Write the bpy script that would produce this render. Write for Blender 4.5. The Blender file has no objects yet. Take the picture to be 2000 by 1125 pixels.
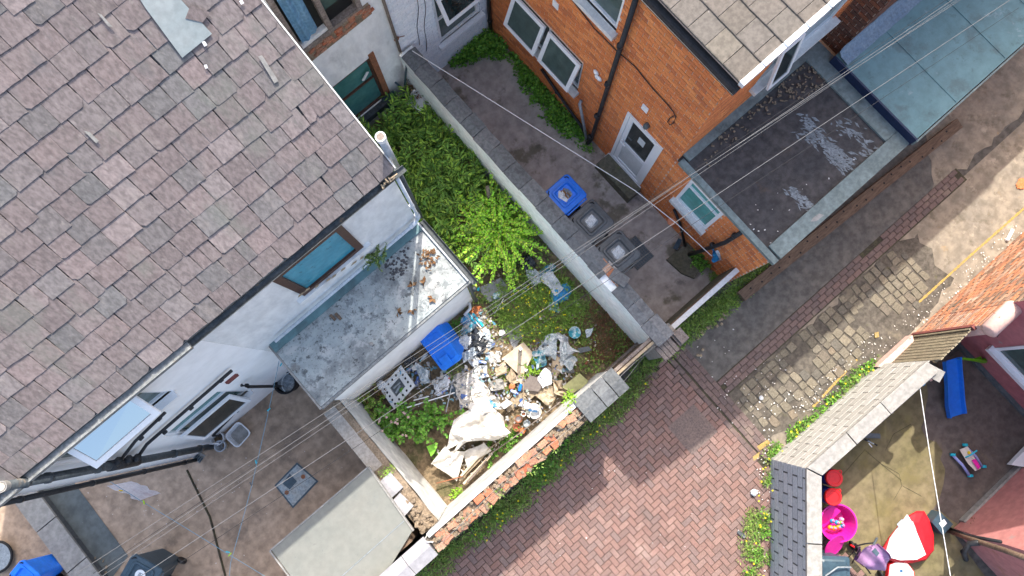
import bpy, math, random
import numpy as np
from mathutils import Vector, Matrix, noise as mnoise
R_ = math.radians
random.seed(7); np.random.seed(7)
S = bpy.context.scene
COL = S.collection

# ------------------------------------------------------------------ camera, light, exposure
CAMLOC = Vector((-2.849, 1.484, 15.0))
AZ, PITCH, FPX = R_(-40.935), R_(8.093), 1388.0
cam = bpy.data.cameras.new('camera'); camo = bpy.data.objects.new('camera', cam); COL.objects.link(camo)
camo.location = CAMLOC; camo.rotation_euler = (PITCH, 0, AZ)
cam.sensor_width = 36; cam.lens = FPX * 36 / 2000; cam.clip_end = 400
S.camera = camo
SUNDIR = Vector((0.65, 0.656, 1.0)).normalized()          # towards the sun
SUN_EL = math.asin(SUNDIR.z)
W = bpy.data.worlds.new('World'); S.world = W; W.use_nodes = True
wn = W.node_tree.nodes; wl = W.node_tree.links
bg = wn['Background']; sky = wn.new('ShaderNodeTexSky'); sky.sky_type = 'NISHITA'; sky.sun_disc = False
sky.sun_elevation = SUN_EL; sky.sun_rotation = math.atan2(SUNDIR.x, SUNDIR.y)
sky.air_density = 1.0; sky.dust_density = 4.5; sky.ozone_density = 0.2
wl.new(sky.outputs[0], bg.inputs[0]); bg.inputs[1].default_value = 0.15
sl = bpy.data.lights.new('sun', 'SUN'); sl.energy = 2.5; sl.angle = R_(0.55); sl.color = (1, .94, .86)
so = bpy.data.objects.new('sun', sl); COL.objects.link(so)
so.rotation_euler = (-SUNDIR).to_track_quat('-Z', 'Y').to_euler(); so.location = (20, 20, 30)
S.view_settings.view_transform = 'Standard'; S.view_settings.look = 'None'
S.view_settings.exposure = 1.52; S.view_settings.gamma = 1.0; S.view_settings.use_curve_mapping = False

RM = Matrix.Rotation(AZ, 3, 'Z') @ Matrix.Rotation(PITCH, 3, 'X')
RMI = RM.transposed()
def ray(px, py): return RM @ Vector(((px - 1000) / FPX, -(py - 562.5) / FPX, -1))
def at(px, py, z=0.0):
    d = ray(px, py); return CAMLOC + d * ((z - 15.0) / d.z)
def hit(px, py, p, n):
    d = ray(px, py); return CAMLOC + d * ((p - CAMLOC).dot(n) / d.dot(n))
def proj(p):
    c = RMI @ (Vector(p) - CAMLOC); return (1000 - c.x / c.z * FPX, 562.5 + c.y / c.z * FPX)

# ------------------------------------------------------------------ materials
MATS = {}
def mat(name, c, c2=None, s=5.0, rough=.85, bump=0.0, bs=60.0, rnd=None, var=.25, stains=(), metal=0.0, spec=.3, stretch=None, contrast=1.0, detail=6, bdist=.01, coat=0, trans=0):
    if name in MATS: return MATS[name]
    m = bpy.data.materials.new(name); m.use_nodes = True; MATS[name] = m
    nt = m.node_tree; N = nt.nodes; L = nt.links; b = N['Principled BSDF']
    b.inputs['Roughness'].default_value = rough; b.inputs['Metallic'].default_value = metal
    b.inputs['Specular IOR Level'].default_value = spec
    if coat: b.inputs['Coat Weight'].default_value = coat
    if trans: b.inputs['Transmission Weight'].default_value = trans
    geo = N.new('ShaderNodeNewGeometry'); pos = geo.outputs['Position']
    if stretch:
        mp = N.new('ShaderNodeMapping'); mp.inputs['Scale'].default_value = stretch; L.new(pos, mp.inputs[0]); pos = mp.outputs[0]
    def nz(scale, det=detail, rgh=.6):
        n = N.new('ShaderNodeTexNoise'); n.inputs['Scale'].default_value = scale; n.inputs['Detail'].default_value = det
        n.inputs['Roughness'].default_value = rgh; L.new(pos, n.inputs['Vector']); return n.outputs[0]
    def mixc(fac, a, bb, mode='MIX'):
        x = N.new('ShaderNodeMix'); x.data_type = 'RGBA'; x.blend_type = mode
        for sock, val in ((x.inputs[0], fac), (x.inputs[6], a), (x.inputs[7], bb)):
            if isinstance(val, (int, float)): sock.default_value = val
            elif isinstance(val, tuple): sock.default_value = (*val, 1)
            else: L.new(val, sock)
        return x.outputs[2]
    def remap(v, lo, hi, a=0., bb=1.):
        r = N.new('ShaderNodeMapRange'); r.inputs[1].default_value = lo; r.inputs[2].default_value = hi
        r.inputs[3].default_value = a; r.inputs[4].default_value = bb; r.interpolation_type = 'SMOOTHSTEP'; L.new(v, r.inputs[0]); return r.outputs[0]
    if rnd:
        oi = N.new('ShaderNodeObjectInfo'); ad = N.new('ShaderNodeMath'); ad.operation = 'MULTIPLY_ADD'
        L.new(geo.outputs['Random Per Island'], ad.inputs[0]); ad.inputs[1].default_value = 7.31; L.new(oi.outputs['Random'], ad.inputs[2])
        fr = N.new('ShaderNodeMath'); fr.operation = 'FRACT'; L.new(ad.outputs[0], fr.inputs[0])
        rp = N.new('ShaderNodeValToRGB'); e = rp.color_ramp.elements
        while len(e) < len(rnd): e.new(.5)
        for i, cc in enumerate(rnd):
            e[i].position = i / max(1, len(rnd) - 1); e[i].color = (*cc, 1)
        L.new(fr.outputs[0], rp.inputs[0]); colr = rp.outputs[0]
    else: colr = c
    n1 = nz(s)
    if c2 is not None:
        colr = mixc(remap(n1, .5 - .25 / contrast, .5 + .25 / contrast), colr, c2)
    if var:
        n2 = nz(s * 3.7)
        v = remap(n2, .3, .7, 1 - var, 1 + var)
        cv = N.new('ShaderNodeCombineColor'); [L.new(v, cv.inputs[i]) for i in range(3)]
        colr = mixc(1.0, colr, cv.outputs[0], 'MULTIPLY')
    for sc, ss, lo, hi, amt in stains:
        k = remap(nz(ss, 8, .65), lo, hi, 0, amt); colr = mixc(k, colr, sc)
    if isinstance(colr, tuple): b.inputs['Base Color'].default_value = (*colr, 1)
    else: L.new(colr, b.inputs['Base Color'])
    if bump:
        bp = N.new('ShaderNodeBump'); bp.inputs['Strength'].default_value = bump; bp.inputs['Distance'].default_value = bdist
        L.new(nz(bs, 8, .7), bp.inputs['Height']); L.new(bp.outputs[0], b.inputs['Normal'])
    return m

M = {}
def defm(k, *a, **kw): M[k] = mat(k, *a, **kw)
defm('slate', (.3, .27, .27), s=5, rough=.8, bump=.5, bs=30, var=.26, spec=.25, stretch=(1.4, .7, .7), detail=10,
     rnd=[(0.1408, 0.1185, 0.1159), (0.1768, 0.1454, 0.1412), (0.1516, 0.1257, 0.1232), (0.1623, 0.1437, 0.1412), (0.2019, 0.1617, 0.1564), (0.1255, 0.1221, 0.1214), (0.1695, 0.1409, 0.1375), (0.2207, 0.1842, 0.1789), (0.1443, 0.1409, 0.1403), (0.1803, 0.1454, 0.1403), (0.1552, 0.1302, 0.1277)],
     stains=(((.30, .265, .24), 3.0, .54, .75, .4), ((.11, .112, .115), 2.0, .54, .72, .45), ((.42, .33, .14), 9, .70, .78, .5), ((.30, .27, .25), 13, .58, .72, .5), ((.08, .082, .085), 11, .60, .74, .5), ((.15, .165, .14), 1.1, .52, .68, .4)))
defm('slate_base', (.075, .075, .08), var=.2)
defm('patch_sheet', (.22, .26, .265), (.27, .30, .30), s=3, rough=.6, var=.1, bump=.1)
defm('render_grey', (0.665, 0.683, 0.683), (0.832, 0.832, 0.813), s=1.6, bump=.5, bs=90, var=.1, stains=(((.2, .2, .2), 1.3, .56, .75, .45),), stretch=(1, 1, .5))
defm('render_white', (0.744, 0.744, 0.732), (0.84, 0.828, 0.804), s=1.2, bump=.35, bs=80, var=.06, stains=(((.45, .44, .42), 1.8, .58, .75, .35),), stretch=(1, 1, .5))
defm('render_clean', (0.861, 0.861, 0.849), (0.9, 0.9, 0.9), s=1.0, bump=.3, bs=80, var=.05, stains=(((.5, .49, .47), 1.5, .6, .8, .3),))
defm('wall_blue', (0.806, 0.9, 0.9), (0.9, 0.9, 0.9), s=2.2, bump=.4, bs=50, var=.1, stains=(((.24, .24, .21), 3.5, .6, .72, .55),))
defm('inner_render', (0.616, 0.605, 0.572), (0.418, 0.418, 0.407), s=1.5, bump=.4, bs=50, var=.15, stains=(((.16, .16, .15), 2.2, .58, .7, .6),))
defm('brick_orange', (.4, .15, .07), s=18, rough=.9, bump=.4, bs=120, var=.22, spec=.2,
     rnd=[(0.627, 0.199, 0.07), (0.72, 0.249, 0.089), (0.548, 0.169, 0.0636), (0.783, 0.296, 0.108), (0.657, 0.225, 0.0762), (0.471, 0.153, 0.07), (0.705, 0.225, 0.0788)])
defm('mortar', (.55, .40, .31), (.62, .47, .38), s=8, var=.2)
defm('brick_white', (.66, .69, .72), s=10, rough=.8, bump=.3, bs=60, var=.08, rnd=[(0.713, 0.759, 0.805), (0.782, 0.816, 0.851), (0.828, 0.851, 0.874), (0.747, 0.793, 0.839)], stains=(((.34, .33, .31), 5, .66, .72, .6),))
defm('mortar_white', (0.575, 0.609, 0.644), var=.15)
defm('brick_old', (.13, .075, .055), s=16, bump=.5, bs=90, var=.35, rnd=[(.10, .055, .042), (.16, .075, .05), (.13, .07, .055), (.22, .085, .045), (.09, .06, .05)])
defm('brick_alley', (.4, .2, .1), s=14, bump=.5, bs=90, var=.25, rnd=[(.46, .18, .09), (.52, .23, .12), (.36, .155, .09), (.22, .15, .11), (.47, .29, .2), (.42, .19, .10), (.14, .11, .085)], stains=(((.55, .48, .40), 3, .56, .7, .55),))
defm('mortar_dirty', (.12, .10, .075), (.2, .165, .125), s=5, var=.3)
defm('mortar_pale', (.34, .31, .27), var=.2)
defm('block_white', (.7, .68, .63), s=8, bump=.35, bs=70, var=.08, rnd=[(0.379, 0.365, 0.333), (0.425, 0.413, 0.384), (0.402, 0.391, 0.362), (0.356, 0.344, 0.316)], stains=(((.40, .38, .33), 4, .64, .74, .45),))
defm('block_grey', (.3, .32, .34), s=8, bump=.35, bs=70, var=.15, rnd=[(0.365, 0.392, 0.419), (0.446, 0.472, 0.499), (0.405, 0.439, 0.472), (0.324, 0.351, 0.385), (0.499, 0.52, 0.54)])
defm('mortar_grey', (.085, .09, .095), var=.2)
defm('coping_dark', (.12, .13, .135), s=5, bump=.5, bs=60, var=.25, rnd=[(.10, .108, .112), (.145, .15, .153), (.12, .13, .135), (.165, .168, .17)], stains=(((.06, .063, .066), 3.2, .55, .66, .6), ((.23, .23, .225), 9, .64, .72, .3)))
defm('coping_pale', (.30, .29, .265), (.25, .243, .228), s=3, bump=.5, bs=90, var=.18, stains=(((.2, .2, .18), 12, .6, .7, .5),))
defm('coping_slate', (.25, .25, .265), (.33, .32, .33), s=3, bump=.3, bs=60, var=.12)
defm('rubble_brick', (.4, .2, .12), s=12, bump=.7, bs=50, var=.35, rnd=[(0.389, 0.106, 0.0504), (0.315, 0.185, 0.12), (0.417, 0.135, 0.0693), (0.278, 0.157, 0.107), (0.444, 0.17, 0.0882), (0.352, 0.22, 0.151), (0.333, 0.0997, 0.0504)])
defm('rubble_mortar', (0.281, 0.218, 0.154), (0.204, 0.156, 0.105), s=9, bump=.9, bs=30, var=.3, bdist=.03)
defm('asphalt', (0.085, 0.0789, 0.0704), (0.12, 0.109, 0.0924), s=2.0, bump=.7, bs=120, var=.3, stains=(((.2, .17, .12), 1.6, .57, .72, .6),))
defm('tarmac', (0.108, 0.103, 0.0948), (0.145, 0.133, 0.116), s=1.6, bump=.8, bs=140, var=.3, stains=(((.16, .135, .10), 1.8, .58, .7, .5), ((.3, .27, .22), 45, .68, .74, .5)))
defm('cobble_dirt', (.075, .066, .054), (.12, .105, .085), s=3, bump=.9, bs=70, var=.35, stains=(((.19, .165, .12), 2.2, .54, .68, .7), ((.10, .10, .04), 4, .6, .7, .5)))
defm('alley_conc', (0.193, 0.17, 0.138), (0.276, 0.235, 0.179), s=1.2, bump=.7, bs=110, var=.25, stains=(((.10, .085, .06), 2.2, .54, .66, .65), ((.42, .36, .28), 2.6, .58, .7, .7), ((.36, .22, .07), 3.2, .62, .72, .45)))
defm('paver', (.3, .2, .18), s=9, bump=.4, bs=120, var=.16, rough=.9, spec=.2,
     rnd=[(0.202, 0.125, 0.106), (0.232, 0.146, 0.124), (0.179, 0.122, 0.108), (0.219, 0.132, 0.111), (0.255, 0.167, 0.143), (0.182, 0.132, 0.121), (0.235, 0.143, 0.122)], stains=(((.40, .30, .255), .9, .56, .72, .45), ((.12, .095, .085), 1.1, .55, .72, .5), ((.16, .15, .14), 5, .66, .74, .5)))
defm('paver_joint', (.045, .038, .03), (.07, .065, .035), s=6, var=.3)
defm('edging', (.2, .15, .13), s=9, bump=.4, bs=120, var=.16, rnd=[(0.133, 0.0945, 0.0864), (0.158, 0.112, 0.101), (0.119, 0.091, 0.0864), (0.175, 0.119, 0.104)], stains=(((.32, .26, .20), 1.6, .55, .7, .4),))
defm('cobble', (.3, .28, .22), s=8, bump=.6, bs=50, var=.25, rnd=[(0.132, 0.116, 0.0882), (0.178, 0.157, 0.116), (0.155, 0.137, 0.102), (0.214, 0.185, 0.134), (0.113, 0.105, 0.0882), (0.197, 0.159, 0.113)])
defm('yellow_paint', (.42, .27, .06), (.30, .23, .11), s=14, var=.25, bump=.3)
defm('yard_brown', (0.314, 0.231, 0.164), (0.403, 0.301, 0.221), s=1.5, bump=.6, bs=150, var=.25, stains=(((.085, .07, .06), 1.2, .54, .7, .55), ((.27, .235, .205), 55, .66, .72, .5)))
defm('yard_dark', (0.341, 0.304, 0.271), (0.441, 0.388, 0.347), s=1.3, bump=.5, bs=90, var=.2, rough=.7, stains=(((.10, .092, .05), 1.1, .52, .62, .75), ((.075, .07, .065), 1.7, .56, .68, .6), ((.24, .22, .2), 1.4, .62, .72, .35)))
defm('yard_moss', (0.194, 0.158, 0.0911), (0.142, 0.122, 0.0589), s=1.3, bump=.6, bs=70, var=.25, stains=(((.10, .08, .06), 1.0, .54, .66, .6), ((.19, .16, .055), 2.0, .50, .68, .55)))
defm('yard_damp_shade', (0.0978, 0.0805, 0.0713), (0.138, 0.109, 0.092), s=1.6, bump=.5, bs=70, var=.25, rough=.65, stains=(((.20, .15, .06), 1.5, .58, .7, .55), ((.17, .15, .14), 2.5, .6, .7, .4)))  # damp concrete, also darkened in its colour for shade
defm('soil', (0.166, 0.126, 0.0788), (0.298, 0.219, 0.131), s=3.5, bump=1.0, bs=40, var=.4, bdist=.03, stains=(((.05, .07, .02), 2.0, .5, .62, .6), ((.26, .21, .15), 7, .6, .7, .6)))
defm('slab_dark', (0.0938, 0.112, 0.116), (0.125, 0.144, 0.146), s=1.5, bump=.3, bs=60, var=.2, stains=(((.15, .165, .165), 3, .58, .7, .4),))
defm('conc_pale', (.30, .29, .27), (.24, .235, .22), s=3, bump=.5, bs=90, var=.2, stains=(((.13, .13, .12), 6, .6, .7, .5),))
defm('felt_dark', (0.0494, 0.0468, 0.0481), (0.078, 0.0689, 0.065), s=2.0, bump=.5, bs=60, var=.3, stains=(((.11, .07, .045), 2.6, .6, .72, .5), ((.24, .22, .20), 60, .70, .73, .6)))
defm('felt_edge', (0.2, 0.244, 0.237), (0.138, 0.169, 0.163), s=3, bump=.3, bs=50, var=.2, stains=(((.32, .25, .05), 4, .68, .74, .6), ((.06, .065, .06), 3, .6, .7, .5)))
defm('felt_blue', (0.11, 0.202, 0.214), (0.134, 0.234, 0.248), s=1.4, bump=.2, bs=40, var=.12, rough=.6, stains=(((.085, .12, .125), 1.7, .52, .66, .65), ((.055, .08, .085), 6, .57, .68, .4), ((.30, .36, .37), 4, .62, .70, .55)))
defm('silver_paint', (.22, .25, .27), (.13, .145, .155), s=9, var=.3, rough=.6)
defm('navy', (.012, .022, .06), var=.2, rough=.5)
defm('lead', (.15, .21, .28), (.22, .28, .34), s=6, bump=.9, bs=14, var=.2, rough=.5, bdist=.04)
defm('ext_roof', (0.292, 0.332, 0.335), (0.408, 0.433, 0.416), s=1.5, bump=.5, bs=40, var=.12, rough=.75, stains=(((.15, .165, .17), 1.5, .48, .62, .8), ((.50, .50, .48), 3.1, .54, .66, .6), ((.035, .037, .04), 9, .58, .65, .75), ((.15, .13, .11), 1.3, .62, .70, .65), ((.06, .063, .066), 26, .56, .66, .65), ((.10, .115, .125), 5.5, .53, .63, .65), ((.46, .46, .44), 12, .62, .7, .6)))
defm('shed_felt', (0.186, 0.194, 0.174), (0.207, 0.209, 0.185), s=2, bump=.3, bs=150, var=.07, stains=(((.15, .17, .165), 1.8, .56, .72, .45), ((.13, .15, .145), 16, .62, .70, .6), ((.09, .10, .09), 3.4, .66, .74, .5)))
defm('tile_conc', (.3, .27, .23), s=5, bump=.5, bs=110, var=.2, rnd=[(0.108, 0.0954, 0.0812), (0.129, 0.113, 0.098), (0.118, 0.107, 0.0955), (0.137, 0.122, 0.101)], stains=(((.42, .29, .07), 5, .68, .75, .7), ((.62, .60, .56), 22, .71, .74, .8), ((.07, .06, .05), 4.5, .66, .73, .6)))
defm('upvc', (.78, .79, .80), var=.03, rough=.35, spec=.5)
defm('upvc_dirty', (.60, .60, .58), (.68, .68, .66), s=4, var=.1, rough=.5, stains=(((.25, .23, .2), 6, .62, .72, .5),))
defm('paint_white', (.66, .66, .64), s=5, var=.08, bump=.2, stains=(((.28, .26, .23), 6, .62, .70, .6),))
defm('glass', (.012, .022, .022), s=3, rough=.06, spec=.6, var=.3)
defm('glass_teal', (.05, .17, .165), (.08, .22, .21), s=2.0, rough=.1, spec=.4, var=.1)
defm('glass_green', (.045, .075, .068), (.08, .12, .11), s=1.6, rough=.08, spec=.6, var=.15)
defm('glass_aqua', (.07, .27, .24), (.11, .34, .31), s=2.0, rough=.25, spec=.15, var=.12)
defm('glass_blue', (.04, .27, .38), (.07, .34, .45), s=3, rough=.15, spec=.5, var=.1, stains=(((.02, .05, .06), 7, .6, .7, .7),))
defm('glass_mirror', (.42, .46, .49), rough=.06, spec=1.0, var=0, metal=1.0)
defm('wood_brown', (.055, .028, .02), (.09, .045, .032), s=8, var=.25, rough=.55, stretch=(3, 3, 3))
defm('wood_old', (.16, .13, .11), (.24, .2, .175), s=9, var=.3, bump=.5, bs=60)
defm('wood_board', (.30, .24, .16), (.40, .32, .22), s=5, var=.2, bump=.4, bs=70, stains=(((.16, .12, .08), 5, .58, .7, .5),))
defm('ply', (.52, .42, .29), (.62, .52, .38), s=4, var=.12, bump=.15, stains=(((.30, .23, .14), 3, .6, .72, .5),))
defm('cardboard', (.42, .33, .22), (.52, .43, .31), s=4, var=.15, bump=.2)
defm('timber_dark', (0.12, 0.0832, 0.0592), (0.176, 0.12, 0.08), s=3, var=.25, bump=.5, bs=50, stretch=(.6, 3, 3), stains=(((.02, .018, .015), 6, .63, .7, .6),))
defm('slat', (.2, .17, .12), (.27, .235, .16), s=7, var=.25, bump=.5, bs=60)
defm('red_wood', (.22, .07, .06), (.15, .05, .045), s=9, var=.3)
defm('pink_stone', (.62, .42, .36), (.56, .36, .31), s=5, var=.1, bump=.3, stains=(((.16, .06, .05), 7, .63, .68, .85),))
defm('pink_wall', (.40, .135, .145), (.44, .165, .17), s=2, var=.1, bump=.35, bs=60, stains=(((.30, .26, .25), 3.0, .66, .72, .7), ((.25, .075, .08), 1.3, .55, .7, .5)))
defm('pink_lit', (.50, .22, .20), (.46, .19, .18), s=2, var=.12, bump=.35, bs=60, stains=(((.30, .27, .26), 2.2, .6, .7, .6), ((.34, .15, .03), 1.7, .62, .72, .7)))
defm('black_pipe', (.016, .017, .019), (.03, .03, .033), s=9, rough=.45, var=.3, stains=(((.35, .35, .34), 20, .7, .75, .5),))
defm('gutter_grey', (0.161, 0.174, 0.174), (0.223, 0.236, 0.236), s=6, var=.3, rough=.5, stains=(((.3, .2, .1), 5, .62, .72, .6),))
defm('gutter_dark', (.035, .045, .052), (.07, .08, .085), s=6, var=.3, rough=.5, stains=(((.28, .18, .09), 3, .60, .72, .7),))
defm('grey_pipe', (.30, .33, .36), (.42, .44, .46), s=6, var=.15, rough=.4)
defm('white_pipe', (.62, .66, .70), (.5, .54, .58), s=6, var=.12, rough=.4, stains=(((.24, .24, .25), 8, .63, .7, .5),))
defm('bin_blue', (0.0088, 0.165, 0.748), (0.0132, 0.209, 0.836), s=4, var=.1, rough=.4, spec=.5)
defm('bin_grey', (0.0743, 0.0878, 0.0945), (0.108, 0.121, 0.127), s=5, var=.15, rough=.42, spec=.5)
defm('bin_slate', (.028, .058, .082), (.045, .08, .105), s=5, var=.15, rough=.4, spec=.5)
defm('bin_black', (.012, .013, .015), var=.2, rough=.4)
defm('water', (.12, .16, .19), (.30, .34, .37), s=14, rough=.03, spec=1.0, var=.2)
defm('stone_moss', (.10, .095, .06), (.14, .13, .10), s=5, bump=.6, bs=50, var=.25, stains=(((.10, .13, .03), 4, .58, .7, .6),))
defm('terracotta', (.52, .19, .10), var=.12, rough=.7)
defm('rust', (.30, .12, .06), (.2, .09, .05), s=12, var=.3, bump=.4)
defm('metal_grey', (.30, .34, .36), (.22, .25, .27), s=7, var=.2, rough=.45, metal=.3, stains=(((.12, .07, .04), 6, .64, .7, .6),))
defm('cover_steel', (.27, .33, .37), (.36, .37, .35), s=6, var=.25, rough=.6, bump=.6, bs=70)
defm('cover_iron', (0.135, 0.104, 0.0936), (0.176, 0.131, 0.114), s=7, var=.25, rough=.7, bump=.4)
defm('plastic_white', (.72, .73, .74), var=.05, rough=.5, stains=(((.4, .36, .3), 7, .62, .7, .4),))
defm('white_enamel', (.62, .64, .64), (.54, .56, .55), s=4, var=.06, rough=.4, spec=.5)
defm('black', (.012, .012, .013), var=.2, rough=.6)
defm('bag_clear', (.38, .45, .48), (.62, .66, .67), s=14, var=.25, rough=.2, spec=.8)
defm('bag_white', (.66, .68, .69), (.5, .52, .53), s=12, var=.15, rough=.4)
defm('bag_black', (.012, .014, .018), (.05, .055, .06), s=14, var=.3, rough=.25, spec=.7)
defm('bag_blue', (.04, .25, .45), (.55, .65, .70), s=6, contrast=3, var=.15, rough=.35)
defm('bag_teal', (.05, .30, .38), (.50, .62, .64), s=9, contrast=3, var=.15, rough=.35)
defm('blue_tarp', (.03, .23, .50), (.05, .32, .55), s=6, var=.15, rough=.4)
defm('canvas', (.56, .53, .47), (.68, .65, .60), s=3, var=.08, rough=.9, bump=.25, bs=60, stains=(((.36, .31, .23), 2.4, .58, .7, .45), ((.33, .25, .16), 7, .64, .7, .5)))
defm('plaster', (.66, .64, .60), (.54, .50, .44), s=5, var=.15, bump=.6, bs=40, stains=(((.30, .27, .22), 7, .6, .7, .5),))
defm('laminate', (.16, .135, .12), (.2, .17, .15), s=6, var=.15, rough=.5)
defm('lino', (.42, .41, .18), (.34, .35, .17), s=4, var=.15, rough=.6)
defm('paving_slab', (.27, .28, .28), (.34, .345, .34), s=4, var=.15, bump=.3, stains=(((.12, .12, .08), 4, .6, .7, .5),))
defm('can_blue', (.03, .10, .45), (.55, .60, .68), s=14, contrast=3, var=.1, rough=.3, metal=.3)
defm('orange_plastic', (.60, .18, .05), (.50, .2, .1), s=12, var=.2)
defm('litter', (.6, .6, .6), s=20, var=.1, rnd=[(.5, .49, .46), (.36, .32, .26), (.16, .13, .10), (.42, .34, .22), (.12, .30, .36), (.60, .58, .54), (.28, .20, .12), (.05, .12, .3), (.40, .37, .32), (.08, .08, .08), (.30, .32, .33), (.22, .17, .11)])
defm('petal', (.7, .68, .64), s=20, var=.1, rnd=[(.75, .73, .70), (.66, .62, .55), (.72, .71, .70)])
defm('twig', (.22, .16, .09), s=10, var=.2, rnd=[(.20, .14, .08), (.30, .23, .13), (.15, .11, .065), (.36, .29, .18)])
defm('stem_green', (.09, .13, .04), var=.2)
defm('bark', (.17, .14, .105), (.25, .21, .16), s=12, var=.3, bump=.7, bs=40)
defm('leaf_budd', (.04, .08, .02), s=3, var=.2, rough=.6, rnd=[(0.0806, 0.188, 0.0339), (0.146, 0.305, 0.0466), (0.11, 0.239, 0.0424), (0.239, 0.423, 0.0636), (0.365, 0.543, 0.0636), (0.103, 0.204, 0.0424)])
defm('leaf_bright', (.1, .2, .03), s=3, var=.2, rough=.5, rnd=[(0.211, 0.537, 0.0334), (0.322, 0.718, 0.0501), (0.42, 0.718, 0.0585), (0.248, 0.625, 0.0417), (0.544, 0.718, 0.0668), (0.174, 0.446, 0.0334)])
defm('leaf_ivy', (.05, .12, .02), s=3, var=.2, rough=.5, rnd=[(0.0815, 0.227, 0.0284), (0.139, 0.343, 0.0405), (0.199, 0.43, 0.0506), (0.116, 0.279, 0.0324), (0.0698, 0.189, 0.0304)])
defm('leaf_weed', (.07, .1, .03), s=3, var=.25, rough=.6, rnd=[(0.111, 0.21, 0.045), (0.185, 0.309, 0.063), (0.272, 0.423, 0.0788), (0.149, 0.254, 0.0562), (0.372, 0.423, 0.112), (0.123, 0.24, 0.045)])
defm('leaf_yellow', (.12, .16, .03), s=3, var=.2, rough=.6, rnd=[(0.156, 0.291, 0.0431), (0.22, 0.384, 0.0587), (0.292, 0.443, 0.0686), (0.137, 0.267, 0.0391), (0.366, 0.465, 0.0979)])
defm('leaf_red', (.12, .05, .03), s=3, var=.2, rough=.6, rnd=[(0.218, 0.0819, 0.051), (0.146, 0.1, 0.0455), (0.291, 0.109, 0.0637), (0.137, 0.137, 0.0455), (0.109, 0.146, 0.0364), (0.346, 0.155, 0.091)])
defm('leaf_dry', (.3, .2, .1), s=6, var=.25, rnd=[(0.186, 0.093, 0.0372), (0.136, 0.0682, 0.031), (0.236, 0.13, 0.062), (0.167, 0.105, 0.0558)])
defm('leaf_lime', (.16, .3, .03), s=3, var=.2, rnd=[(0.202, 0.38, 0.0316), (0.278, 0.481, 0.0379), (0.164, 0.316, 0.0316)])
defm('dry_grass', (.3, .25, .15), s=6, var=.2, rnd=[(.26, .20, .12), (.36, .29, .18), (.20, .155, .09), (.31, .26, .15)])
defm('flower_yellow', (.75, .62, .02), var=.1)
defm('flower_pink', (.60, .42, .38), var=.15)
defm('cable_pale', (.125, .128, .132), var=.1, rough=.8, spec=.1)
defm('cable_dark', (.03, .031, .033), var=.1, rough=.8, spec=.1)
defm('rope_white', (.72, .72, .70), var=.05)
defm('rope_blue', (.16, .30, .38), var=.1)
defm('peg_teal', (.03, .45, .55), var=.1); defm('peg_lime', (.42, .65, .03), var=.1); defm('peg_yellow', (.7, .5, .02), var=.1)
defm('towel', (.70, .64, .67), (.78, .74, .77), s=7, var=.1, bump=.5, bs=120, stains=(((.45, .30, .34), 3, .55, .7, .4), ((.36, .46, .52), 4, .6, .7, .4)))
defm('red_plastic', (.62, .012, .015), var=.08, rough=.35, spec=.5)
defm('drum_blue', (.012, .04, .26), var=.15, rough=.4)
defm('magenta', (.68, .015, .30), var=.05, rough=.35, spec=.5)
defm('toy_orange', (.75, .28, .02), var=.1, rough=.4); defm('toy_blue', (.03, .28, .5), var=.1, rough=.4); defm('toy_green', (.2, .5, .05), var=.1, rough=.4); defm('toy_pink', (.7, .2, .4), var=.1, rough=.4)
defm('slide_blue', (.01, .14, .62), (.014, .18, .68), s=3, var=.06, rough=.35, spec=.5)
defm('slide_green', (.13, .33, .008), var=.1, rough=.4)
defm('tent_red', (.66, .012, .022), (.58, .01, .02), s=4, var=.1, rough=.6, bump=.2, bs=12, bdist=.03)
defm('tent_white', (.74, .73, .72), var=.04, rough=.7, bump=.15, bs=12, bdist=.03)
defm('print_pink', (.70, .48, .47), var=.05); defm('print_pale', (.72, .69, .60), var=.05); defm('print_blue', (.38, .46, .58), var=.05)
defm('toy_lilac', (.30, .32, .62), var=.1, rough=.4); defm('toy_cream', (.58, .52, .46), var=.1, rough=.4); defm('toy_aqua', (.02, .42, .55), var=.1, rough=.4)
defm('purple_cloth', (.33, .17, .34), (.42, .25, .42), s=3, var=.12, rough=.7, bump=.3, bs=14, bdist=.03)
defm('purple_dark', (.09, .03, .10), var=.15, rough=.7)
defm('cloth_blue', (.10, .23, .36), (.16, .30, .42), s=4, var=.2)
defm('sticker', (.75, .76, .77), var=.03); defm('ink_blue', (.04, .12, .25), var=.05)
defm('logo_white', (.72, .75, .77), var=.03)

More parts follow.
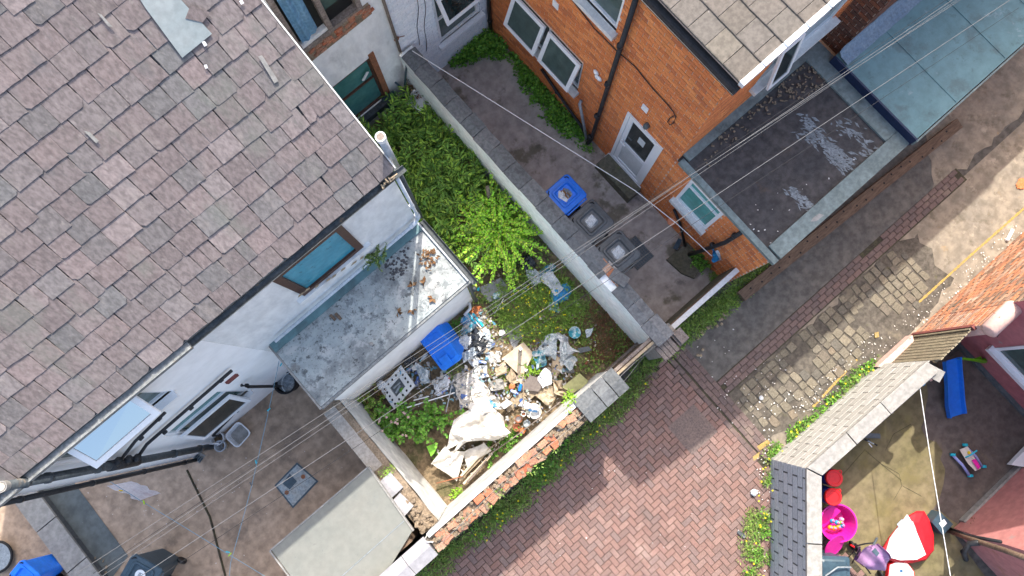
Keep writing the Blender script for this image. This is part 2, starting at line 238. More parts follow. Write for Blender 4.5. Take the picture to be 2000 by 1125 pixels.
# ------------------------------------------------------------------ object helpers
WORLD = {}
def tag(o, label=None, cat=None, group=None, kind=None):
    if label: o['label'] = label
    if cat: o['category'] = cat
    if group: o['group'] = group
    if kind: o['kind'] = kind
    return o
def thing(name, label, cat, loc=(0, 0, 0), group=None, rz=0.0):
    o = bpy.data.objects.new(name, None); COL.objects.link(o); o.empty_display_size = .2
    o.location = loc; o.rotation_euler = (0, 0, rz); WORLD[o] = Vector(loc)
    return tag(o, label, cat, group)
def link(name, me, parent=None, local=False):
    o = bpy.data.objects.new(name, me); COL.objects.link(o)
    if parent is not None:
        o.parent = parent
        WORLD[o] = WORLD.get(parent, Vector())
    else: WORLD[o] = Vector()
    return o
class MB:
    def __init__(s): s.v = []; s.f = []; s.x = None
    def av(s, pts):
        i = len(s.v); s.v += [tuple(p) for p in pts]; return i
    def poly(s, pts): i = s.av(pts); s.f.append(tuple(range(i, i + len(pts)))); return s
    def box(s, x0, x1, y0, y1, z0, z1):
        i = s.av([(x0, y0, z0), (x1, y0, z0), (x1, y1, z0), (x0, y1, z0), (x0, y0, z1), (x1, y0, z1), (x1, y1, z1), (x0, y1, z1)])
        s.f += [tuple(i + k for k in q) for q in ((0, 3, 2, 1), (4, 5, 6, 7), (0, 1, 5, 4), (1, 2, 6, 5), (2, 3, 7, 6), (3, 0, 4, 7))]; return s
    def mbox(s, M4, sx, sy, sz):
        i = s.av([M4 @ Vector((a * sx / 2, b * sy / 2, c * sz / 2)) for a, b, c in ((-1, -1, -1), (1, -1, -1), (1, 1, -1), (-1, 1, -1), (-1, -1, 1), (1, -1, 1), (1, 1, 1), (-1, 1, 1))])
        s.f += [tuple(i + k for k in q) for q in ((0, 3, 2, 1), (4, 5, 6, 7), (0, 1, 5, 4), (1, 2, 6, 5), (2, 3, 7, 6), (3, 0, 4, 7))]; return s
    def bar(s, a, b, w, h, up=(0, 0, 1)):
        a = Vector(a); b = Vector(b); d = b - a; x = d.normalized(); u = Vector(up)
        y = u.cross(x)
        if y.length < 1e-4: y = Vector((1, 0, 0)).cross(x)
        y.normalize(); z = x.cross(y); m = Matrix((x, y, z)).transposed().to_4x4(); m.translation = (a + b) / 2
        return s.mbox(m, d.length, w, h)
    def prism(s, pts, z0, z1):
        n = len(pts); i = s.av([(p[0], p[1], z0) for p in pts] + [(p[0], p[1], z1) for p in pts])
        s.f.append(tuple(i + n - 1 - k for k in range(n))); s.f.append(tuple(i + n + k for k in range(n)))
        s.f += [(i + k, i + (k + 1) % n, i + n + (k + 1) % n, i + n + k) for k in range(n)]; return s
    def slab(s, pts, t):
        """polygon of 3-D points given thickness t along its normal (downwards)"""
        pts = [Vector(p) for p in pts]; n = (pts[1] - pts[0]).cross(pts[2] - pts[0]); n.normalize()
        if n.z < 0: pts.reverse(); n = -n
        return s.loft([[p - n * t for p in pts], pts], True, True)
    def loft(s, loops, c0=False, c1=False, closed=True):
        n = len(loops[0]); b = [s.av(l) for l in loops]
        for a, c in zip(b, b[1:]):
            s.f += [(a + k, a + (k + 1) % n, c + (k + 1) % n, c + k) for k in range(n if closed else n - 1)]
        if c0: s.f.append(tuple(b[0] + n - 1 - k for k in range(n)))
        if c1: s.f.append(tuple(b[-1] + k for k in range(n)))
        return s
    def tube(s, pts, r, n=8, cap=True):
        pts = [Vector(p) for p in pts]; L = []
        rr = r if isinstance(r, (list, tuple)) else [r] * len(pts)
        for i, p in enumerate(pts):
            d = (pts[min(i + 1, len(pts) - 1)] - pts[max(i - 1, 0)]).normalized()
            u = Vector((0, 0, 1)) if abs(d.z) < .95 else Vector((0, 1, 0))
            x = u.cross(d).normalized(); y = d.cross(x)
            L.append([p + (x * math.cos(t) + y * math.sin(t)) * rr[i] for t in (2 * math.pi * k / n for k in range(n))])
        return s.loft(L, cap, cap)
    def lathe(s, prof, c=(0, 0, 0), n=20, M4=None):
        M4 = M4 or Matrix.Translation(c)
        return s.loft([[M4 @ Vector((r * math.cos(2 * math.pi * k / n), r * math.sin(2 * math.pi * k / n), z)) for k in range(n)] for r, z in prof], prof[0][0] > 1e-4, prof[-1][0] > 1e-4)
    def grid(s, fn, nu, nv):
        i = s.av([fn(a / nu, b / nv) for b in range(nv + 1) for a in range(nu + 1)])
        s.f += [(i + b * (nu + 1) + a, i + b * (nu + 1) + a + 1, i + (b + 1) * (nu + 1) + a + 1, i + (b + 1) * (nu + 1) + a) for b in range(nv) for a in range(nu)]
        return s
    def xform(s, M4): s.v = [tuple(M4 @ Vector(p)) for p in s.v]; return s
    def build(s, name, m, parent=None, smooth=False, local=False, **kw):
        me = bpy.data.meshes.new(name)
        off = Vector() if (local or parent is None) else WORLD.get(parent, Vector())
        me.from_pydata([(p[0] - off.x, p[1] - off.y, p[2] - off.z) for p in s.v], [], s.f)
        me.materials.append(M[m] if isinstance(m, str) else m)
        if smooth: me.polygons.foreach_set('use_smooth', [True] * len(me.polygons))
        me.update(); o = link(name, me, parent)
        if kw: tag(o, **kw)
        return o
def npmesh(name, V, F, m, parent=None, smooth=False, **kw):
    """V (n,3) float, F (m,k) int"""
    off = WORLD.get(parent, Vector()) if parent is not None else Vector()
    V = np.asarray(V, np.float32) - np.array(off, np.float32); F = np.asarray(F, np.int32); k = F.shape[1]
    me = bpy.data.meshes.new(name); me.vertices.add(len(V)); me.vertices.foreach_set('co', V.ravel())
    me.loops.add(F.size); me.loops.foreach_set('vertex_index', F.ravel()); me.polygons.add(len(F))
    me.polygons.foreach_set('loop_start', np.arange(0, F.size, k, dtype=np.int32))
    if smooth: me.polygons.foreach_set('use_smooth', np.ones(len(F), bool))
    me.update(calc_edges=True); me.materials.append(M[m]); o = link(name, me, parent)
    if kw: tag(o, **kw)
    return o
def copy_tree(o, parent=None):
    c = o.copy(); COL.objects.link(c)
    if parent is not None: c.parent = parent
    for ch in list(o.children): copy_tree(ch, c)
    return c
def unit_piece(b, name, m):
    me = bpy.data.meshes.new(name); me.from_pydata(b.v, [], b.f); me.materials.append(M[m]); me.update()
    return me
_bb = {}
def bbof(me):
    if me.name not in _bb:
        xs = np.array([v.co[:] for v in me.vertices]); lo = xs.min(0); hi = xs.max(0)
        _bb[me.name] = [Vector((float(x), float(y), float(z))) for x in (lo[0], hi[0]) for y in (lo[1], hi[1]) for z in (lo[2], hi[2])]
    return _bb[me.name]
def pieces(items, name, restname, m, parent, maxn=300):
    sc = []
    for me, mx in items:
        P = [proj(mx @ c) for c in bbof(me)]
        x0 = min(p[0] for p in P); x1 = max(p[0] for p in P); y0 = min(p[1] for p in P); y1 = max(p[1] for p in P)
        sc.append(max(0, min(x1, 2000) - max(x0, 0)) * max(0, min(y1, 1125) - max(y0, 0)))
    order = sorted(range(len(items)), key=lambda i: -sc[i]); off = WORLD.get(parent, Vector()); T = Matrix.Translation(-off)
    b = MB()
    for k, i in enumerate(order):
        me, mx = items[i]
        if k < maxn and sc[i] > 4:
            o = bpy.data.objects.new(name, me); COL.objects.link(o); o.parent = parent; o.matrix_local = T @ mx
        else:
            j = b.av([mx @ v.co for v in me.vertices]); b.f += [tuple(j + q for q in p.vertices) for p in me.polygons]
    if b.v: b.build(restname, m, parent, kind='stuff')

def leafmesh(C, D, Lg, Wd, fold=.25):
    """C centres (n,3), D directions, lengths, widths -> diamond leaves of two triangles"""
    n = len(C); D = D / (np.linalg.norm(D, axis=1, keepdims=True) + 1e-9)
    rr = np.random.normal(size=(n, 3)) * .55 + np.array([0, 0, 1.0])
    side = np.cross(D, rr); side /= (np.linalg.norm(side, axis=1, keepdims=True) + 1e-9); up = np.cross(side, D)
    Lg = np.broadcast_to(np.asarray(Lg, float), (n,))[:, None]; Wd = np.broadcast_to(np.asarray(Wd, float), (n,))[:, None]
    V = np.empty((n, 4, 3)); mid = C + D * Lg * .45
    V[:, 0] = C; V[:, 1] = mid + side * Wd / 2 + up * Wd * fold; V[:, 2] = C + D * Lg - up * Lg * .12; V[:, 3] = mid - side * Wd / 2 + up * Wd * fold
    i = np.arange(n)[:, None] * 4
    F = np.concatenate([i + np.array([[0, 1, 2]]), i + np.array([[0, 2, 3]])])
    return V.reshape(-1, 3), F
def inpoly(x, y, P):
    r = False; j = len(P) - 1
    for i in range(len(P)):
        if (P[i][1] > y) != (P[j][1] > y) and x < (P[j][0] - P[i][0]) * (y - P[i][1]) / (P[j][1] - P[i][1]) + P[i][0]: r = not r
        j = i
    return r
def sample(P, n):
    xs = [p[0] for p in P]; ys = [p[1] for p in P]; out = []
    t = 0
    while len(out) < n and t < n * 60:
        t += 1; x = random.uniform(min(xs), max(xs)); y = random.uniform(min(ys), max(ys))
        if inpoly(x, y, P): out.append((x, y))
    return out
def patch(P, plants, per, L, Wd, h, r, z0=0.0, patchy=0.0, up=.6):
    """leaf arrays for low vegetation in the pixel polygon P on the plane z0"""
    C = []; D = []; LL = []
    for x, y in sample(P, plants):
        if patchy and mnoise.noise(Vector((x * .02, y * .02, 3.1))) < patchy - .5: continue
        p = at(x, y, z0); k = random.uniform(.5, 1.3)
        for _ in range(per):
            a = random.uniform(0, 6.283); q = random.random() ** .6
            d = Vector((math.cos(a), math.sin(a), random.uniform(-.1, 1) * up * 2))
            C.append((p.x + math.cos(a) * r * q * k, p.y + math.sin(a) * r * q * k, z0 + h * k * random.random() * (1.15 - q * .7))); D.append(d[:]); LL.append(L * random.uniform(.6, 1.3))
    C = np.array(C); D = np.array(D); LL = np.array(LL)
    return leafmesh(C, D, LL, LL * (Wd / L))
def weeds(name, P, plants, per, L, Wd, h, r, m, label=None, z0=0.0, patchy=0.0, parent=None, cat=None, kind='stuff', up=.6):
    V, F = patch(P, plants, per, L, Wd, h, r, z0, patchy, up)
    return npmesh(name, V, F, m, parent, **({'label': label, 'cat': cat, 'kind': kind} if parent is None else {'kind': 'stuff'}))
def flowers(name, P, n, size, h0, h1, m, label=None, parent=None, z0=0.0):
    C = []; D = []
    for x, y in sample(P, n):
        p = at(x, y, z0); h = random.uniform(h0, h1)
        for a in range(5):
            C.append((p.x, p.y, z0 + h)); D.append((math.cos(a * 1.257), math.sin(a * 1.257), .15))
    V, F = leafmesh(np.array(C), np.array(D), size, size * .8, .05)
    return npmesh(name, V, F, m, parent, **({'label': label, 'cat': 'flowers', 'kind': 'stuff'} if parent is None else {}))
def sheetz(name, pts, z, m, parent=None, **kw):
    return MB().poly([(p[0], p[1], z) for p in pts]).build(name, m, parent, **kw)
def jag(P, amp=.06, step=.18):
    out = []
    for i in range(len(P)):
        a = Vector(P[i][:2]); c = Vector(P[(i + 1) % len(P)][:2]); n = max(1, int((c - a).length / step))
        for k in range(n):
            q = a.lerp(c, k / n); out.append((q.x + amp * nz3(q.x * 3, q.y * 3, 1) * 2, q.y + amp * nz3(q.x * 3, q.y * 3, 7) * 2))
    return out
def pxpoly(P, z): return [at(x, y, z)[:2] for x, y in P]

# brick courses on a vertical plane: origin o, direction a (unit), outward normal n
def brick_items(o, a, n, width, height, L, h, base, holes=(), gap=.01, skip=None, jit=.002, bond=.5):
    o = Vector(o); a = Vector(a); n = Vector(n); out = []; r = 0; z = 0.0
    while z + h * .6 < height:
        x = -(L + gap) * (bond if r % 2 else 0) - random.random() * .01
        while x < width:
            x0 = max(x, 0); x1 = min(x + L, width)
            segs = [(x0, x1)]
            for (h0, h1, z0, z1) in holes:
                if z + h > z0 + .01 and z < z1 - .01:
                    ns = []
                    for s0, s1 in segs:
                        if s1 <= h0 or s0 >= h1: ns.append((s0, s1))
                        else:
                            if s0 < h0: ns.append((s0, h0))
                            if s1 > h1: ns.append((h1, s1))
                    segs = ns
            for s0, s1 in segs:
                if s1 - s0 < .03: continue
                if skip and skip((s0 + s1) / 2, z): continue
                c = o + a * (s0 + s1) / 2 + Vector((0, 0, z + h / 2)) + n * random.uniform(-jit, jit)
                m = Matrix((a, -n, Vector((0, 0, 1)))).transposed().to_4x4(); m.translation = c
                out.append((random.choice(base), m @ Matrix.Diagonal((s1 - s0, 1, h, 1))))
            x += L + gap
        z += h + gap; r += 1
    return out
def brick_bases(name, m, depth=.012, k=3):
    out = []
    for _ in range(k):
        b = MB(); j = lambda: random.uniform(-.018, .018)
        f = [(-.5 + abs(j()) * .5, 0, -.5 + abs(j())), (.5 - abs(j()) * .5, 0, -.5 + abs(j())), (.5 - abs(j()) * .5, 0, .5 - abs(j())), (-.5 + abs(j()) * .5, 0, .5 - abs(j()))]
        g = [(x, depth, z) for x, z in ((-.5, -.5), (.5, -.5), (.5, .5), (-.5, .5))]
        b.loft([g, f], False, True); out.append(unit_piece(b, name, m))
    return out
def facade(b, o, a, n, width, height, holes, depth=.12):
    """vertical wall face with openings and their reveals"""
    o = Vector(o); a = Vector(a); n = Vector(n); Z = Vector((0, 0, 1))
    xs = sorted({0, width, *[h[0] for h in holes], *[h[1] for h in holes]}); zs = sorted({0, height, *[h[2] for h in holes], *[h[3] for h in holes]})
    for x0, x1 in zip(xs, xs[1:]):
        for z0, z1 in zip(zs, zs[1:]):
            cx = (x0 + x1) / 2; cz = (z0 + z1) / 2
            if any(h[0] < cx < h[1] and h[2] < cz < h[3] for h in holes): continue
            b.poly([o + a * x0 + Z * z0, o + a * x1 + Z * z0, o + a * x1 + Z * z1, o + a * x0 + Z * z1])
    for x0, x1, z0, z1 in holes:
        q = [o + a * x0 + Z * z0, o + a * x1 + Z * z0, o + a * x1 + Z * z1, o + a * x0 + Z * z1]; w = [p - n * depth for p in q]
        for k in range(4): b.poly([q[k], q[(k + 1) % 4], w[(k + 1) % 4], w[k]])
    return b
def frame_rect(b, o, a, n, x0, x1, z0, z1, w, d0, d1):
    """rectangular frame of bars in a vertical plane: members w wide from depth d0 (out) to d1 (in)"""
    o = Vector(o); a = Vector(a); n = Vector(n); Z = Vector((0, 0, 1))
    def bx(s0, s1, t0, t1):
        P = [o + a * s + Z * t + n * d for d in (d1, d0) for s, t in ((s0, t0), (s1, t0), (s1, t1), (s0, t1))]
        b.loft([P[:4], P[4:]], True, True)
    bx(x0, x1, z0, z0 + w); bx(x0, x1, z1 - w, z1); bx(x0, x0 + w, z0 + w, z1 - w); bx(x1 - w, x1, z0 + w, z1 - w)
    return b
def plate(b, o, a, n, x0, x1, z0, z1, d0, d1):
    o = Vector(o); a = Vector(a); n = Vector(n); Z = Vector((0, 0, 1))
    P = [o + a * s + Z * t + n * d for d in (d1, d0) for s, t in ((x0, z0), (x1, z0), (x1, z1), (x0, z1))]
    return b.loft([P[:4], P[4:]], True, True)
def window(parent, o, a, n, x0, x1, z0, z1, fm='upvc', gm='glass_green', fw=.06, bars=(), sill=None, sillm='upvc_dirty', rec=.05):
    """window part with frame, pane and sill sub-parts (x along a from o)"""
    f = MB(); frame_rect(f, o, a, n, x0, x1, z0, z1, fw, -rec + .02, -rec - .05)
    for kind, t in bars:
        if kind == 'h': plate(f, o, a, n, x0 + fw, x1 - fw, t - .025, t + .025, -rec + .018, -rec - .045)
        else: plate(f, o, a, n, t - .025, t + .025, z0 + fw, z1 - fw, -rec + .018, -rec - .045)
    w = f.build('window', fm, parent)
    plate(MB(), o, a, n, x0 + fw * .6, x1 - fw * .6, z0 + fw * .6, z1 - fw * .6, -rec - .02, -rec - .035).build('pane', gm, w)
    if sill:
        e, dpt, th = sill; plate(MB(), o, a, n, x0 - e, x1 + e, z0 - th, z0, dpt, -.04).build('sill', sillm, w)
    return w
def sash(parent, corners, fm='upvc', gm='glass_green', fw=.07, t=.045):
    """open window sash from four 3-D corners in order; frame part with pane"""
    c = [Vector(p) for p in corners]; n = (c[1] - c[0]).cross(c[3] - c[0]).normalized()
    ce = sum(c, Vector()) / 4; inn = []
    for k in range(4):
        e1 = (c[(k + 1) % 4] - c[k]).normalized(); e0 = (c[k - 1] - c[k]).normalized(); inn.append(c[k] + (e1 + e0) * fw)
    b = MB(); b.loft([[p + n * t / 2 for p in inn], [p + n * t / 2 for p in c], [p - n * t / 2 for p in c], [p - n * t / 2 for p in inn], [p + n * t / 2 for p in inn]])
    w = b.build('sash', fm, parent); MB().loft([[p - n * .008 for p in inn], [p + n * .008 for p in inn]], True, True).build('pane', gm, w)
    return w
def rr(w, h, r, z, n=4, cx=0, cy=0):
    out = []
    for qx, qy, a0 in ((1, 1, 0), (-1, 1, 90), (-1, -1, 180), (1, -1, 270)):
        for k in range(n + 1):
            a = R_(a0 + 90 * k / n); out.append((cx + qx * (w / 2 - r) + r * math.cos(a), cy + qy * (h / 2 - r) + r * math.sin(a), z))
    return out
def nz3(x, y, z=0): return mnoise.noise(Vector((x, y, z)))

# ================================================================== THE SETTING: ground
X = Vector((1, 0, 0)); Y = Vector((0, 1, 0)); Z = Vector((0, 0, 1))
sheetz('ground', [(-45, -45), (45, -45), (45, 45), (-45, 45)], -.02, 'asphalt', kind='structure')
sheetz('tarmac_alley', [(-14, -1.35), (9.5, -1.35), (9.5, .35), (-14, .35)], 0.0, 'tarmac', kind='structure')
sheetz('concrete_alley', [(.3, -3.3), (16, -3.3), (16, -1.5), (.3, -1.5)], 0.0, 'alley_conc', kind='structure')
sheetz('worn_concrete', jag([(6.9, -1.35), (16, -1.35), (16, .6), (8.3, .6)], .1), .006, 'alley_conc', kind='structure')
# herringbone paving
pav = sheetz('alley_paving', [(-6.4, -6.5), (.12, -6.5), (.12, -.05), (-6.4, -.05)], .004, 'paver_joint', kind='structure'); WORLD[pav] = Vector()
def block_piece(name, m, L, w, h, k=4, j=.004):
    out = []
    for _ in range(k):
        b = MB(); q = lambda: random.uniform(-j, j)
        top = [(x * (L / 2 - .006) + q(), y * (w / 2 - .006) + q(), h + q() * .3) for x, y in ((-1, -1), (1, -1), (1, 1), (-1, 1))]
        mid = [(x * L / 2, y * w / 2, h - .006) for x, y in ((-1, -1), (1, -1), (1, 1), (-1, 1))]
        bot = [(x, y, 0) for x, y, _ in mid]
        b.loft([bot, mid, top], False, True); out.append(unit_piece(b, name, m))
    return out
PB = block_piece('paver', 'paver', .194, .094, .018)
U0 = .1125
items = []
def manhole_here(x, y): return -.88 < x < -.25 and -1.91 < y < -1.27
for i in range(-62, 1):
    for j in range(-64, 0):
        d = (i - j) % 4; x = i * U0; y = j * U0
        if d == 0: cx, cy, rot = x + U0, y + U0 / 2, 0
        elif d == 3: cx, cy, rot = x + U0 / 2, y + U0, math.pi / 2
        else: continue
        if cx > -.0 or cy > -.12 or manhole_here(cx, cy): continue
        wob = .004 * nz3(cx * 1.3, cy * 1.3)
        m4 = Matrix.Translation((cx, cy, .004 + wob + random.uniform(-.002, .003))) @ Matrix.Rotation(rot + random.uniform(-.012, .012), 4, 'Z') @ Matrix.Rotation(random.uniform(-.02, .02), 4, 'X') @ Matrix.Scale(1.112, 4)
        items.append((random.choice(PB), m4))
pieces(items, 'paver', 'small_pavers', 'paver', pav)
# stretcher edging along the square and along the alley
edg = sheetz('paving_edge', [(.0, -3.3), (.46, -3.3), (.46, -.1), (.0, -.1)], .008, 'paver_joint', kind='structure')
EB = block_piece('edging_block', 'edging', .2, .1, .02)
items = []
for r, ux in enumerate((.06, .205, .31, .415)):
    y = -.12 - (r % 2) * .1
    while y > -3.0:
        items.append((random.choice(EB), Matrix.Translation((ux + random.uniform(-.004, .004) + (y + 1.5) * .01, y, .008)) @ Matrix.Rotation(math.pi / 2 + random.uniform(-.02, .02), 4, 'Z'))); y -= .208
pieces(items, 'edging_block', 'edging_blocks', 'edging', edg)
ed2 = sheetz('drain_course', [(.47, -1.56), (7.6, -1.6), (7.6, -1.26), (.47, -1.2)], .008, 'paver_joint', kind='structure')
items = []
for r in range(3):
    x = .58 + (r % 2) * .1
    while x < 7.5:
        if not (r == 0 and nz3(x * 1.1, 4) > .25):
            items.append((random.choice(EB), Matrix.Translation((x, -1.27 - r * .107 - (x - .5) * .005, .008 + .004 * nz3(x, r))) @ Matrix.Rotation(random.uniform(-.02, .02), 4, 'Z')))
        x += .208
pieces(items, 'edging_block', 'edging_blocks', 'edging', ed2)
# cobbles worn through the tarmac
cob = sheetz('cobble_bed', jag(pxpoly([(1392, 790), (1500, 868), (1600, 800), (1790, 640), (1860, 545), (1790, 452), (1700, 515), (1560, 635)], 0), .12), .005, 'cobble_dirt', kind='structure')
def cobble_mesh():
    b = MB(); w, d, h = 1, 1, 1; n = 10; loops = []
    jr = [1 + random.uniform(-.09, .09) for _ in range(n)]
    for sc, z in ((1.0, 0), (1.0, .5), (.96, .85), (.88, 1.0)):
        L = []
        for k in range(n):
            a = 2 * math.pi * k / n; c, s_ = math.cos(a), math.sin(a); e = .30
            L.append((math.copysign(abs(c) ** e, c) * .5 * sc * jr[k], math.copysign(abs(s_) ** e, s_) * .5 * sc * jr[k], z))
        loops.append(L)
    b.loft(loops, False, True); return unit_piece(b, 'cobblestone', 'cobble')
CB = [cobble_mesh() for _ in range(6)]
items = []; u = .5
region = [(1428, 785), (1500, 842), (1580, 790), (1640, 740), (1730, 655), (1830, 560), (1780, 495), (1745, 488), (1690, 545), (1600, 625), (1500, 715)]
while u < 6.2:
    v = -1.62 + .03 * nz3(u, 1)
    du = .165 + random.uniform(-.03, .045)
    while v > -3.1:
        dv = random.uniform(.12, .25)
        px, py = proj((u, v - dv / 2, 0))
        cov = nz3(u * .9 + 3, v * 1.3)
        if inpoly(px, py, region) and cov > -.24 and random.random() > .13:
            items.append((random.choice(CB), Matrix.Translation((u + random.uniform(-.012, .012), v - dv / 2, .004 - .012 * max(0, -cov))) @ Matrix.Rotation(random.uniform(-.12, .12), 4, 'Z') @ Matrix.Diagonal((du * .97, dv * .96, .020, 1))))
        v -= dv + .012
    u += du + .012
pieces(items, 'cobblestone', 'small_cobbles', 'cobble', cob)
# yards
sheetz('rear_yard_concrete', [(-14.5, .62), (-5.7, .62), (-5.7, 4.74), (-8.7, 4.74), (-8.7, 9), (-14.5, 9)], .0, 'yard_brown', kind='structure')
sheetz('dark_floor_slab', [(-11.46, 3.9), (-10.9, 4.05), (-10.87, 6.4), (-11.5, 6.6)], .012, 'slab_dark', kind='structure')
sheetz('paved_back_yard', [(-.05, .4), (2.04, .4), (2.04, 7.85), (-.05, 7.85)], .003, 'yard_dark', kind='structure')
def soilfn(a, b):
    x = -5.45 + a * 5.4; y = .5 + b * 7.35
    return (x, y, .03 + .05 * nz3(x * 2.2, y * 2.2) + .02 * nz3(x * 9, y * 9))
MB().grid(soilfn, 70, 90).build('overgrown_yard_ground', 'soil', smooth=True, kind='structure')
sheetz('toy_yard_floor', pxpoly([(1500, 1200), (1590, 930), (1830, 720), (1890, 700), (2060, 830), (2060, 890), (1860, 1040), (1980, 1200)], 0), .0, 'yard_moss', kind='structure')
sheetz('damp_shaded_concrete', jag(pxpoly([(1815, 790), (1800, 700), (1890, 690), (2060, 810), (2060, 900), (1880, 1020), (1830, 1000), (1850, 900), (1800, 830)], 0), .1), .006, 'yard_damp_shade', kind='structure')  # dark sheet: partly damp, partly shadow put into the colour
# painted lines
def paint(P, w=.05):
    b = MB(); prev = None
    for (x0, y0), (x1, y1) in zip(P, P[1:]):
        a = at(x0, y0, .012); c = at(x1, y1, .012); n = max(2, int((c - a).length / .07)); d = (c - a).normalized(); s_ = Vector((-d.y, d.x, 0))
        for k in range(n):
            if random.random() < .06: continue
            p = a + (c - a) * k / n; q = a + (c - a) * (k + 1.05) / n; w0 = w * random.uniform(.6, 1.25); w1 = w * random.uniform(.6, 1.25)
            b.poly([p - s_ * w0 / 2, q - s_ * w1 / 2, q + s_ * w1 / 2, p + s_ * w0 / 2])
    return b
pl = paint([(1795, 590), (1900, 495), (2010, 398)]); pl.v = [(x, y, .012 + i % 97 * 1e-5) for i, (x, y, z) in enumerate(pl.v)]
pl.build('yellow_road_marking', 'yellow_paint', kind='structure')
paint([(1588, 795), (1640, 738), (1674, 702)]).build('yellow_road_marking', 'yellow_paint', kind='structure')
b = MB()
for P in ([(1478, 872), (1500, 858), (1504, 866), (1484, 880)], [(1470, 892), (1484, 882), (1482, 894), (1472, 900)], [(1708, 650), (1716, 648), (1717, 658), (1709, 660)]): b.poly([at(x, y, .03) for x, y in P])
b.build('yellow_road_marking', 'yellow_paint', kind='structure')

# ================================================================== SLATE ROOFED HOUSE (left)
house = thing('slate_roofed_house', 'house with purple grey slate roof and white rendered rear wall', 'house', (-5.5, 4.73, 0))
PITCH_L = .70; EV, EZ = 4.66, 5.95; ang = math.atan(PITCH_L); sd = Vector((0, math.cos(ang), math.sin(ang))); rn = Vector((0, -math.sin(ang), math.cos(ang)))
def rhit(px, py, up=0.0): return hit(px, py, Vector((0, EV, EZ)) + rn * up, rn)
wl_o = Vector((-8.72, 4.73, 0))
h_white = [(-8.15 + 8.72, -6.64 + 8.72, 4.48, 5.68), (-7.82 + 8.72, -6.64 + 8.72, 1.4, 2.8)]
bw = facade(MB(), wl_o, X, -Y, 3.12, 5.99, h_white)
bw.poly([(-8.72, 4.73, 0), (-8.72, 10, 0), (-8.72, 10, 9.6), (-8.72, 4.73, 5.99)])
bw.build('white_wall', 'render_clean', house)
bw = facade(MB(), (-5.6, 4.732, 0), X, -Y, 3.40, 5.99, [(-4.36 + 5.6, -3.16 + 5.6, 3.96, 5.5)])
bw.poly([(-2.2, 4.732, 0), (-2.2, 10, 0), (-2.2, 10, 9.6), (-2.2, 4.732, 5.97)]); bw.build('grey_wall', 'render_grey', house)
roof = MB().slab([Vector((-9.6, EV, EZ)) - rn * .004, Vector((-2.13, EV, EZ)) - rn * .004, Vector((-2.13, EV, EZ)) + sd * 6.8 - rn * .004, Vector((-9.6, EV, EZ)) + sd * 6.8 - rn * .004], .09).build('roof', 'slate_base', house)
items = []
def slate_mesh(w, l, t=.013):
    q = lambda a: random.uniform(-a, a)
    P = [(-w / 2, l), (-w / 2, 0)]
    if random.random() < .16: c = random.uniform(.01, .05); P = [(-w / 2, l), (-w / 2, c), (-w / 2 + c, 0)]
    n = 3
    for k in range(1, n + 1): P.append((-w / 2 + w * k / (n + 1), q(.004)))
    if random.random() < .18: c = random.uniform(.01, .06); P += [(w / 2 - c, q(.004)), (w / 2, c)]
    else: P.append((w / 2, q(.006)))
    P.append((w / 2, l)); P.reverse()
    P = [(x + q(.003), y) for x, y in P]
    top = [(x, y, t) for x, y in P]; bot = [(x * 1.0, y, 0) for x, y in P]; mid = [(x * 1.0, y, t * .6) for x, y in P]
    inn = [(x * .985, y + (.004 if y < .1 else 0), t) for x, y in P]
    top = [(x, y, t * .75) for x, y in P]
    b = MB(); b.loft([[p for p in reversed(l)] for l in (bot, top, inn)], True, True)
    b.f = [f for f in b.f]; return unit_piece(b, 'slate', 'slate')
EXPO = .274; BX = Matrix((X, sd, rn)).transposed().to_4x4()
grey_patch = [rhit(x, y) for x, y in ((286, 10), (345, -25), (415, 60), (355, 113))]
row = 0; d = 0.0
while d < 6.6:
    x = -2.14 - (.17 if row % 2 else 0) - random.uniform(0, .05)
    first = True
    xr = -2.14
    while xr > -9.4:
        w = random.uniform(.25, .37) if not (first and row % 2) else random.uniform(.15, .24); first = False
        if random.random() < .06: w *= .55
        cx = xr - w / 2; c = Vector((cx, EV, EZ)) + sd * d
        px, py = proj(c + sd * .15)
        if -160 < px < 900 and -160 < py < 1100:
            slip = -random.uniform(.02, .07) if random.random() < .05 else random.uniform(-.008, .008)
            m4 = Matrix.Translation(c + sd * slip + rn * (.004 + random.uniform(0, .004))) @ BX @ Matrix.Rotation(random.uniform(-.018, .018) + (random.choice((-.08, .06)) if random.random() < .03 else 0), 4, 'Z') @ Matrix.Rotation(-.035 + random.uniform(-.006, .006), 4, 'X') @ Matrix.Translation((0, 0, .014))
            items.append((slate_mesh(w - .010, .42, random.uniform(.009, .014)), m4))
        xr -= w
    d += EXPO * (1 + .03 * nz3(d * 3, 1)); row += 1
pieces(items, 'slate', 'further_slates', 'slate', roof)
b = MB(); b.slab([rhit(x, y, .05) for x, y in ((286, 18), (345, -10), (414, 66), (356, 113))], .006).build('patch_sheet', 'patch_sheet', roof)
MB().slab([rhit(x, y, .045) for x, y in ((268, -10), (330, -16), (345, 8), (290, 25))], .006).build('patch_sheet', 'patch_sheet', roof)
MB().slab([rhit(x, y, .056) for x, y in ((372, 10), (410, 24), (396, 44), (362, 36))], .008).build('loose_slate', 'slate', roof)
for q in (((504, 110), (512, 108), (544, 158), (536, 163)), ((163, 255), (175, 258), (193, 275), (188, 280)), ((190, 25), (198, 28), (220, 52), (212, 52))):
    MB().slab([rhit(x, y, .05) for x, y in q], .006).build('slate_sliver', 'conc_pale', roof)
for q in (((394, 82), (400, 80), (405, 88), (399, 91)), ((398, 127), (404, 126), (406, 133), (401, 134)), ((467, 2), (473, 0), (477, 6), (471, 9))):
    MB().slab([rhit(x, y, .052) for x, y in q], .004).build('lead_clip', 'upvc', roof)
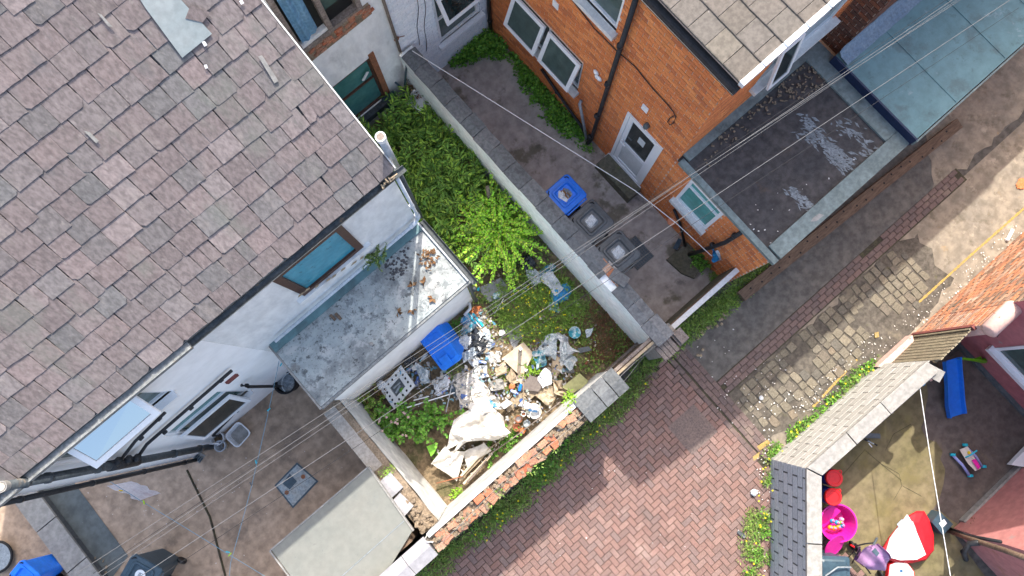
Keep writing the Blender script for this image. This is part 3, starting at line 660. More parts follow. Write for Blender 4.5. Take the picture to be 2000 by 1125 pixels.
# verge and gutter
MB().bar(Vector((-2.155, EV, EZ)) - rn * .06, Vector((-2.155, EV, EZ)) - rn * .06 + sd * 6.7, .09, .075, up=rn).build('verge_mortar', 'render_grey', roof)
def gutter(b, p0, p1, r=.06, n=7):
    p0 = Vector(p0); p1 = Vector(p1); d = (p1 - p0).normalized(); s_ = Vector((-d.y, d.x, 0)); L = []
    for p in (p0, p1):
        L.append([p + s_ * r * math.cos(t) - Z * r * math.sin(t) for t in [math.pi * k / n for k in range(n + 1)]] + [p + s_ * (r - .008) * math.cos(t) - Z * (r - .008) * math.sin(t) for t in [math.pi * k / n for k in range(n, -1, -1)]])
    return b.loft(L, True, True)
gm = gutter(MB(), (-5.6, 4.612, 5.885), (-2.02, 4.612, 5.895), .05).build('gutter', 'gutter_dark', house)
MB().box(-9.7, -5.6, 4.578, 4.662, 5.84, 5.90).build('gutter', 'gutter_grey', house); MB().box(-9.7, -5.6, 4.56, 4.575, 5.83, 5.91).build('gutter_lip', 'gutter_grey', house)
MB().box(-9.6, -2.16, 4.672, 4.728, 5.75, 5.92).build('fascia', 'conc_pale', house)
# windows of the rear wall
window(house, (-8.72, 4.73, 0), X, -Y, .57, 2.08, 4.48, 5.68, bars=(('v', 1.30),), sill=(.03, .12, .06), sillm='upvc')
sash(house, [(-7.72, 4.70, 5.66), (-6.62, 4.70, 5.68), (-6.62, 4.35, 5.29), (-7.72, 4.33, 5.27)], gm='glass_mirror', fw=.085)
window(house, (-8.72, 4.73, 0), X, -Y, .90, 2.08, 1.4, 2.8, bars=(('h', 2.32),), sill=(.04, .1, .05), sillm='upvc', gm='glass_teal')
sash(house, [(-7.80, 4.67, 2.28), (-6.68, 4.67, 2.30), (-6.68, 4.55, 1.5), (-7.80, 4.55, 1.48)], gm='glass', fw=.075)
w_ = window(house, (-5.6, 4.732, 0), X, -Y, 1.24, 2.44, 3.96, 5.5, fm='wood_brown', gm='glass_blue', fw=.12, rec=-.01)
MB().box(-4.5, -3.05, 4.66, 4.75, 3.74, 3.945).build('window_sill', 'render_grey', house)
b = MB()
for x, y in ((585, 578), (600, 566), (618, 560), (640, 548), (652, 540), (668, 528), (690, 515), (705, 505)):
    p = hit(x, y, Vector((0, 4.655, 0)), -Y); b.poly([p + X * random.uniform(-.09, -.03) + Z * random.uniform(-.04, 0), p + X * random.uniform(.02, .06) - Z * .05, p + X * random.uniform(.05, .1) + Z * .02, p + X * .01 + Z * .06])
b.build('peeling_paint', 'wood_board', house)
# pipes on the rear wall
def wp(x, y, v=4.66): return hit(x, y, Vector((0, v, 0)), -Y)
def pipe(name, pts, r, m, parent, collars=(), **kw):
    b = MB().tube(pts, r, 10)
    for t in collars:
        p = Vector(pts[0]).lerp(Vector(pts[-1]), t); q = Vector(pts[0]).lerp(Vector(pts[-1]), t + .06 / max(.1, (Vector(pts[-1]) - Vector(pts[0])).length)); b.tube([p, q], r * 1.22, 10)
    return b.build(name, m, parent, smooth=True, **kw)
sp = pipe('soil_pipe', [(-8.2, 4.60, 0), (-8.2, 4.60, 6.28)], .062, 'gutter_dark', house, (.13, .3, .5, .68, .86, .93))
MB().lathe([(.063, 6.2), (.070, 6.29), (.055, 6.29), (.050, 6.1)], (-8.2, 4.60, 0), 16).build('pipe_rim', 'conc_pale', sp)
b = MB().tube([(-8.2, 4.60, 3.2), (-8.2, 4.60, 4.0)], .085, 10)
for z in (3.3, 3.55, 3.85): b.tube([(-8.2, 4.6, z), (-8.05, 4.58, z + .12)], .06, 8)
b.build('pipe_junction', 'black_pipe', sp, smooth=True)
pipe('downpipe', [(-8.72, 4.66, 0), (-8.72, 4.66, 5.84)], .04, 'black_pipe', house, (.08, .35, .62, .9))
pipe('waste_pipe', [(-6.06, 4.66, 3.50), (-7.85, 4.66, 3.36), (-7.98, 4.63, 3.34), (-8.1, 4.61, 3.3)], .028, 'black_pipe', house, (.1, .42, .7))
pipe('waste_pipe', [(-7.05, 4.66, 4.08), (-7.72, 4.66, 3.92), (-7.95, 4.62, 3.88), (-8.12, 4.61, 3.8)], .026, 'black_pipe', house, (.1, .5))
pipe('waste_pipe', [(-7.08, 4.66, 1.08), (-7.9, 4.66, .72), (-7.93, 4.64, .3)], .026, 'black_pipe', house, (.05,))
pipe('waste_pipe', [(-6.41, 4.66, 2.35), (-6.38, 4.60, 2.2), (-6.35, 4.60, .35)], .03, 'black_pipe', house, (.1,))
MB().box(-6.42, -6.2, 4.69, 4.733, 2.84, 2.96).build('red_panel', 'red_wood', house)
dp = pipe('white_downpipe', [(-2.17, 4.64, 5.84), (-2.16, 4.69, 3.5), (-2.17, 4.66, 3.36), (-2.32, 4.64, 3.30), (-5.3, 4.64, 3.24)], .03, 'white_pipe', house)
MB().tube([(-2.165, 4.69, 4.0), (-2.165, 4.69, 4.1)], .045, 10).tube([(-2.165, 4.69, 3.5), (-2.165, 4.68, 3.38)], .046, 10).tube([(-2.25, 4.65, 3.32), (-2.38, 4.64, 3.30)], .044, 10).build('pipe_collar', 'white_pipe', dp)
pipe('black_downpipe', [(-2.1, 4.66, 5.84), (-2.1, 4.74, 3.0)], .034, 'gutter_dark', house, (.02,))
wstack = pipe('white_vent_pipe', [(-2.06, 4.86, 5.4), (-2.06, 4.86, 6.62)], .055, 'grey_pipe', house)
MB().lathe([(.056, 6.52), (.066, 6.53), (.067, 6.63), (.05, 6.63), (.048, 6.4)], (-2.06, 4.86, 0), 18).build('pipe_rim', 'upvc', wstack)
MB().lathe([(.047, 6.632), (.046, 6.634)], (-2.06, 4.86, 0), 16).build('pipe_bore', 'wood_old', wstack); MB().lathe([(.050, 6.292), (.049, 6.294)], (-8.2, 4.60, 0), 16).build('pipe_bore', 'mortar_pale', sp)
b = MB()
for i in range(14):
    b.mbox(Matrix.Translation(wp(746 + i * 1.9 + random.uniform(-3, 3), 366 - i * 1.5 + random.uniform(-3, 3), 4.60) + Z * .03) @ Matrix.Rotation(random.uniform(0, 3), 4, 'X') @ Matrix.Rotation(random.uniform(0, 3), 4, 'Z'), .07, .02, .012)
b.build('gutter_debris', 'wood_board', house, kind='stuff')

# lean-to extension
ext = thing('rear_lean_to', 'low white walled extension with weathered grey and white flat roof', 'extension', (-3.8, 3.4, 0))
MB().box(-5.38, -2.26, 3.42, 4.73, 0, 2.84).build('wall', 'render_white', ext)
MB().box(-5.46, -2.20, 3.36, 4.728, 2.85, 2.95).build('flat_roof', 'ext_roof', ext)
MB().box(-5.46, -2.20, 4.56, 4.73, 2.953, 2.985).build('flashing', 'felt_blue', ext)
MB().box(-5.47, -2.19, 3.315, 3.355, 2.83, 2.93).build('drip_edge', 'gutter_grey', ext)
MB().box(-5.50, -5.465, 3.33, 4.72, 2.86, 2.95).build('roof_edge', 'conc_pale', ext)
gutter(MB(), (-2.14, 4.72, 2.90), (-2.14, 3.26, 2.89), .055).build('gutter', 'gutter_dark', ext)
MB().bar((-2.215, 4.70, 2.97), (-2.215, 3.36, 2.97), .03, .04).build('roof_trim', 'grey_pipe', ext)
pipe('downpipe', [(-2.16, 3.30, 2.86), (-2.22, 3.37, 2.6), (-2.22, 3.37, .1)], .036, 'gutter_dark', ext, (.3, .9))
pipe('waste_pipe', [(-2.35, 3.40, .34), (-2.42, 3.30, .34), (-2.6, 3.28, .30)], .03, 'plastic_white', ext)

# ================================================================== MAIN TERRACE (grey render and white brick)
gh = thing('grey_rendered_house', 'grey rendered terraced house with broken timber upper window', 'house', (-1.2, 7.85, 0))
o_ = Vector((-2.3, 7.85, -.1)); zz = .1
facade(MB(), o_, X, -Y, 2.08, 6.35, [(.40, 1.66, 4.02 + zz, 5.75 + zz), (.50, 1.46, .72 + zz, 2.48 + zz)], .14).build('wall', 'render_grey', gh)
MB().slab([(-2.3, 7.7, 6.2), (-.22, 7.7, 6.2), (-.22, 12.5, 9.3), (-2.3, 12.5, 9.3)], .1).build('roof', 'slate', gh)
f = MB(); frame_rect(f, (-2.3, 7.85, 0), X, -Y, .38, 1.68, 4.0, 5.77, .09, .03, -.1); plate(f, (-2.3, 7.85, 0), X, -Y, .99, 1.08, 4.09, 5.68, .025, -.09)
w_ = f.build('window', 'wood_old', gh)
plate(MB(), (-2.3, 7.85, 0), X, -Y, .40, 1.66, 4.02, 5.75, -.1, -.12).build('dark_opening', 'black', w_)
plate(MB(), (-2.3, 7.85, 0), X, -Y, 1.09, 1.58, 4.5, 5.68, -.05, -.065).build('pane', 'glass_green', w_)
MB().grid(lambda a, c: (-1.78 + a * .34, 7.88 + .02 * math.sin(a * 14), 4.1 + c * 1.5 + .16 * a), 10, 8).build('torn_curtain', 'cloth_blue', w_)
plate(MB(), (-2.3, 7.85, 0), X, -Y, .47, .99, 4.09, 4.17, .0, -.09).build('pale_rail', 'paint_white', w_)
items = []
for k in range(34):
    x = random.uniform(-1.75, -.50); z = random.uniform(3.72, 3.98) + (x + 1.2) * .06
    items.append((None, x, z))
RB = block_piece('rubble_brick', 'rubble_brick', .12, .06, .05, 4, .012)
pieces([(random.choice(RB), Matrix.Translation((x, 7.86, z)) @ Matrix.Rotation(math.pi / 2, 4, 'X') @ Matrix.Rotation(random.uniform(-.3, .3), 4, 'Z')) for _, x, z in items], 'exposed_brick', 'exposed_bricks', 'rubble_brick', gh)
MB().box(-1.85, -.5, 7.835, 7.86, 3.66, 4.0).build('raw_lintel', 'rubble_mortar', gh)
window(gh, (-2.3, 7.85, 0), X, -Y, .50, 1.46, .72, 2.48, fm='wood_brown', gm='glass_teal', fw=.07, bars=(('h', 1.72),), sill=None, rec=.04)
plate(MB(), (-2.3, 7.85, 0), X, -Y, 1.44, 1.56, .72, 2.6, .03, -.03).build('window_post', 'rust', gh)
MB().box(-1.9, -.68, 7.72, 7.87, .52, .70).build('window_sill', 'gutter_dark', gh)
MB().bar((-1.15, 7.84, 1.95), (-1.0, 7.84, 2.1), .02, .06).build('window_vent', 'plastic_white', gh)
pipe('corner_downpipe', [(-.24, 7.80, 6.0), (-.24, 7.80, 2.0)], .03, 'wood_old', gh)
b = MB().lathe([(.03, 0), (.06, .02), (.04, .05)], (0, 0, 0), 8); b.xform(Matrix.Translation(hit(773, 74, Vector((0, 7.84, 0)), -Y)) @ Matrix.Rotation(math.pi / 2, 4, 'X')); b.tube([hit(773, 74, Vector((0, 7.84, 0)), -Y), hit(790, 70, Vector((0, 7.83, 0)), -Y)], .008, 5); b.build('broken_bracket', 'rust', gh)

wh = thing('white_brick_house', 'white painted brick terraced house with open white upper sash', 'house', (.9, 7.85, 0))
hw = [(.90, 1.98, 1.02 + zz, 2.75 + zz)]
o_ = Vector((-.2, 7.85, -.1)); facade(MB(), o_ + Y * .009, X, -Y, 2.23, 6.35, hw, .12).build('wall_backing', 'mortar_white', wh)
MB().slab([(-.2, 7.7, 6.2), (2.03, 7.7, 6.2), (2.03, 12.5, 9.3), (-.2, 12.5, 9.3)], .1).build('roof', 'slate', wh)
BWb = brick_bases('brick', 'brick_white'); pieces(brick_items(o_, X, -Y, 2.23, 6.3, .215, .067, BWb, hw), 'brick', 'painted_bricks', 'brick_white', wh, 260)
window(wh, (-.2, 7.85, 0), X, -Y, .90, 1.98, 1.02, 2.75, fm='upvc', gm='glass_green', fw=.07, bars=(('h', 1.85),), sill=(.06, .1, .09), sillm='brick_white')
sash(wh, [(.76, 7.80, 2.72), (1.72, 7.80, 2.72), (1.72, 7.55, 2.12), (.76, 7.55, 2.12)], gm='glass', fw=.075)
pipe('black_drainpipe', [(1.96, 7.76, 6.1), (1.96, 7.76, 0)], .045, 'black_pipe', wh, (.3, .6, .9))
for sx, ln in ((815, 0), (826, 1)):
    q = [hit(sx + 2 * math.sin(y * .09) + y * .03 + ln * 3, y, Vector((0, 7.835, 0)), -Y) for y in range(-20, 95 + 15 * ln, 12)]
    MB().tube(q, .006, 5).build('wall_cable', 'black_pipe', wh)

# ================================================================== ORANGE BRICK HOUSE
bh = thing('orange_brick_house', 'orange brick house with white plastic door and open white windows', 'house', (2.03, 5.2, 0))
o_ = Vector((2.03, 7.84, -.1))            # along -Y : distance s = 7.84 - v
def sv(v): return 7.84 - v
hb = [(sv(7.06), sv(5.10), 1.42 + zz, 2.58 + zz), (sv(5.75), sv(4.62), 4.50 + zz, 5.75 + zz), (sv(3.88), sv(2.94), .28 + zz, 2.64 + zz), (sv(2.20), sv(1.34), 1.36 + zz, 2.60 + zz)]
def topskip(x, z): return x > sv(2.60) and z > 2.80 + zz
facade(MB(), o_ + X * .009, -Y, -X, sv(2.6), 6.40, hb[:3], .12).build('wall_backing', 'mortar', bh)
h3 = [(a - sv(2.6), c - sv(2.6), d, e) for a, c, d, e in hb if a > sv(2.6)]
facade(MB(), (2.039, 2.6, -.1), -Y, -X, 2.42, 2.92, h3, .12).build('lower_wall_backing', 'mortar', bh)
OB = brick_bases('brick', 'brick_orange', k=4)
items = brick_items(o_, -Y, -X, sv(2.6), 6.33, .205, .082, OB, hb[:3], .013)
items += brick_items((2.03, 2.595, -.1), -Y, -X, 2.41, 2.88, .205, .082, OB, h3, .013)
o2 = Vector((2.03, 2.6, 2.80)); facade(MB(), o2 + Y * .009, X, -Y, 3.57, 3.44, [(1.3, 3.12, 1.18, 2.35)], .1).build('gable_backing', 'mortar', bh)
items += brick_items(o2, X, -Y, 3.57, 3.45, .205, .082, OB, [(1.3, 3.12, 1.18, 2.35)], .013)
pieces(items, 'brick', 'brickwork', 'brick_orange', bh, 300)
MB().box(2.05, 11, 2.62, 7.84, 6.0, 6.25).build('ceiling', 'mortar', bh)
# concrete tiled roof with stepped white verge
SL = .16; ra = math.atan(SL); td = Vector((math.cos(ra), 0, math.sin(ra))); tn = Vector((-math.sin(ra), 0, math.cos(ra)))
E0 = Vector((1.93, 2.50, 6.28))
rf = MB().slab([E0 - tn * .01, E0 + td * 4 - tn * .01, E0 + td * 4 + Y * 5.4 - tn * .01, E0 + Y * 5.4 - tn * .01], .08).build('roof', 'mortar', bh)
TB = []
for _ in range(3):
    b = MB(); q = lambda: random.uniform(-.004, .004)
    b.loft([[(0, -.164, 0), (.42, -.164, 0), (.42, .164, 0), (0, .164, 0)], [(0 + q(), -.164, .038), (.42, -.164, .038), (.42, .164, .038), (0 + q(), .164, .038)], [(.012, -.158, .043), (.42, -.158, .043), (.42, .158, .043), (.012, .158, .043)]], True, True)
    TB.append(unit_piece(b, 'roof_tile', 'tile_conc'))
TBX = Matrix((td, Y, tn)).transposed().to_4x4(); items = []
for i in range(11):
    if i % 2: items.append((random.choice(TB), Matrix.Translation(E0 + td * (i * .365) + Y * .085 + tn * .012) @ TBX @ Matrix.Rotation(.055, 4, 'Y') @ Matrix.Diagonal((1, .5, 1, 1))))
    for j in range(16):
        c = E0 + td * (i * .365) + Y * (.17 + j * .333 + (.166 if i % 2 else 0)) + tn * .012
        items.append((random.choice(TB), Matrix.Translation(c) @ TBX @ Matrix.Rotation(.055, 4, 'Y') @ Matrix.Rotation(random.uniform(-.006, .006), 4, 'Z')))
pieces(items, 'roof_tile', 'further_roof_tiles', 'tile_conc', rf)
for i in range(10):
    c = E0 + td * (i * .365 - .01)
    m4 = Matrix.Translation(c + Y * .0 + tn * .03) @ TBX
    MB().mbox(m4 @ Matrix.Translation((.19, -.02, 0)) @ Matrix.Rotation(.05, 4, 'Y'), .385, .075, .12).build('verge_cap', 'upvc', rf)
gutter(MB(), (1.86, 7.8, 6.22), (1.86, 2.46, 6.22), .075).build('gutter', 'black_pipe', bh)
MB().box(1.93, 2.0, 2.52, 7.8, 6.05, 6.25).build('fascia', 'black', bh)
# windows and door on the long wall
fo = Vector((2.03, 7.84, 0))
def bwin(v1, v0, z0, z1, **kw): return window(bh, fo, -Y, -X, sv(v1), sv(v0), z0, z1, **kw)
bwin(7.06, 5.10, 1.42, 2.58, gm='glass_green', bars=(('v', sv(6.06)),), sill=(.05, .14, .08), rec=.06)
sash(bh, [(2.0, 7.02, 2.56), (2.0, 6.12, 2.56), (1.74, 6.12, 1.75), (1.74, 7.02, 1.75)], gm='glass_green', fw=.085)
sash(bh, [(2.0, 6.02, 2.56), (2.0, 5.13, 2.56), (1.76, 5.13, 1.72), (1.76, 6.02, 1.72)], gm='glass_green', fw=.085)
bwin(5.75, 4.62, 4.50, 5.75, gm='glass_green', bars=(('h', 5.3),), sill=(.05, .12, .1), rec=.06)
bwin(2.20, 1.34, 1.36, 2.60, gm='glass_aqua', bars=(('h', 2.28),), fw=.07, sill=(.04, .10, .12), rec=.03)
d_ = MB(); frame_rect(d_, fo, -Y, -X, sv(3.88), sv(2.94), .28, 2.64, .075, .02, -.08)
dr = d_.build('door', 'upvc', bh)
l_ = MB(); frame_rect(l_, fo, -Y, -X, sv(3.80), sv(3.02), .36, 2.56, .10, .0, -.06); plate(l_, fo, -Y, -X, sv(3.70), sv(3.12), 1.28, 1.40, .0, -.05); l_.build('door_leaf', 'upvc', dr)
plate(MB(), fo, -Y, -X, sv(3.70), sv(3.12), .46, 1.28, -.02, -.04).build('door_panel', 'white_enamel', dr)
plate(MB(), fo, -Y, -X, sv(3.70), sv(3.12), 1.40, 2.46, -.02, -.035).build('door_pane', 'glass', dr)
plate(MB(), fo, -Y, -X, sv(3.46), sv(3.30), 1.9, 2.15, -.012, -.02).build('notice', 'white_enamel', dr)
MB().bar((1.98, 3.74, 1.38), (1.98, 3.74, 1.55), .03, .03).bar((1.96, 3.74, 1.45), (1.96, 3.62, 1.45), .02, .025).build('handle', 'upvc', dr)
plate(MB(), fo, -Y, -X, sv(3.92), sv(2.90), .18, .28, .14, -.05).build('door_sill', 'upvc', dr)
# things fixed on the wall
for v, z in ((5.95, 3.55), (3.60, 3.30)): plate(MB(), fo, -Y, -X, sv(v) - .07, sv(v) + .07, z - .09, z + .09, .02, 0).build('vent_cover', 'upvc', bh)
b = MB().lathe([(.09, 0), (.085, .06), (.05, .09)], (0, 0, 0), 14); b.v = [(x, y * .65, z) for x, y, z in b.v]
b.xform(Matrix.Translation((2.03, 3.42, 2.88)) @ Matrix.Rotation(-math.pi / 2, 4, 'Y')); b.build('bulkhead_lamp', 'bin_grey', bh, smooth=True)
b = MB()
for k in range(3): b.lathe([(.055, 0), (.07, .02), (.03, .05)], (random.uniform(-.05, .05), k * .05 - .05, 0), 9)
b.xform(Matrix.Translation((2.03, 4.72, 2.78)) @ Matrix.Rotation(-math.pi / 2, 4, 'Y')); b.build('filler_patch', 'upvc', bh, smooth=True)
def wu(x, y, u=2.01): return hit(x, y, Vector((u, 0, 0)), -X)
MB().tube([wu(*q) for q in ((1110, -10), (1160, 55), (1200, 95), (1240, 130), (1275, 173), (1300, 200), (1315, 218), (1320, 228), (1316, 240), (1308, 244), (1304, 238), (1309, 230), (1318, 226))], .010, 6).build('wall_cable', 'black_pipe', bh)
pipe('downpipe', [(1.95, 4.40, 6.15), (1.95, 4.40, .25), (1.88, 4.42, .08)], .045, 'black_pipe', bh, (.02, .27, .5, .74, .93))
pipe('grey_waste_pipe', [(1.98, 4.92, 1.35), (1.93, 4.90, 1.28), (1.92, 4.50, .1)], .032, 'grey_pipe', bh)
pipe('black_hose', [(1.97, 6.1, .9), (1.96, 5.5, .62), (1.95, 4.75, .35), (1.93, 4.45, .1)], .034, 'black_pipe', bh, (.3,))
pipe('rainwater_pipe', [(2.0, .90, 2.72), (1.96, .92, 1.9), (1.90, 1.05, .9), (1.86, 1.15, .12)], .042, 'black_pipe', bh, (.1, .5))
pipe('thin_waste_pipe', [(1.98, 2.05, 1.0), (1.97, 1.75, .7), (1.93, 1.35, .1)], .03, 'black_pipe', bh)
# gable window above the flat roof
window(bh, (2.03, 2.6, 0), X, -Y, 1.3, 3.12, 3.98, 5.15, gm='glass_green', bars=(('v', 1.85),), sill=(.06, .13, .1), sillm='upvc_dirty', rec=.03)
sash(bh, [(3.38, 2.59, 5.1), (3.86, 2.59, 5.1), (3.86, 2.40, 4.1), (3.38, 2.40, 4.1)], gm='glass', fw=.06)
# step outside the door
step = thing('door_step', 'mossy concrete step block below the white door', 'step', (1.82, 3.4, 0)); 
b = MB().loft([rr(.36, 1.06, .02, 0), rr(.35, 1.05, .02, .27), rr(.33, 1.03, .03, .295)], True, True); b.xform(Matrix.Translation((1.83, 3.39, .003))); b.build('step_block', 'stone_moss', step)

# flat roofed extension of the brick house
fx = thing('dark_flat_roofed_extension', 'low extension with dark felt roof and green grey kerb edges', 'extension', (3.7, .2, 0))
MB().box(2.24, 5.35, .22, 2.59, 0, 2.72).build('wall', 'mortar', fx)
MB().box(2.03, 5.45, .18, 2.595, 2.75, 2.83).build('felt_roof', 'felt_dark', fx)
MB().box(1.985, 2.10, .12, 2.55, 2.76, 2.86).build('kerb_edge', 'felt_edge', fx)
MB().box(2.135, 5.44, .12, .42, 2.76, 2.885).build('kerb_edge', 'felt_edge', fx)
MB().box(5.02, 5.45, .425, 2.59, 2.80, 2.875).build('kerb_edge', 'felt_edge', fx)
MB().box(2.135, 5.0, 2.44, 2.60, 2.80, 2.92).build('kerb_edge', 'felt_edge', fx)
MB().slab([hit(x, y, Vector((0, 0, 2.892)), Z) for x, y in ((1588, 425), (1600, 417), (1610, 420), (1595, 432), (1583, 433))], .004).build('lead_scrap', 'conc_pale', fx)
b = MB()
for k in range(140):
    x = random.uniform(2.2, 5.0); y = 2.42 - abs(random.gauss(0, .16)); b.mbox(Matrix.Translation((x if k % 2 else random.uniform(4.2, 5.3), max(1.9, y) if k % 2 else random.uniform(1.9, 2.42), 2.86)) @ Matrix.Rotation(random.uniform(0, 6), 4, 'Z') @ Matrix.Rotation(random.uniform(-.5, .5), 4, 'X'), random.uniform(.02, .07), random.uniform(.01, .04), .012)
b.build('roof_debris', 'rubble_mortar', fx, kind='stuff')

b = MB()
for (ax, ay, bx_, by, n, wd) in ((1565, 225, 1650, 330, 150, 16), (1535, 365, 1590, 415, 60, 14), (1640, 240, 1700, 300, 60, 26), (1560, 250, 1600, 290, 40, 18), (1610, 280, 1670, 335, 60, 22)):
    for k in range(n):
        t = random.random(); x = ax + (bx_ - ax) * t + random.gauss(0, wd * .5); y = ay + (by - ay) * t + random.gauss(0, wd * .3)
        p = hit(x, y, Vector((0, 0, 2.8335)), Z)
        if not (2.2 < p.x < 4.98 and .47 < p.y < 2.4): continue
        a = -1.25 + random.gauss(0, .35); l = random.uniform(.04, .20); w = random.uniform(.008, .03); d = Vector((math.cos(a), math.sin(a), 0)); e = Vector((-d.y, d.x, 0))
        zz_ = Z * (k % 40) * 2e-5; b.poly([p + zz_, p + d * l * .4 + e * w + zz_, p + d * l + zz_, p + d * l * .5 - e * w + zz_])
b.build('silver_paint_strokes', 'silver_paint', fx, kind='stuff')
# blue grey flat roof and the tall neighbour
nb = thing('old_brick_house', 'neighbouring house of dark old brick rising over the blue grey roof', 'house', (8, 2.2, 0))
MB().box(5.635, 12.0, 2.17, 8, 0, 6.2).build('wall_backing', 'mortar', nb)
KB = brick_bases('brick', 'brick_old'); items = brick_items((5.62, 2.60, 2.7), -Y, -X, .44, 3.5, .205, .082, KB, gap=.013)
items += brick_items((5.62, 2.155, 2.9), X, -Y, 6.3, 3.2, .205, .082, KB, gap=.013)
pieces(items, 'brick', 'brickwork', 'brick_old', nb, 150)
MB().box(5.5, 12.1, 2.1, 8, 6.2, 6.3).build('roof', 'slate', nb)
gr = thing('blue_grey_garage', 'garage with weathered blue grey felt flat roof beside the alley', 'garage', (8, 1, 0))
MB().box(5.42, 12.5, .2, 2.14, 0, 2.95).build('wall', 'mortar', gr)
MB().box(5.34, 12.6, .12, 2.15, 2.98, 3.08).build('felt_roof', 'felt_blue', gr)
MB().box(5.30, 5.335, .10, 2.15, 2.80, 3.085).build('fascia_board', 'navy', gr)
MB().box(5.30, 12.6, .07, .10, 2.9, 3.07).build('drip_edge', 'felt_edge', gr)
for xx in (6.35, 7.6, 8.6): MB().bar((xx, .14, 3.085), (xx + .02, 2.1, 3.085), .05, .012).build('felt_seam', 'felt_blue', gr)
def flash(a, c):
    x = 5.36 + a * 6.9; p = [(2.155, .30), (2.14, .12), (2.06, .05), (1.88, .012)][c]
    return (x, p[0] + .015 * nz3(x * 5, c) - (.05 * nz3(x * 2.3, 4) if c == 3 else 0), 3.085 + p[1] + .012 * nz3(x * 7, c + 9))
b = MB(); b.grid(lambda a, c: flash(a, int(round(c * 3))), 120, 3).build('lead_flashing', 'lead', gr, smooth=False)

# ================================================================== YARD WALLS
def saddle(x0, x1, y0, y1, z, h=.09, e=.05, axis='y', nseg=None):
    """saddleback coping stone with its ridge along the axis"""
    b = MB()
    if axis == 'y':
        xm = (x0 + x1) / 2; P = [(x0, z), (x1, z), (x1, z + e), (xm, z + h), (x0, z + e)]
        b.loft([[(p[0], y, p[1]) for p in P] for y in (y1, y0)], True, True)
    else:
        ym = (y0 + y1) / 2; P = [(y0, z), (y1, z), (y1, z + e), (ym, z + h), (y0, z + e)]
        b.loft([[(x, p[0], p[1]) for p in P] for x in (x0, x1)], True, True)
    return b
pw = thing('party_wall', 'long pale blue painted yard wall topped with dark saddle coping stones', 'wall', (-.1, 4, 0))
def pwf(a, c):
    y = .45 + a * 7.35; return (-.285 + .010 * nz3(y * 1.5, c * 3), y, c * 1.9)
MB().grid(lambda a, c: pwf(1 - a, c), 60, 8).poly([(.03, .45, 0), (.03, 7.8, 0), (.03, 7.8, 1.9), (.03, .45, 1.9)]).poly([(-.285, .45, 1.9), (.03, .45, 1.9), (.03, 7.8, 1.9), (-.285, 7.8, 1.9)]).poly([(-.285, .45, 0), (.03, .45, 0), (.03, .45, 1.9), (-.285, .45, 1.9)]).build('wall', 'wall_blue', pw)
y = 7.72; k = 0
while y > .55:
    ln = random.choice((.40, .43, .46, .38)); y1 = max(.42, y - ln)
    if not (1.62 < (y + y1) / 2 < 2.25):
        b = saddle(-.295, .045, y1 + .010, y, 1.90, .085, .045); c = Vector((-.12, (y + y1) / 2, 1.9))
        b.xform(Matrix.Translation(c + Vector((random.uniform(-.012, .012), 0, 0))) @ Matrix.Rotation(random.uniform(-.025, .025), 4, 'Z') @ Matrix.Rotation(random.uniform(-.02, .02), 4, 'Y') @ Matrix.Translation(-c))
        b.build('coping_stone', 'coping_dark', pw)
    y = y1
b = saddle(-.315, .07, .30, .78, 1.915, .09, .05); b.build('coping_stone', 'coping_dark', pw)
# broken stretch: bare bricks with open perforations and a displaced stone
for k in range(5):
    yy = 1.58 + k * .125
    b = MB().box(-.14, .03, yy, yy + .11, 1.905, 1.955); b.build('bare_brick', 'brick_alley', pw)
for k in range(4): MB().box(.035, .085, 1.62 + k * .13, 1.70 + k * .13, 1.88, 1.93).build('brick_chunk', 'conc_pale', pw)
b = saddle(-.30, -.12, 1.95, 2.28, 1.91, .07, .04); b.build('coping_stone', 'coping_dark', pw)
loose = thing('displaced_coping_stone', 'loose dark coping stone lying askew on the bare bricks of the party wall', 'coping stone', (.12, 1.75, 1.96))
b = saddle(-.11, .11, -.17, .17, 0, .06, .05); b.xform(Matrix.Translation((-.02, 1.72, 1.965)) @ Matrix.Rotation(.25, 4, 'Z') @ Matrix.Rotation(.2, 4, 'Y')); b.build('stone', 'coping_dark', loose)
# pier where party wall meets the alley: stepped bare bricks
pier = thing('brick_pier', 'stepped stub of bare grey brown brick at alley end of party wall', 'pier', (0, .25, 0))
for i, (x0, x1, y0, y1, z0, z1) in enumerate([(-.30, .22, .06, .42, 0, 1.55), (-.30, .20, .06, .30, 1.56, 1.62), (-.34, -.06, .02, .28, 1.63, 1.70), (.04, .24, .02, .28, 1.63, 1.72), (-.36, -.28, .0, .3, 1.71, 1.77), (-.27, -.19, .0, .3, 1.71, 1.77), (-.18, -.10, .0, .3, 1.71, 1.77), (-.09, -.01, .0, .3, 1.71, 1.77), (.08, .26, .04, .30, 1.73, 1.80)]):
    MB().box(x0, x1, y0, y1, z0, z1).build('brick' if i else 'pier_base', 'wood_old' if i else 'mortar_pale', pier)

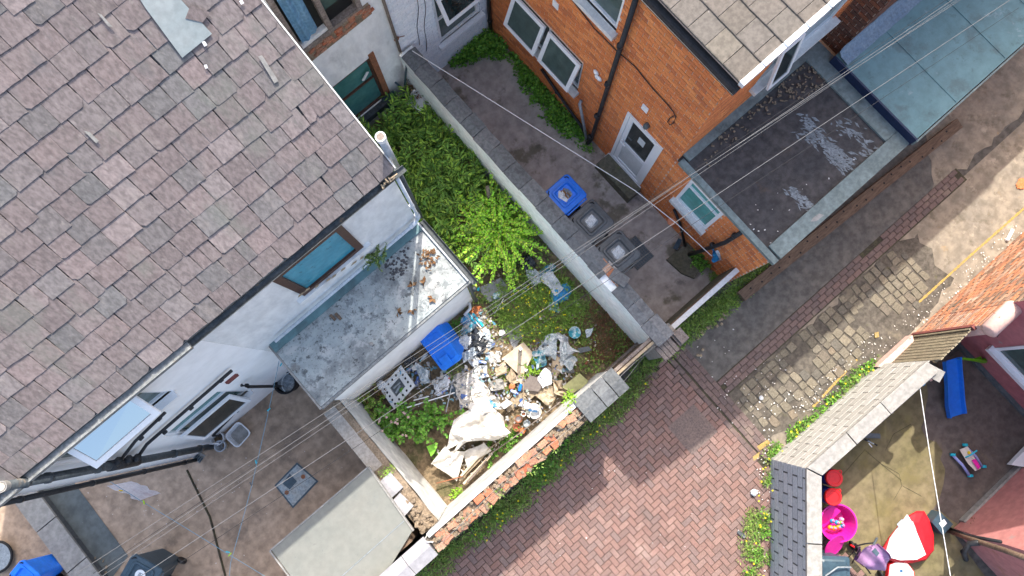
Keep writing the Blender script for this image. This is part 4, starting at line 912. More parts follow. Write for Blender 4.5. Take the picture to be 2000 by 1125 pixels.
aw = thing('broken_alley_wall', 'broken alley wall with white inner face and crumbling red brick top', 'wall', (-3.5, .45, 0))
MB().box(-5.62, -1.30, .22, .57, 0, 2.02).build('wall', 'inner_render', aw)
def awtop(a, c):
    x = -5.66 + a * 4.3; y = .19 + c * .30; e = 0 if c in (0, 1) else 1
    return (x, y + .02 * nz3(x * 4, c * 5) , 2.05 + .05 * nz3(x * 6, y * 9) + .035 * nz3(x * 15, y * 15) * e)
b = MB().grid(awtop, 120, 6); b.poly([(-5.66, .19, 1.9), (-1.36, .19, 1.9), (-1.36, .19, 2.06), (-5.66, .19, 2.06)]); b.build('rubble_top', 'rubble_mortar', aw)
MB().box(-5.62, -1.30, .49, .575, 2.025, 2.13).build('render_lip', 'inner_render', aw)
RBs = block_piece('broken_brick', 'rubble_brick', .17, .10, .07, 6, .02); items = []
x = -5.6
while x < -2.0:
    for yy in (.255, .405):
        w = random.uniform(.8, 1.15)
        if random.random() < .72:
            items.append((random.choice(RBs), Matrix.Translation((x + random.uniform(-.03, .03), yy + random.uniform(-.03, .03), 2.04 + random.uniform(-.025, .03))) @ Matrix.Rotation(random.uniform(-.3, .3), 4, 'Z') @ Matrix.Rotation(random.uniform(-.15, .15), 4, 'X') @ Matrix.Diagonal((w, w * random.uniform(.9, 1.5), 1, 1))))
    x += random.uniform(.14, .22)
pieces(items, 'broken_brick', 'broken_bricks', 'rubble_brick', aw)
SBs = block_piece('mortar_lump', 'rubble_mortar', .07, .05, .05, 5, .014)
pieces([(random.choice(SBs), Matrix.Translation((random.uniform(-5.6, -1.95), random.uniform(.20, .48), 2.05 + random.uniform(0, .03))) @ Matrix.Rotation(random.uniform(0, 6), 4, 'Z') @ Matrix.Rotation(random.uniform(-.5, .5), 4, 'X')) for _ in range(120)], 'mortar_lump', 'mortar_lumps', 'rubble_mortar', aw, 60)
for x0, x1 in ((-2.18, -1.78), (-1.77, -1.50), (-1.49, -1.24)):
    saddle(x0 + .004, x1 - .004, .12, .60, 2.10, .10, .05, 'x').build('coping_stone', 'coping_slate' if 0 else 'coping_dark', aw)
weed_tuft = weeds('wall_weed', [(1100, 770), (1120, 760), (1128, 800), (1105, 800)], 7, 26, .05, .02, .12, .07, 'leaf_lime', z0=2.08, parent=aw)
weeds('wall_weed', [(880, 1020), (1090, 850), (1100, 870), (900, 1030)], 12, 14, .05, .018, .08, .06, 'leaf_weed', z0=2.06, parent=aw)
# timber gate with tangled cables between the coping and the pier
gt = thing('timber_yard_gate', 'narrow weathered timber gate in the alley wall seen from above', 'gate', (-.75, .48, 0))
for k in range(11): MB().box(-1.29 + k * .092, -1.205 + k * .092, .44, .465, .05, 1.86 + random.uniform(-.01, .01)).build('board', 'timber_dark', gt)
MB().box(-1.29, -.28, .47, .53, 1.80, 1.90).build('top_rail', 'wood_old', gt); MB().box(-1.29, -.28, .47, .52, .3, .4).build('rail', 'wood_old', gt)
MB().box(-1.28, -.2, .40, .45, 1.885, 1.91).build('moulding', 'wood_board', gt)
for k, (amp, m) in enumerate(((.05, 'conc_pale'), (.07, 'cable_pale'))):
    q = []
    for i in range(22):
        t = i / 21; p = at(1290 + (865 - 1290) * t + 6 * math.sin(t * 9 + k * 2), 655 + (1055 - 655) * t + amp * 60 * math.sin(t * 13 + k), 0)
        x = -.15 + (-5.55 + .15) * t; q.append((x, .33 + amp * math.sin(t * 11 + k * 1.7) * (1.2 if t < .3 else .8), 1.97 + .22 * min(1, t * 4) + .02 * math.sin(t * 17)))
    tag(MB().tube(q, .0035, 5).build('tangled_cable', m), ['white cable lying along the crumbling alley wall from the pier', 'looping pale plastic cable wound over the yard gate top', 'grey cable draped over the coping and broken bricks'][k], 'cable', 'cables draped along the alley wall')

yw = thing('left_yard_wall', 'rendered wall with stained pale inner face and loose coping between the yards', 'wall', (-5.55, 2, 0))
def ywf(a, c): return (-5.385 + .02 * nz3(a * 6, c * 3), .58 + (1 - a) * 2.84, c * 1.72)
MB().grid(lambda a, c: ywf(1 - a, c), 30, 8).box(-5.74, -5.42, .58, 3.42, 0, 1.70).build('wall', 'inner_render', yw)
def ywt(a, c): 
    x = -5.755 + c * .36; y = .58 + a * 2.86; return (x, y, 1.73 + .02 * nz3(y * 3, c * 4) + (.04 * nz3(y * 12, x * 12) if y < 1.4 else 0) + .03 * (1 - abs(2 * c - 1)))
MB().grid(lambda a, c: ywt(a, c), 60, 5).build('wall_top', 'rubble_mortar', yw)
MB().box(-5.76, -5.52, 2.0, 3.40, 1.72, 1.765).build('concrete_cap', 'mortar_pale', yw)
items = [(random.choice(SBs), Matrix.Translation((random.uniform(-5.72, -5.45), random.uniform(.62, 1.2), 1.75)) @ Matrix.Rotation(random.uniform(0, 6), 4, 'Z') @ Matrix.Scale(random.uniform(.6, 1.4), 4)) for _ in range(46)]
pieces(items, 'mortar_lump', 'mortar_lumps', 'rubble_mortar', yw)
for (x, y, rz, ln) in ((-5.66, 1.62, .03, .36), (-5.74, 1.22, .12, .34)):
    b = saddle(-.17, .17, -ln / 2, ln / 2, 0, .09, .05); b.xform(Matrix.Translation((x, y, 1.77)) @ Matrix.Rotation(rz, 4, 'Z') @ Matrix.Rotation(.12, 4, 'Y')); b.build('coping_stone', 'coping_slate', yw)
weeds('wall_weed', [(745, 915), (765, 905), (772, 925), (752, 930)], 5, 22, .05, .015, .08, .07, 'leaf_yellow', z0=1.78, parent=yw)

fw = thing('alley_front_wall', 'yard front wall with pale saddle coping running to lower edge', 'wall', (-7.5, .4, 0))
MB().box(-12.5, -5.76, .24, .50, 0, 2.02).build('wall', 'mortar_pale', fw)
x = -5.70; k = 0
while x > -10.2:
    ln = .50; saddle(x - ln + .01, x, .17, .57, 2.03, .10, .05, 'x').build('coping_stone', 'coping_slate', fw); x -= ln
MB().tube([(-5.72, .52, 1.4), (-5.74, .5, 2.1), (-5.6, .4, 2.2)], .012, 6).build('bracket', 'rope_white', fw)

gw = thing('white_gate_wall', 'low narrow wall with flaking white painted top beside the alley verge', 'wall', (1.1, .35, 0))
MB().box(.22, 2.02, .30, .405, 0, 1.18).build('wall', 'timber_dark', gw)
MB().box(.20, 2.03, .285, .385, 1.182, 1.23).build('painted_top', 'paint_white', gw)
MB().box(.25, 2.02, .407, .418, .05, 1.10).build('boarding', 'stone_moss', gw)
MB().box(.10, .27, .30, .46, 0, 1.30).build('post', 'conc_pale', gw)

# sunlit wall of painted blocks on the far side of the alley
vw = thing('painted_block_wall', 'cream painted block wall with grey angled return and concrete coping', 'wall', (1.8, -3.1, 0))
A0 = Vector((.24, -3.08, 0)); A1 = Vector((3.30, -3.16, 0)); aw_d = (A1 - A0).normalized(); aw_n = Vector((-aw_d.y, aw_d.x, 0))
C1 = Vector((-2.6, -6.02, 0)); cd = (C1 - A0).normalized(); cn = Vector((cd.y, -cd.x, 0))
if cn.x > 0: cn = -cn
WH = 1.80; Lw = (A1 - A0).length
facade(MB(), A0 - aw_n * .008, aw_d, aw_n, Lw, WH, []).poly([A0 - aw_n * .2, A1 - aw_n * .2, A1 - aw_n * .2 + Z * WH, A0 - aw_n * .2 + Z * WH]).poly([A1, A1 - aw_n * .2, A1 - aw_n * .2 + Z * WH, A1 + Z * WH]).build('white_face', 'mortar_pale', vw)
pieces(brick_items(A0, aw_d, aw_n, Lw, WH, .37, .215, brick_bases('block', 'block_white', .012, 4), gap=.020, jit=.0015), 'block', 'small_blocks', 'block_white', vw)
facade(MB(), A0 - cn * .008, cd, cn, (C1 - A0).length, WH, []).poly([A0 - cn * .2, C1 - cn * .2, C1 - cn * .2 + Z * WH, A0 - cn * .2 + Z * WH]).build('grey_face', 'mortar_grey', vw)
pieces(brick_items(A0, cd, cn, (C1 - A0).length, WH, .37, .205, brick_bases('block', 'block_grey', .012, 4), gap=.030, jit=.003), 'block', 'small_blocks', 'block_grey', vw)
def cop(a, d, n, s0, s1, w0=-.30, w1=.02, t=.07):
    P = [a + d * s0 + n * w1, a + d * s1 + n * w1, a + d * s1 + n * w0, a + d * s0 + n * w0]
    return MB().loft([[p + Z * (WH + .004) for p in P], [p + Z * (WH + t) for p in P], [p * 1.0 + Z * (WH + t + .008) for p in [P[0] - n * .01, P[1] - n * .01, P[2] + n * .01, P[3] + n * .01]]], True, True)
def isect(p, d, q, e):
    t = ((q.x - p.x) * e.y - (q.y - p.y) * e.x) / (d.x * e.y - d.y * e.x); return p + d * t
def copq(P, t=.07): return MB().loft([[p + Z * (WH + .004) for p in P], [p + Z * (WH + t) for p in P], [sum(P, Vector()) / 4 + (p - sum(P, Vector()) / 4) * .985 + Z * (WH + t + .006) for p in P]], True, True)
w0_, w1_ = -.25, .02
Oc = isect(A0 + aw_n * w1_, aw_d, A0 + cn * w1_, cd); Ic = isect(A0 + aw_n * w0_, aw_d, A0 + cn * w0_, cd)
copq([Oc + aw_d * .012, A0 + aw_d * .97 + aw_n * w1_, A0 + aw_d * .97 + aw_n * w0_, Ic + aw_d * .012]).build('coping_slab', 'coping_pale', vw)
copq([Oc + cd * .012, Ic + cd * .012, A0 + cd * 1.29 + cn * w0_, A0 + cd * 1.29 + cn * w1_]).build('coping_slab', 'coping_pale', vw)
for s0, s1 in ((.99, 1.83), (1.84, 3.02)): cop(A0, aw_d, aw_n, s0, s1 - .006, w0_).build('coping_slab', 'coping_pale', vw)
for s0, s1 in ((1.31, 2.5), (2.51, 3.7)): cop(A0, cd, cn, s0, s1 - .006, w0_, .02).build('coping_slab', 'coping_pale', vw)
stub = thing('broken_coping_slab', 'short piece of concrete coping slab jutting off the end of the wall into the toy yard', 'coping slab', (3.3, -3.6, 1.8))
b = MB().box(-.11, .11, -.16, .16, 0, .06); b.xform(Matrix.Translation(at(1822, 728, 1.76)) @ Matrix.Rotation(.35, 4, 'Z') @ Matrix.Rotation(-.15, 4, 'Y')); b.build('slab', 'coping_pale', stub)
post = thing('pink_gate_pier', 'pale pink painted stone pier between cream wall and slatted gate', 'pier', (3.4, -3.2, 0))
b = MB(); q0, q1, q2, q3 = at(1702, 717), at(1769, 656), at(1772, 672), at(1735, 716)
b.loft([[q + Z * .0 for q in (q0, q1, q2, q3)], [q0 + Z * .25, q1 + Z * .25, q2 + Z * .28, q3 + Z * .28]], True, True); b.build('pier_stone', 'pink_stone', post)
sg = thing('slatted_timber_gate', 'weathered brown slatted timber gate leading into the toy yard', 'gate', (3.8, -3.25, 0))
g0 = Vector((3.42, -3.24, 0)); g1 = Vector((4.24, -3.22, 0)); gd = (g1 - g0).normalized(); gn = Vector((-gd.y, gd.x, 0))
for k in range(9):
    w = .070; s0 = k * .0915; P = [g0 + gd * s0, g0 + gd * (s0 + w), g0 + gd * (s0 + w) - gn * .022, g0 + gd * s0 - gn * .022]
    j = random.uniform(-.012, .012); MB().loft([[p + Z * .06 for p in P], [p + Z * (1.96 + j) for p in P]], True, True).build('slat', 'slat', sg)
MB().bar(g0 - gn * .05 + Z * 1.7, g1 - gn * .05 + Z * 1.7, .05, .08).bar(g0 - gn * .05 + Z * .4, g1 - gn * .05 + Z * .4, .05, .08).build('rail', 'slat', sg)
MB().bar(g1 + gd * .045 + Z * .0, g1 + gd * .045 + Z * 2.02, .07, .09, up=(0, 1, 0)).build('gate_post', 'red_wood', sg)
MB().bar(g1 - gd * .02 + gn * .02 + Z * .0, g1 - gd * .02 + gn * .02 + Z * 1.98, .05, .02, up=(0, 1, 0)).build('post_trim', 'slat', sg)

# ================================================================== PINK HOUSE
ph = thing('pink_house', 'pink painted house with brown brick alley wall and pale coping stub', 'house', (6, -4.5, 0))
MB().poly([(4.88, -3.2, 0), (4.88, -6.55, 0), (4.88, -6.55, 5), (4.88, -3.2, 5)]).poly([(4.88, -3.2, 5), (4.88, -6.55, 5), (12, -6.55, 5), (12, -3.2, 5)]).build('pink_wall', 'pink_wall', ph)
MB().box(4.30, 4.875, -3.42, -3.21, 0, 2.32).build('garden_wall', 'pink_stone', ph)
MB().box(4.89, 12, -3.40, -3.212, 0, 5).build('alley_wall_backing', 'mortar_dirty', ph)
pieces(brick_items((4.30, -3.203, -.02), X, Y, 7.6, 5.0, .215, .065, brick_bases('brick', 'brick_alley', .014, 4), gap=.022, jit=.005, skip=lambda x, z: x < .585 and z > 2.28), 'brick', 'brickwork', 'brick_alley', ph)
b = MB(); L = []
for x in (4.22, 4.24, 4.88, 4.94):
    r = {4.22: .09, 4.24: .15, 4.88: .155, 4.94: .12}[x]; L.append([(x, -3.31 + r * math.cos(t), 2.34 + r * math.sin(t)) for t in [math.pi * 2 * k / 16 for k in range(16)]])
b.loft(L, True, True); b.build('rounded_coping', 'pink_stone', ph, smooth=True)
fo2 = Vector((4.88, -4.05, 0))
f = MB(); frame_rect(f, fo2, -Y, -X, .1, 1.7, .95, 2.1, .07, .02, -.02); w_ = f.build('window', 'upvc', ph)
plate(MB(), fo2, -Y, -X, .16, 1.64, 1.0, 2.04, .008, 0).build('pane', 'glass_green', w_); plate(MB(), fo2, -Y, -X, .04, 1.8, .84, .95, .12, 0).build('sill', 'upvc', w_)
MB().box(4.80, 4.878, -6.5, -3.45, 0, .10).build('plinth', 'slab_dark', ph)
MB().tube([(4.87, -3.9, 1.3), (4.86, -3.75, 1.55), (4.86, -3.6, 1.6), (4.87, -3.5, 1.2)], .008, 5).tube([(4.86, -3.55, 2.4), (4.86, -3.8, 2.7), (4.86, -4.0, 3.2)], .008, 5).build('wall_cable', 'black_pipe', ph)
po = thing('pink_outhouse', 'sunlit pink rendered rear wing with black drain pipes at its corner', 'house', (3.5, -7, 0))
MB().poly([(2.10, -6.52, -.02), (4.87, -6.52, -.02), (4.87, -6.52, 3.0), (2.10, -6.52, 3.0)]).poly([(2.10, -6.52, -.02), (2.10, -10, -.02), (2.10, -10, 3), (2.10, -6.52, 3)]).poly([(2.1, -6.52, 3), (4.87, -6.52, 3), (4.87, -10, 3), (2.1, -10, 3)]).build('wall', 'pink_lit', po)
MB().box(2.3, 4.86, -6.515, -6.47, 0, .16).build('worn_plinth', 'conc_pale', po)
def px_on(x, y, v=-6.42): return hit(x, y, Vector((0, v, 0)), Y)
MB().tube([px_on(1850, 1030), px_on(1890, 1046), px_on(1955, 1058)], .03, 8).build('waste_pipe', 'black_pipe', po, smooth=True)
def pu(x, y, u=2.0): return hit(x, y, Vector((u, 0, 0)), -X)
MB().tube([px_on(1848, 1035, -6.46), px_on(1905, 1056, -6.44), px_on(1960, 1074, -6.42), px_on(2030, 1100, -6.40)], .05, 10).build('downpipe', 'timber_dark', po, smooth=True)
MB().tube([px_on(1912, 1060, -6.42), px_on(1893, 1062, -6.42), px_on(1882, 1078, -6.44)] + [pu(1888, 1098, 1.98), pu(1900, 1112, 1.98), pu(1915, 1122, 1.99)], .055, 12).build('pipe_bend', 'black_pipe', po, smooth=True)
MB().tube([pu(1850, 1060), pu(1880, 1095), pu(1930, 1128)], .04, 8).build('low_pipe', 'bin_black', po, smooth=True)
weeds('wall_plant', [(1895, 1015), (1945, 1005), (1965, 1020), (1915, 1035)], 10, 10, .04, .02, .05, .06, 'leaf_dry', z0=.3, parent=po)
white_sill = thing('white_door_sill', 'pale blue white door sill jutting from pink wall at right edge', 'sill', (4.7, -6.2, 0))
b = MB(); b.slab([at(1974, 908, .3), at(2012, 868, .3), at(2040, 880, .3), at(2012, 914, .3)], .12); b.build('sill', 'upvc', white_sill)

# timber baulk, shed, low wall
tb = thing('timber_baulk', 'long dark timber baulk lying on the alley beside the flat roofed extension', 'timber beam', (5, -.4, 0))
MB().slab([(2.06, -.10, .2), (2.06, -.34, .2), (8.25, -.68, .2), (8.30, -.46, .2)], .19).build('beam', 'timber_dark', tb)
b = MB()
for k in range(22):
    t = .04 + k * .043; p = Vector((2.06, -.22, .203)).lerp(Vector((8.27, -.57, .203)), t); b.lathe([(.022, 0), (.018, .004)], p + Vector((random.uniform(-.03, .03), random.uniform(-.07, .07), 0)), 7)
b.build('bolt_hole', 'black', tb, kind='stuff')
shed = thing('flat_roofed_shed', 'shed with pale green grey mineral felt roof in the rear yard', 'shed', (-6.8, 1.5, 0))
MB().box(-7.85, -5.95, .62, 2.05, 0, 1.85).build('shed_body', 'timber_dark', shed)
MB().loft([[(-7.95, .10, 1.86), (-5.82, .76, 1.86), (-5.72, 2.12, 1.86), (-7.90, 2.14, 1.86)][::1], [(-7.95, .10, 1.93), (-5.82, .76, 1.93), (-5.72, 2.12, 1.93), (-7.90, 2.14, 1.93)]], True, True).build('roof', 'shed_felt', shed)
MB().bar((-7.92, 2.15, 1.90), (-5.70, 2.13, 1.90), .025, .09).bar((-5.70, 2.13, 1.90), (-5.80, .75, 1.90), .025, .09).bar((-7.93, 2.15, 1.90), (-7.97, .1, 1.9), .025, .09).build('roof_trim', 'conc_pale', shed)
MB().bar((-7.9, .98, 1.933), (-5.81, .99, 1.933), .012, .006).build('felt_seam', 'metal_grey', shed)
lw = thing('low_concrete_wall', 'low wall with speckled concrete coping in the bottom left corner', 'wall', (-11.6, 5, 0))
MB().box(-11.82, -11.44, 3.9, 4.95, 0, .24).box(-11.82, -11.44, 4.96, 6.9, 0, .24).build('wall', 'mortar_grey', lw)
for y0, y1 in ((3.8, 4.52), (4.53, 5.55), (5.56, 6.9)): MB().box(-11.86, -11.39, y0, y1 - .012, .245, .30).build('coping_slab', 'coping_pale', lw)

# ================================================================== WHEELIE BINS
def wheelie_bin(name, label, m, loc, rz, w=.58, d=.62, h=1.04, wet=True, group='bins'):
    t = thing(name, label, 'wheelie bin', loc, group, rz)
    MB().loft([rr(w * .72, d * .68, .04, .04), rr(w * .9, d * .9, .05, h - .09), rr(w * .96, d * .96, .05, h - .08), rr(w * .96, d * .96, .05, h - .04)], True, True).build('body', m, t, local=True)
    lid = MB().loft([rr(w, d, .07, h - .04), rr(w * 1.02, d * 1.02, .08, h - .015), rr(w * .96, d * .96, .07, h + .005), rr(w * .72, d * .70, .06, h + .012), rr(w * .68, d * .66, .055, h + .035), rr(w * .58, d * .56, .05, h + .037), rr(w * .50, d * .48, .045, h - .005), rr(w * .47, d * .45, .045, h - .008)], True, True).build('lid', m, t, local=True)
    for sx in (-1, 1):
        MB().tube([(sx * w * .33, d * .44, h + .012), (sx * w * .40, d * .40, h + .03), (sx * w * .42, d * .33, h + .012)], .012, 6).build('lid_grip', 'bin_black', lid, local=True)
        MB().lathe([(.0, -.03), (.09, -.03), (.1, 0), (.09, .03), (0, .03)], n=16, M4=Matrix.Translation((sx * w * .36, -d * .44, .1)) @ Matrix.Rotation(math.pi / 2, 4, 'Y')).build('wheel', 'bin_black', t, local=True)
    MB().tube([(-w * .4, -d * .5, h - .05), (-w * .4, -d * .56, h - .03), (w * .4, -d * .56, h - .03), (w * .4, -d * .5, h - .05)], .016, 7).build('handle', m, t, local=True)
    if wet:
        q = [(x * (1 + .25 * nz3(i * .9, loc[0])), y * (1 + .2 * nz3(i * .7, loc[1])), h - .0065) for i, (x, y, z) in enumerate(rr(w * .36, d * .34, .08, 0, 5))]
        MB().poly(q).build('puddle', 'water', lid, local=True)
    return t
b1 = wheelie_bin('blue_wheelie_bin', 'blue wheelie bin against the party wall with leaf and puddle on lid', 'bin_blue', (.53, 3.72, 0), .02, .64, .62, group='bins along the party wall')
bl = [c for c in b1.children if c.name.startswith('lid')][0]
MB().poly([(x, y, 1.034) for x, y in ((-.16, .05), (-.05, .16), (-.01, .08), (-.06, .0), (-.02, -.1), (-.10, -.14))]).build('grey_film', 'bag_clear', bl, local=True)
MB().grid(lambda a, c: (-.04 + a * .1, -.1 + c * .22, 1.036 + .02 * math.sin(a * 9) * math.sin(c * 7)), 5, 5).build('leaf_litter', 'leaf_dry', bl, local=True)
b2 = wheelie_bin('grey_wheelie_bin', 'dark grey wheelie bin standing between the blue bin and another grey one', 'bin_grey', (.55, 2.96, 0), .03, .68, .68, group='bins along the party wall')
b3 = wheelie_bin('grey_wheelie_bin', 'dark grey wheelie bin farthest from the blue bin beside the patterned mat', 'bin_grey', (.53, 2.14, 0), -.02, .68, .70, group='bins along the party wall')
for t in (b2, b3):
    ld = [c for c in t.children if c.name.startswith('lid')][0]
    MB().grid(lambda a, c: (-.10 + a * .2, -.09 + c * .17 + .03 * a, 1.036 + .03 * abs(nz3(a * 5, c * 5, t.location.y))), 8, 8).build('clear_film', 'bag_clear', ld, local=True)
b4 = wheelie_bin('dark_slate_wheelie_bin', 'dark slate wheelie bin with white round logo by the clothes line', 'bin_slate', (at(276, 1122, 1.0).x, at(276, 1122, 1.0).y, 0), R_(22), .56, .66, wet=False, group=None)
ld = [c for c in b4.children if c.name.startswith('lid')][0]
MB().lathe([(.10, 1.0485), (.096, 1.051)], n=22).build('logo_disc', 'logo_white', ld, local=True)
b = MB()
for k in range(7): b.box(-.05 + k * .014, -.042 + k * .014, -.05 + .02 * (k % 3), .03 + .012 * (k % 2), 1.0515, 1.0525)
b.build('logo_mark', 'bin_slate', ld, local=True)
tag(wheelie_bin('blue_wheelie_bin', 'blue wheelie bin lid half cut by the bottom left frame edge', 'bin_blue', (at(50, 1124, 1.0).x, at(50, 1124, 1.0).y, 0), R_(12), .40, .5, wet=False, group=None), kind=None)
# blue bin tipped over among the rubbish: seen on its lid
tip = thing('tipped_blue_bin', 'bright blue wheelie bin lying tilted against the lean to wall among rubbish', 'wheelie bin', (-3.2, 2.9, 0))
q = [at(818, 655, .62), at(845, 640, .80), at(908, 693, .62), at(862, 730, .42)]
def tp(a, c): return (q[0] * (1 - a) + q[1] * a) * (1 - c) + (q[3] * (1 - a) + q[2] * a) * c
c0 = sum(q, Vector()) / 4; nn = (q[1] - q[0]).cross(q[3] - q[0]).normalized(); nn = nn if nn.z > 0 else -nn
ex = (q[1] - q[0] + q[2] - q[3]).normalized(); ey = nn.cross(ex)
tm = Matrix((ex, ey, nn)).transposed().to_4x4(); tm.translation = c0
wq = ((q[1] - q[0]).length + (q[2] - q[3]).length) / 2; hq = ((q[3] - q[0]).length + (q[2] - q[1]).length) / 2
lid_b = MB().loft([rr(wq * .98, hq, .06, -.10), rr(wq, hq * 1.02, .07, -.02), rr(wq * .97, hq * .98, .07, .01), rr(wq * .78, hq * .74, .06, .014), rr(wq * .74, hq * .70, .05, -.012)], True, True); lid_b.xform(tm); lid_b.build('lid', 'bin_blue', tip)
bb_ = MB().loft([rr(wq * .94, hq * .94, .06, -.12), rr(wq * .75, hq * .75, .05, -.52)], True, True); bb_.xform(tm); bb_.build('body', 'bin_blue', tip)
hb_ = MB().tube([(-wq * .42, hq * .5, -.03), (-wq * .42, hq * .60, -.03), (wq * .42, hq * .60, -.03), (wq * .42, hq * .5, -.03)], .022, 7); hb_.xform(tm); hb_.build('handle', 'bin_blue', tip)
tg = MB().box(-wq * .3, wq * .12, -hq * .5, -hq * .2, .012, .03); tg.xform(tm); tg.build('lid_ridge', 'bin_blue', tip)

# ================================================================== PLANTS
def shrub(name, label, cat, roots, stems, hgt, arch, pairs, L, Wd, m, sm, group=None, start=.25, spread=.5, droop=.6):
    """arching stems with paired leaves: one thing with foliage and stems"""
    r0 = Vector((sum(r[0] for r in roots) / len(roots), sum(r[1] for r in roots) / len(roots), 0))
    t = thing(name, label, cat, r0, group); C = []; D = []; LL = []; sb = MB()
    for k in range(stems):
        r = random.choice(roots); a = random.uniform(0, 6.283); h = hgt * random.uniform(.6, 1.1); out = arch * random.uniform(.4, 1.2)
        p0 = Vector((r[0] + random.uniform(-.12, .12), r[1] + random.uniform(-.12, .12), 0)); ax = Vector((math.cos(a), math.sin(a), 0)); pts = []
        for i in range(8):
            s_ = i / 7; pts.append(p0 + ax * out * s_ ** 1.5 + Z * h * (s_ - .42 * droop * s_ ** 3) + Vector((random.uniform(-.02, .02), random.uniform(-.02, .02), 0)))
        sb.tube(pts, [.010 * (1 - i / 9) + .002 for i in range(8)], 4, False)
        for j in range(pairs):
            s_ = start + (1 - start) * (j + random.random()) / pairs; i = min(6, int(s_ * 7)); q = pts[i].lerp(pts[i + 1], s_ * 7 - i); d = (pts[i + 1] - pts[i]).normalized()
            sd_ = d.cross(Z); sd_ = sd_.normalized() if sd_.length > .01 else Vector((1, 0, 0)); roll = random.uniform(-.9, .9)
            for sg_ in (-1, 1):
                v = sd_ * sg_ * math.cos(roll) + Z * sg_ * math.sin(roll) * .5 + d * .75 + Vector((random.uniform(-spread, spread), random.uniform(-spread, spread), random.uniform(-.35, .25)))
                C.append(q[:]); D.append(v[:]); LL.append(L * random.uniform(.55, 1.2) * (1.1 - .35 * s_))
    C = np.array(C); D = np.array(D); LL = np.array(LL); V, F = leafmesh(C, D, LL, LL * Wd / L)
    npmesh('foliage', V, F, m, t); sb.build('stems', sm, t); return t
bud = ['dense dark green buddleia under the lower window of the grey house', 'dark arching buddleia beside the white vent pipe', 'buddleia with long narrow leaves against upper party wall', 'buddleia thicket filling the middle of the upper yard', 'lower buddleia spilling along the slate house gable', 'lanky buddleia behind the bright leafed shrub']
spots = [[(-1.5, 7.2), (-1.0, 7.0), (-1.8, 6.9)], [(-1.8, 6.4), (-1.5, 6.1), (-1.7, 5.9)], [(-.55, 6.6), (-.5, 6.1), (-.6, 7.0)], [(-1.15, 6.3), (-1.0, 5.8), (-1.2, 5.6)], [(-1.85, 5.3), (-1.7, 4.9), (-1.8, 4.5)], [(-1.0, 5.2), (-.6, 5.4), (-.75, 5.0)]]
for lb, sp_ in zip(bud, spots): shrub('buddleia', lb, 'shrub', sp_, 44, 1.3, .66, 20, .20, .046, 'leaf_budd', 'stem_green', 'buddleia bushes in the overgrown yard')
shrub('bright_shrub', 'bright lime green small leafed shrub in the middle of the overgrown yard', 'shrub', [(-.95, 4.25), (-.85, 4.0), (-1.05, 4.05), (-.8, 4.3), (-.95, 3.9)], 200, 1.4, .92, 26, .075, .064, 'leaf_bright', 'twig', None, .22, .9, .9)
shrub('bramble', 'green bramble clump growing between the white cooker hob and pale yard wall', 'shrub', [at(790, 820)[:2], at(820, 830)[:2], at(760, 830)[:2], at(850, 815)[:2]], 80, .66, .46, 13, .10, .082, 'leaf_ivy', 'twig', None, .2, .9, .9)
flowers('pale_pink_flowers', [(745, 810), (800, 800), (815, 845), (760, 860)], 14, .035, .35, .6, 'flower_pink', 'pale pink blossoms on the bramble beside the cooker hob')
shrub('hydrangea', 'faded brown headed hydrangea in the corner by the lean to wall', 'shrub', [at(722, 790)[:2], at(735, 775)[:2]], 26, .6, .32, 9, .07, .05, 'leaf_yellow', 'twig', None, .4, .9, .7)
weeds('dead_flower_heads', [(712, 770), (735, 745), (760, 765), (735, 800)], 12, 30, .03, .022, .5, .07, 'leaf_dry', 'rusty brown dead flower heads above the hydrangea leaves', z0=.1, cat='flowers')
shrub('green_tuft', 'leafy green tuft growing beside the pile of thin planks', 'plant', [at(960, 880)[:2], at(985, 862)[:2], at(1000, 855)[:2]], 40, .32, .26, 8, .06, .042, 'leaf_ivy', 'stem_green', None, .15, .9, .7)
shrub('lime_weed', 'lime green weed rosette between the plywood sheet and white tray', 'plant', [at(1038, 722)[:2]], 26, .30, .20, 7, .07, .028, 'leaf_lime', 'stem_green', None, .1, .8, .6)
shrub('wall_fern', 'small fern tuft sprouting between brown window and white pipe', 'plant', [(0, 0)], 26, .30, .22, 8, .05, .014, 'leaf_weed', 'stem_green').location = hit(735, 500, Vector((0, 4.62, 0)), -Y) - Z * .12
weeds('corner_leaves', [(880, 965), (900, 950), (905, 975), (885, 985)], 12, 14, .05, .035, .2, .1, 'leaf_lime', 'lime green leaves in the bottom corner of the overgrown yard', cat='weeds')
weeds('sprig', [(845, 870), (870, 890), (880, 920), (850, 900)], 16, 12, .045, .03, .2, .08, 'leaf_ivy', 'green sprigs along the foot of the left yard wall', cat='weeds')
weeds('yard_undergrowth', [(715, 235), (830, 215), (1245, 660), (1180, 720), (1040, 740), (900, 600), (915, 540), (840, 420)], 1100, 9, .07, .030, .14, .14, 'leaf_weed', 'low green undergrowth covering the overgrown yard', patchy=.42, cat='weeds')
weeds('yellow_flower_weeds', [(990, 540), (1070, 520), (1120, 560), (1135, 610), (1090, 660), (1030, 680), (985, 640), (960, 600)], 430, 18, .075, .017, .30, .09, 'leaf_yellow', 'feathery green weeds dotted with yellow flowers in the yard', cat='weeds', up=1.2)
flowers('yellow_flowers', [(1000, 540), (1060, 540), (1120, 590), (1100, 660), (1040, 680), (990, 640), (975, 600)], 75, .018, .22, .36, 'flower_yellow', 'tiny yellow ragwort flowers scattered among the yard weeds')
weeds('red_stonecrop', [(1130, 600), (1165, 590), (1250, 660), (1200, 710), (1150, 700), (1110, 650)], 460, 13, .05, .026, .10, .09, 'leaf_red', 'reddish brown creeping weeds below the pale party wall', cat='weeds')
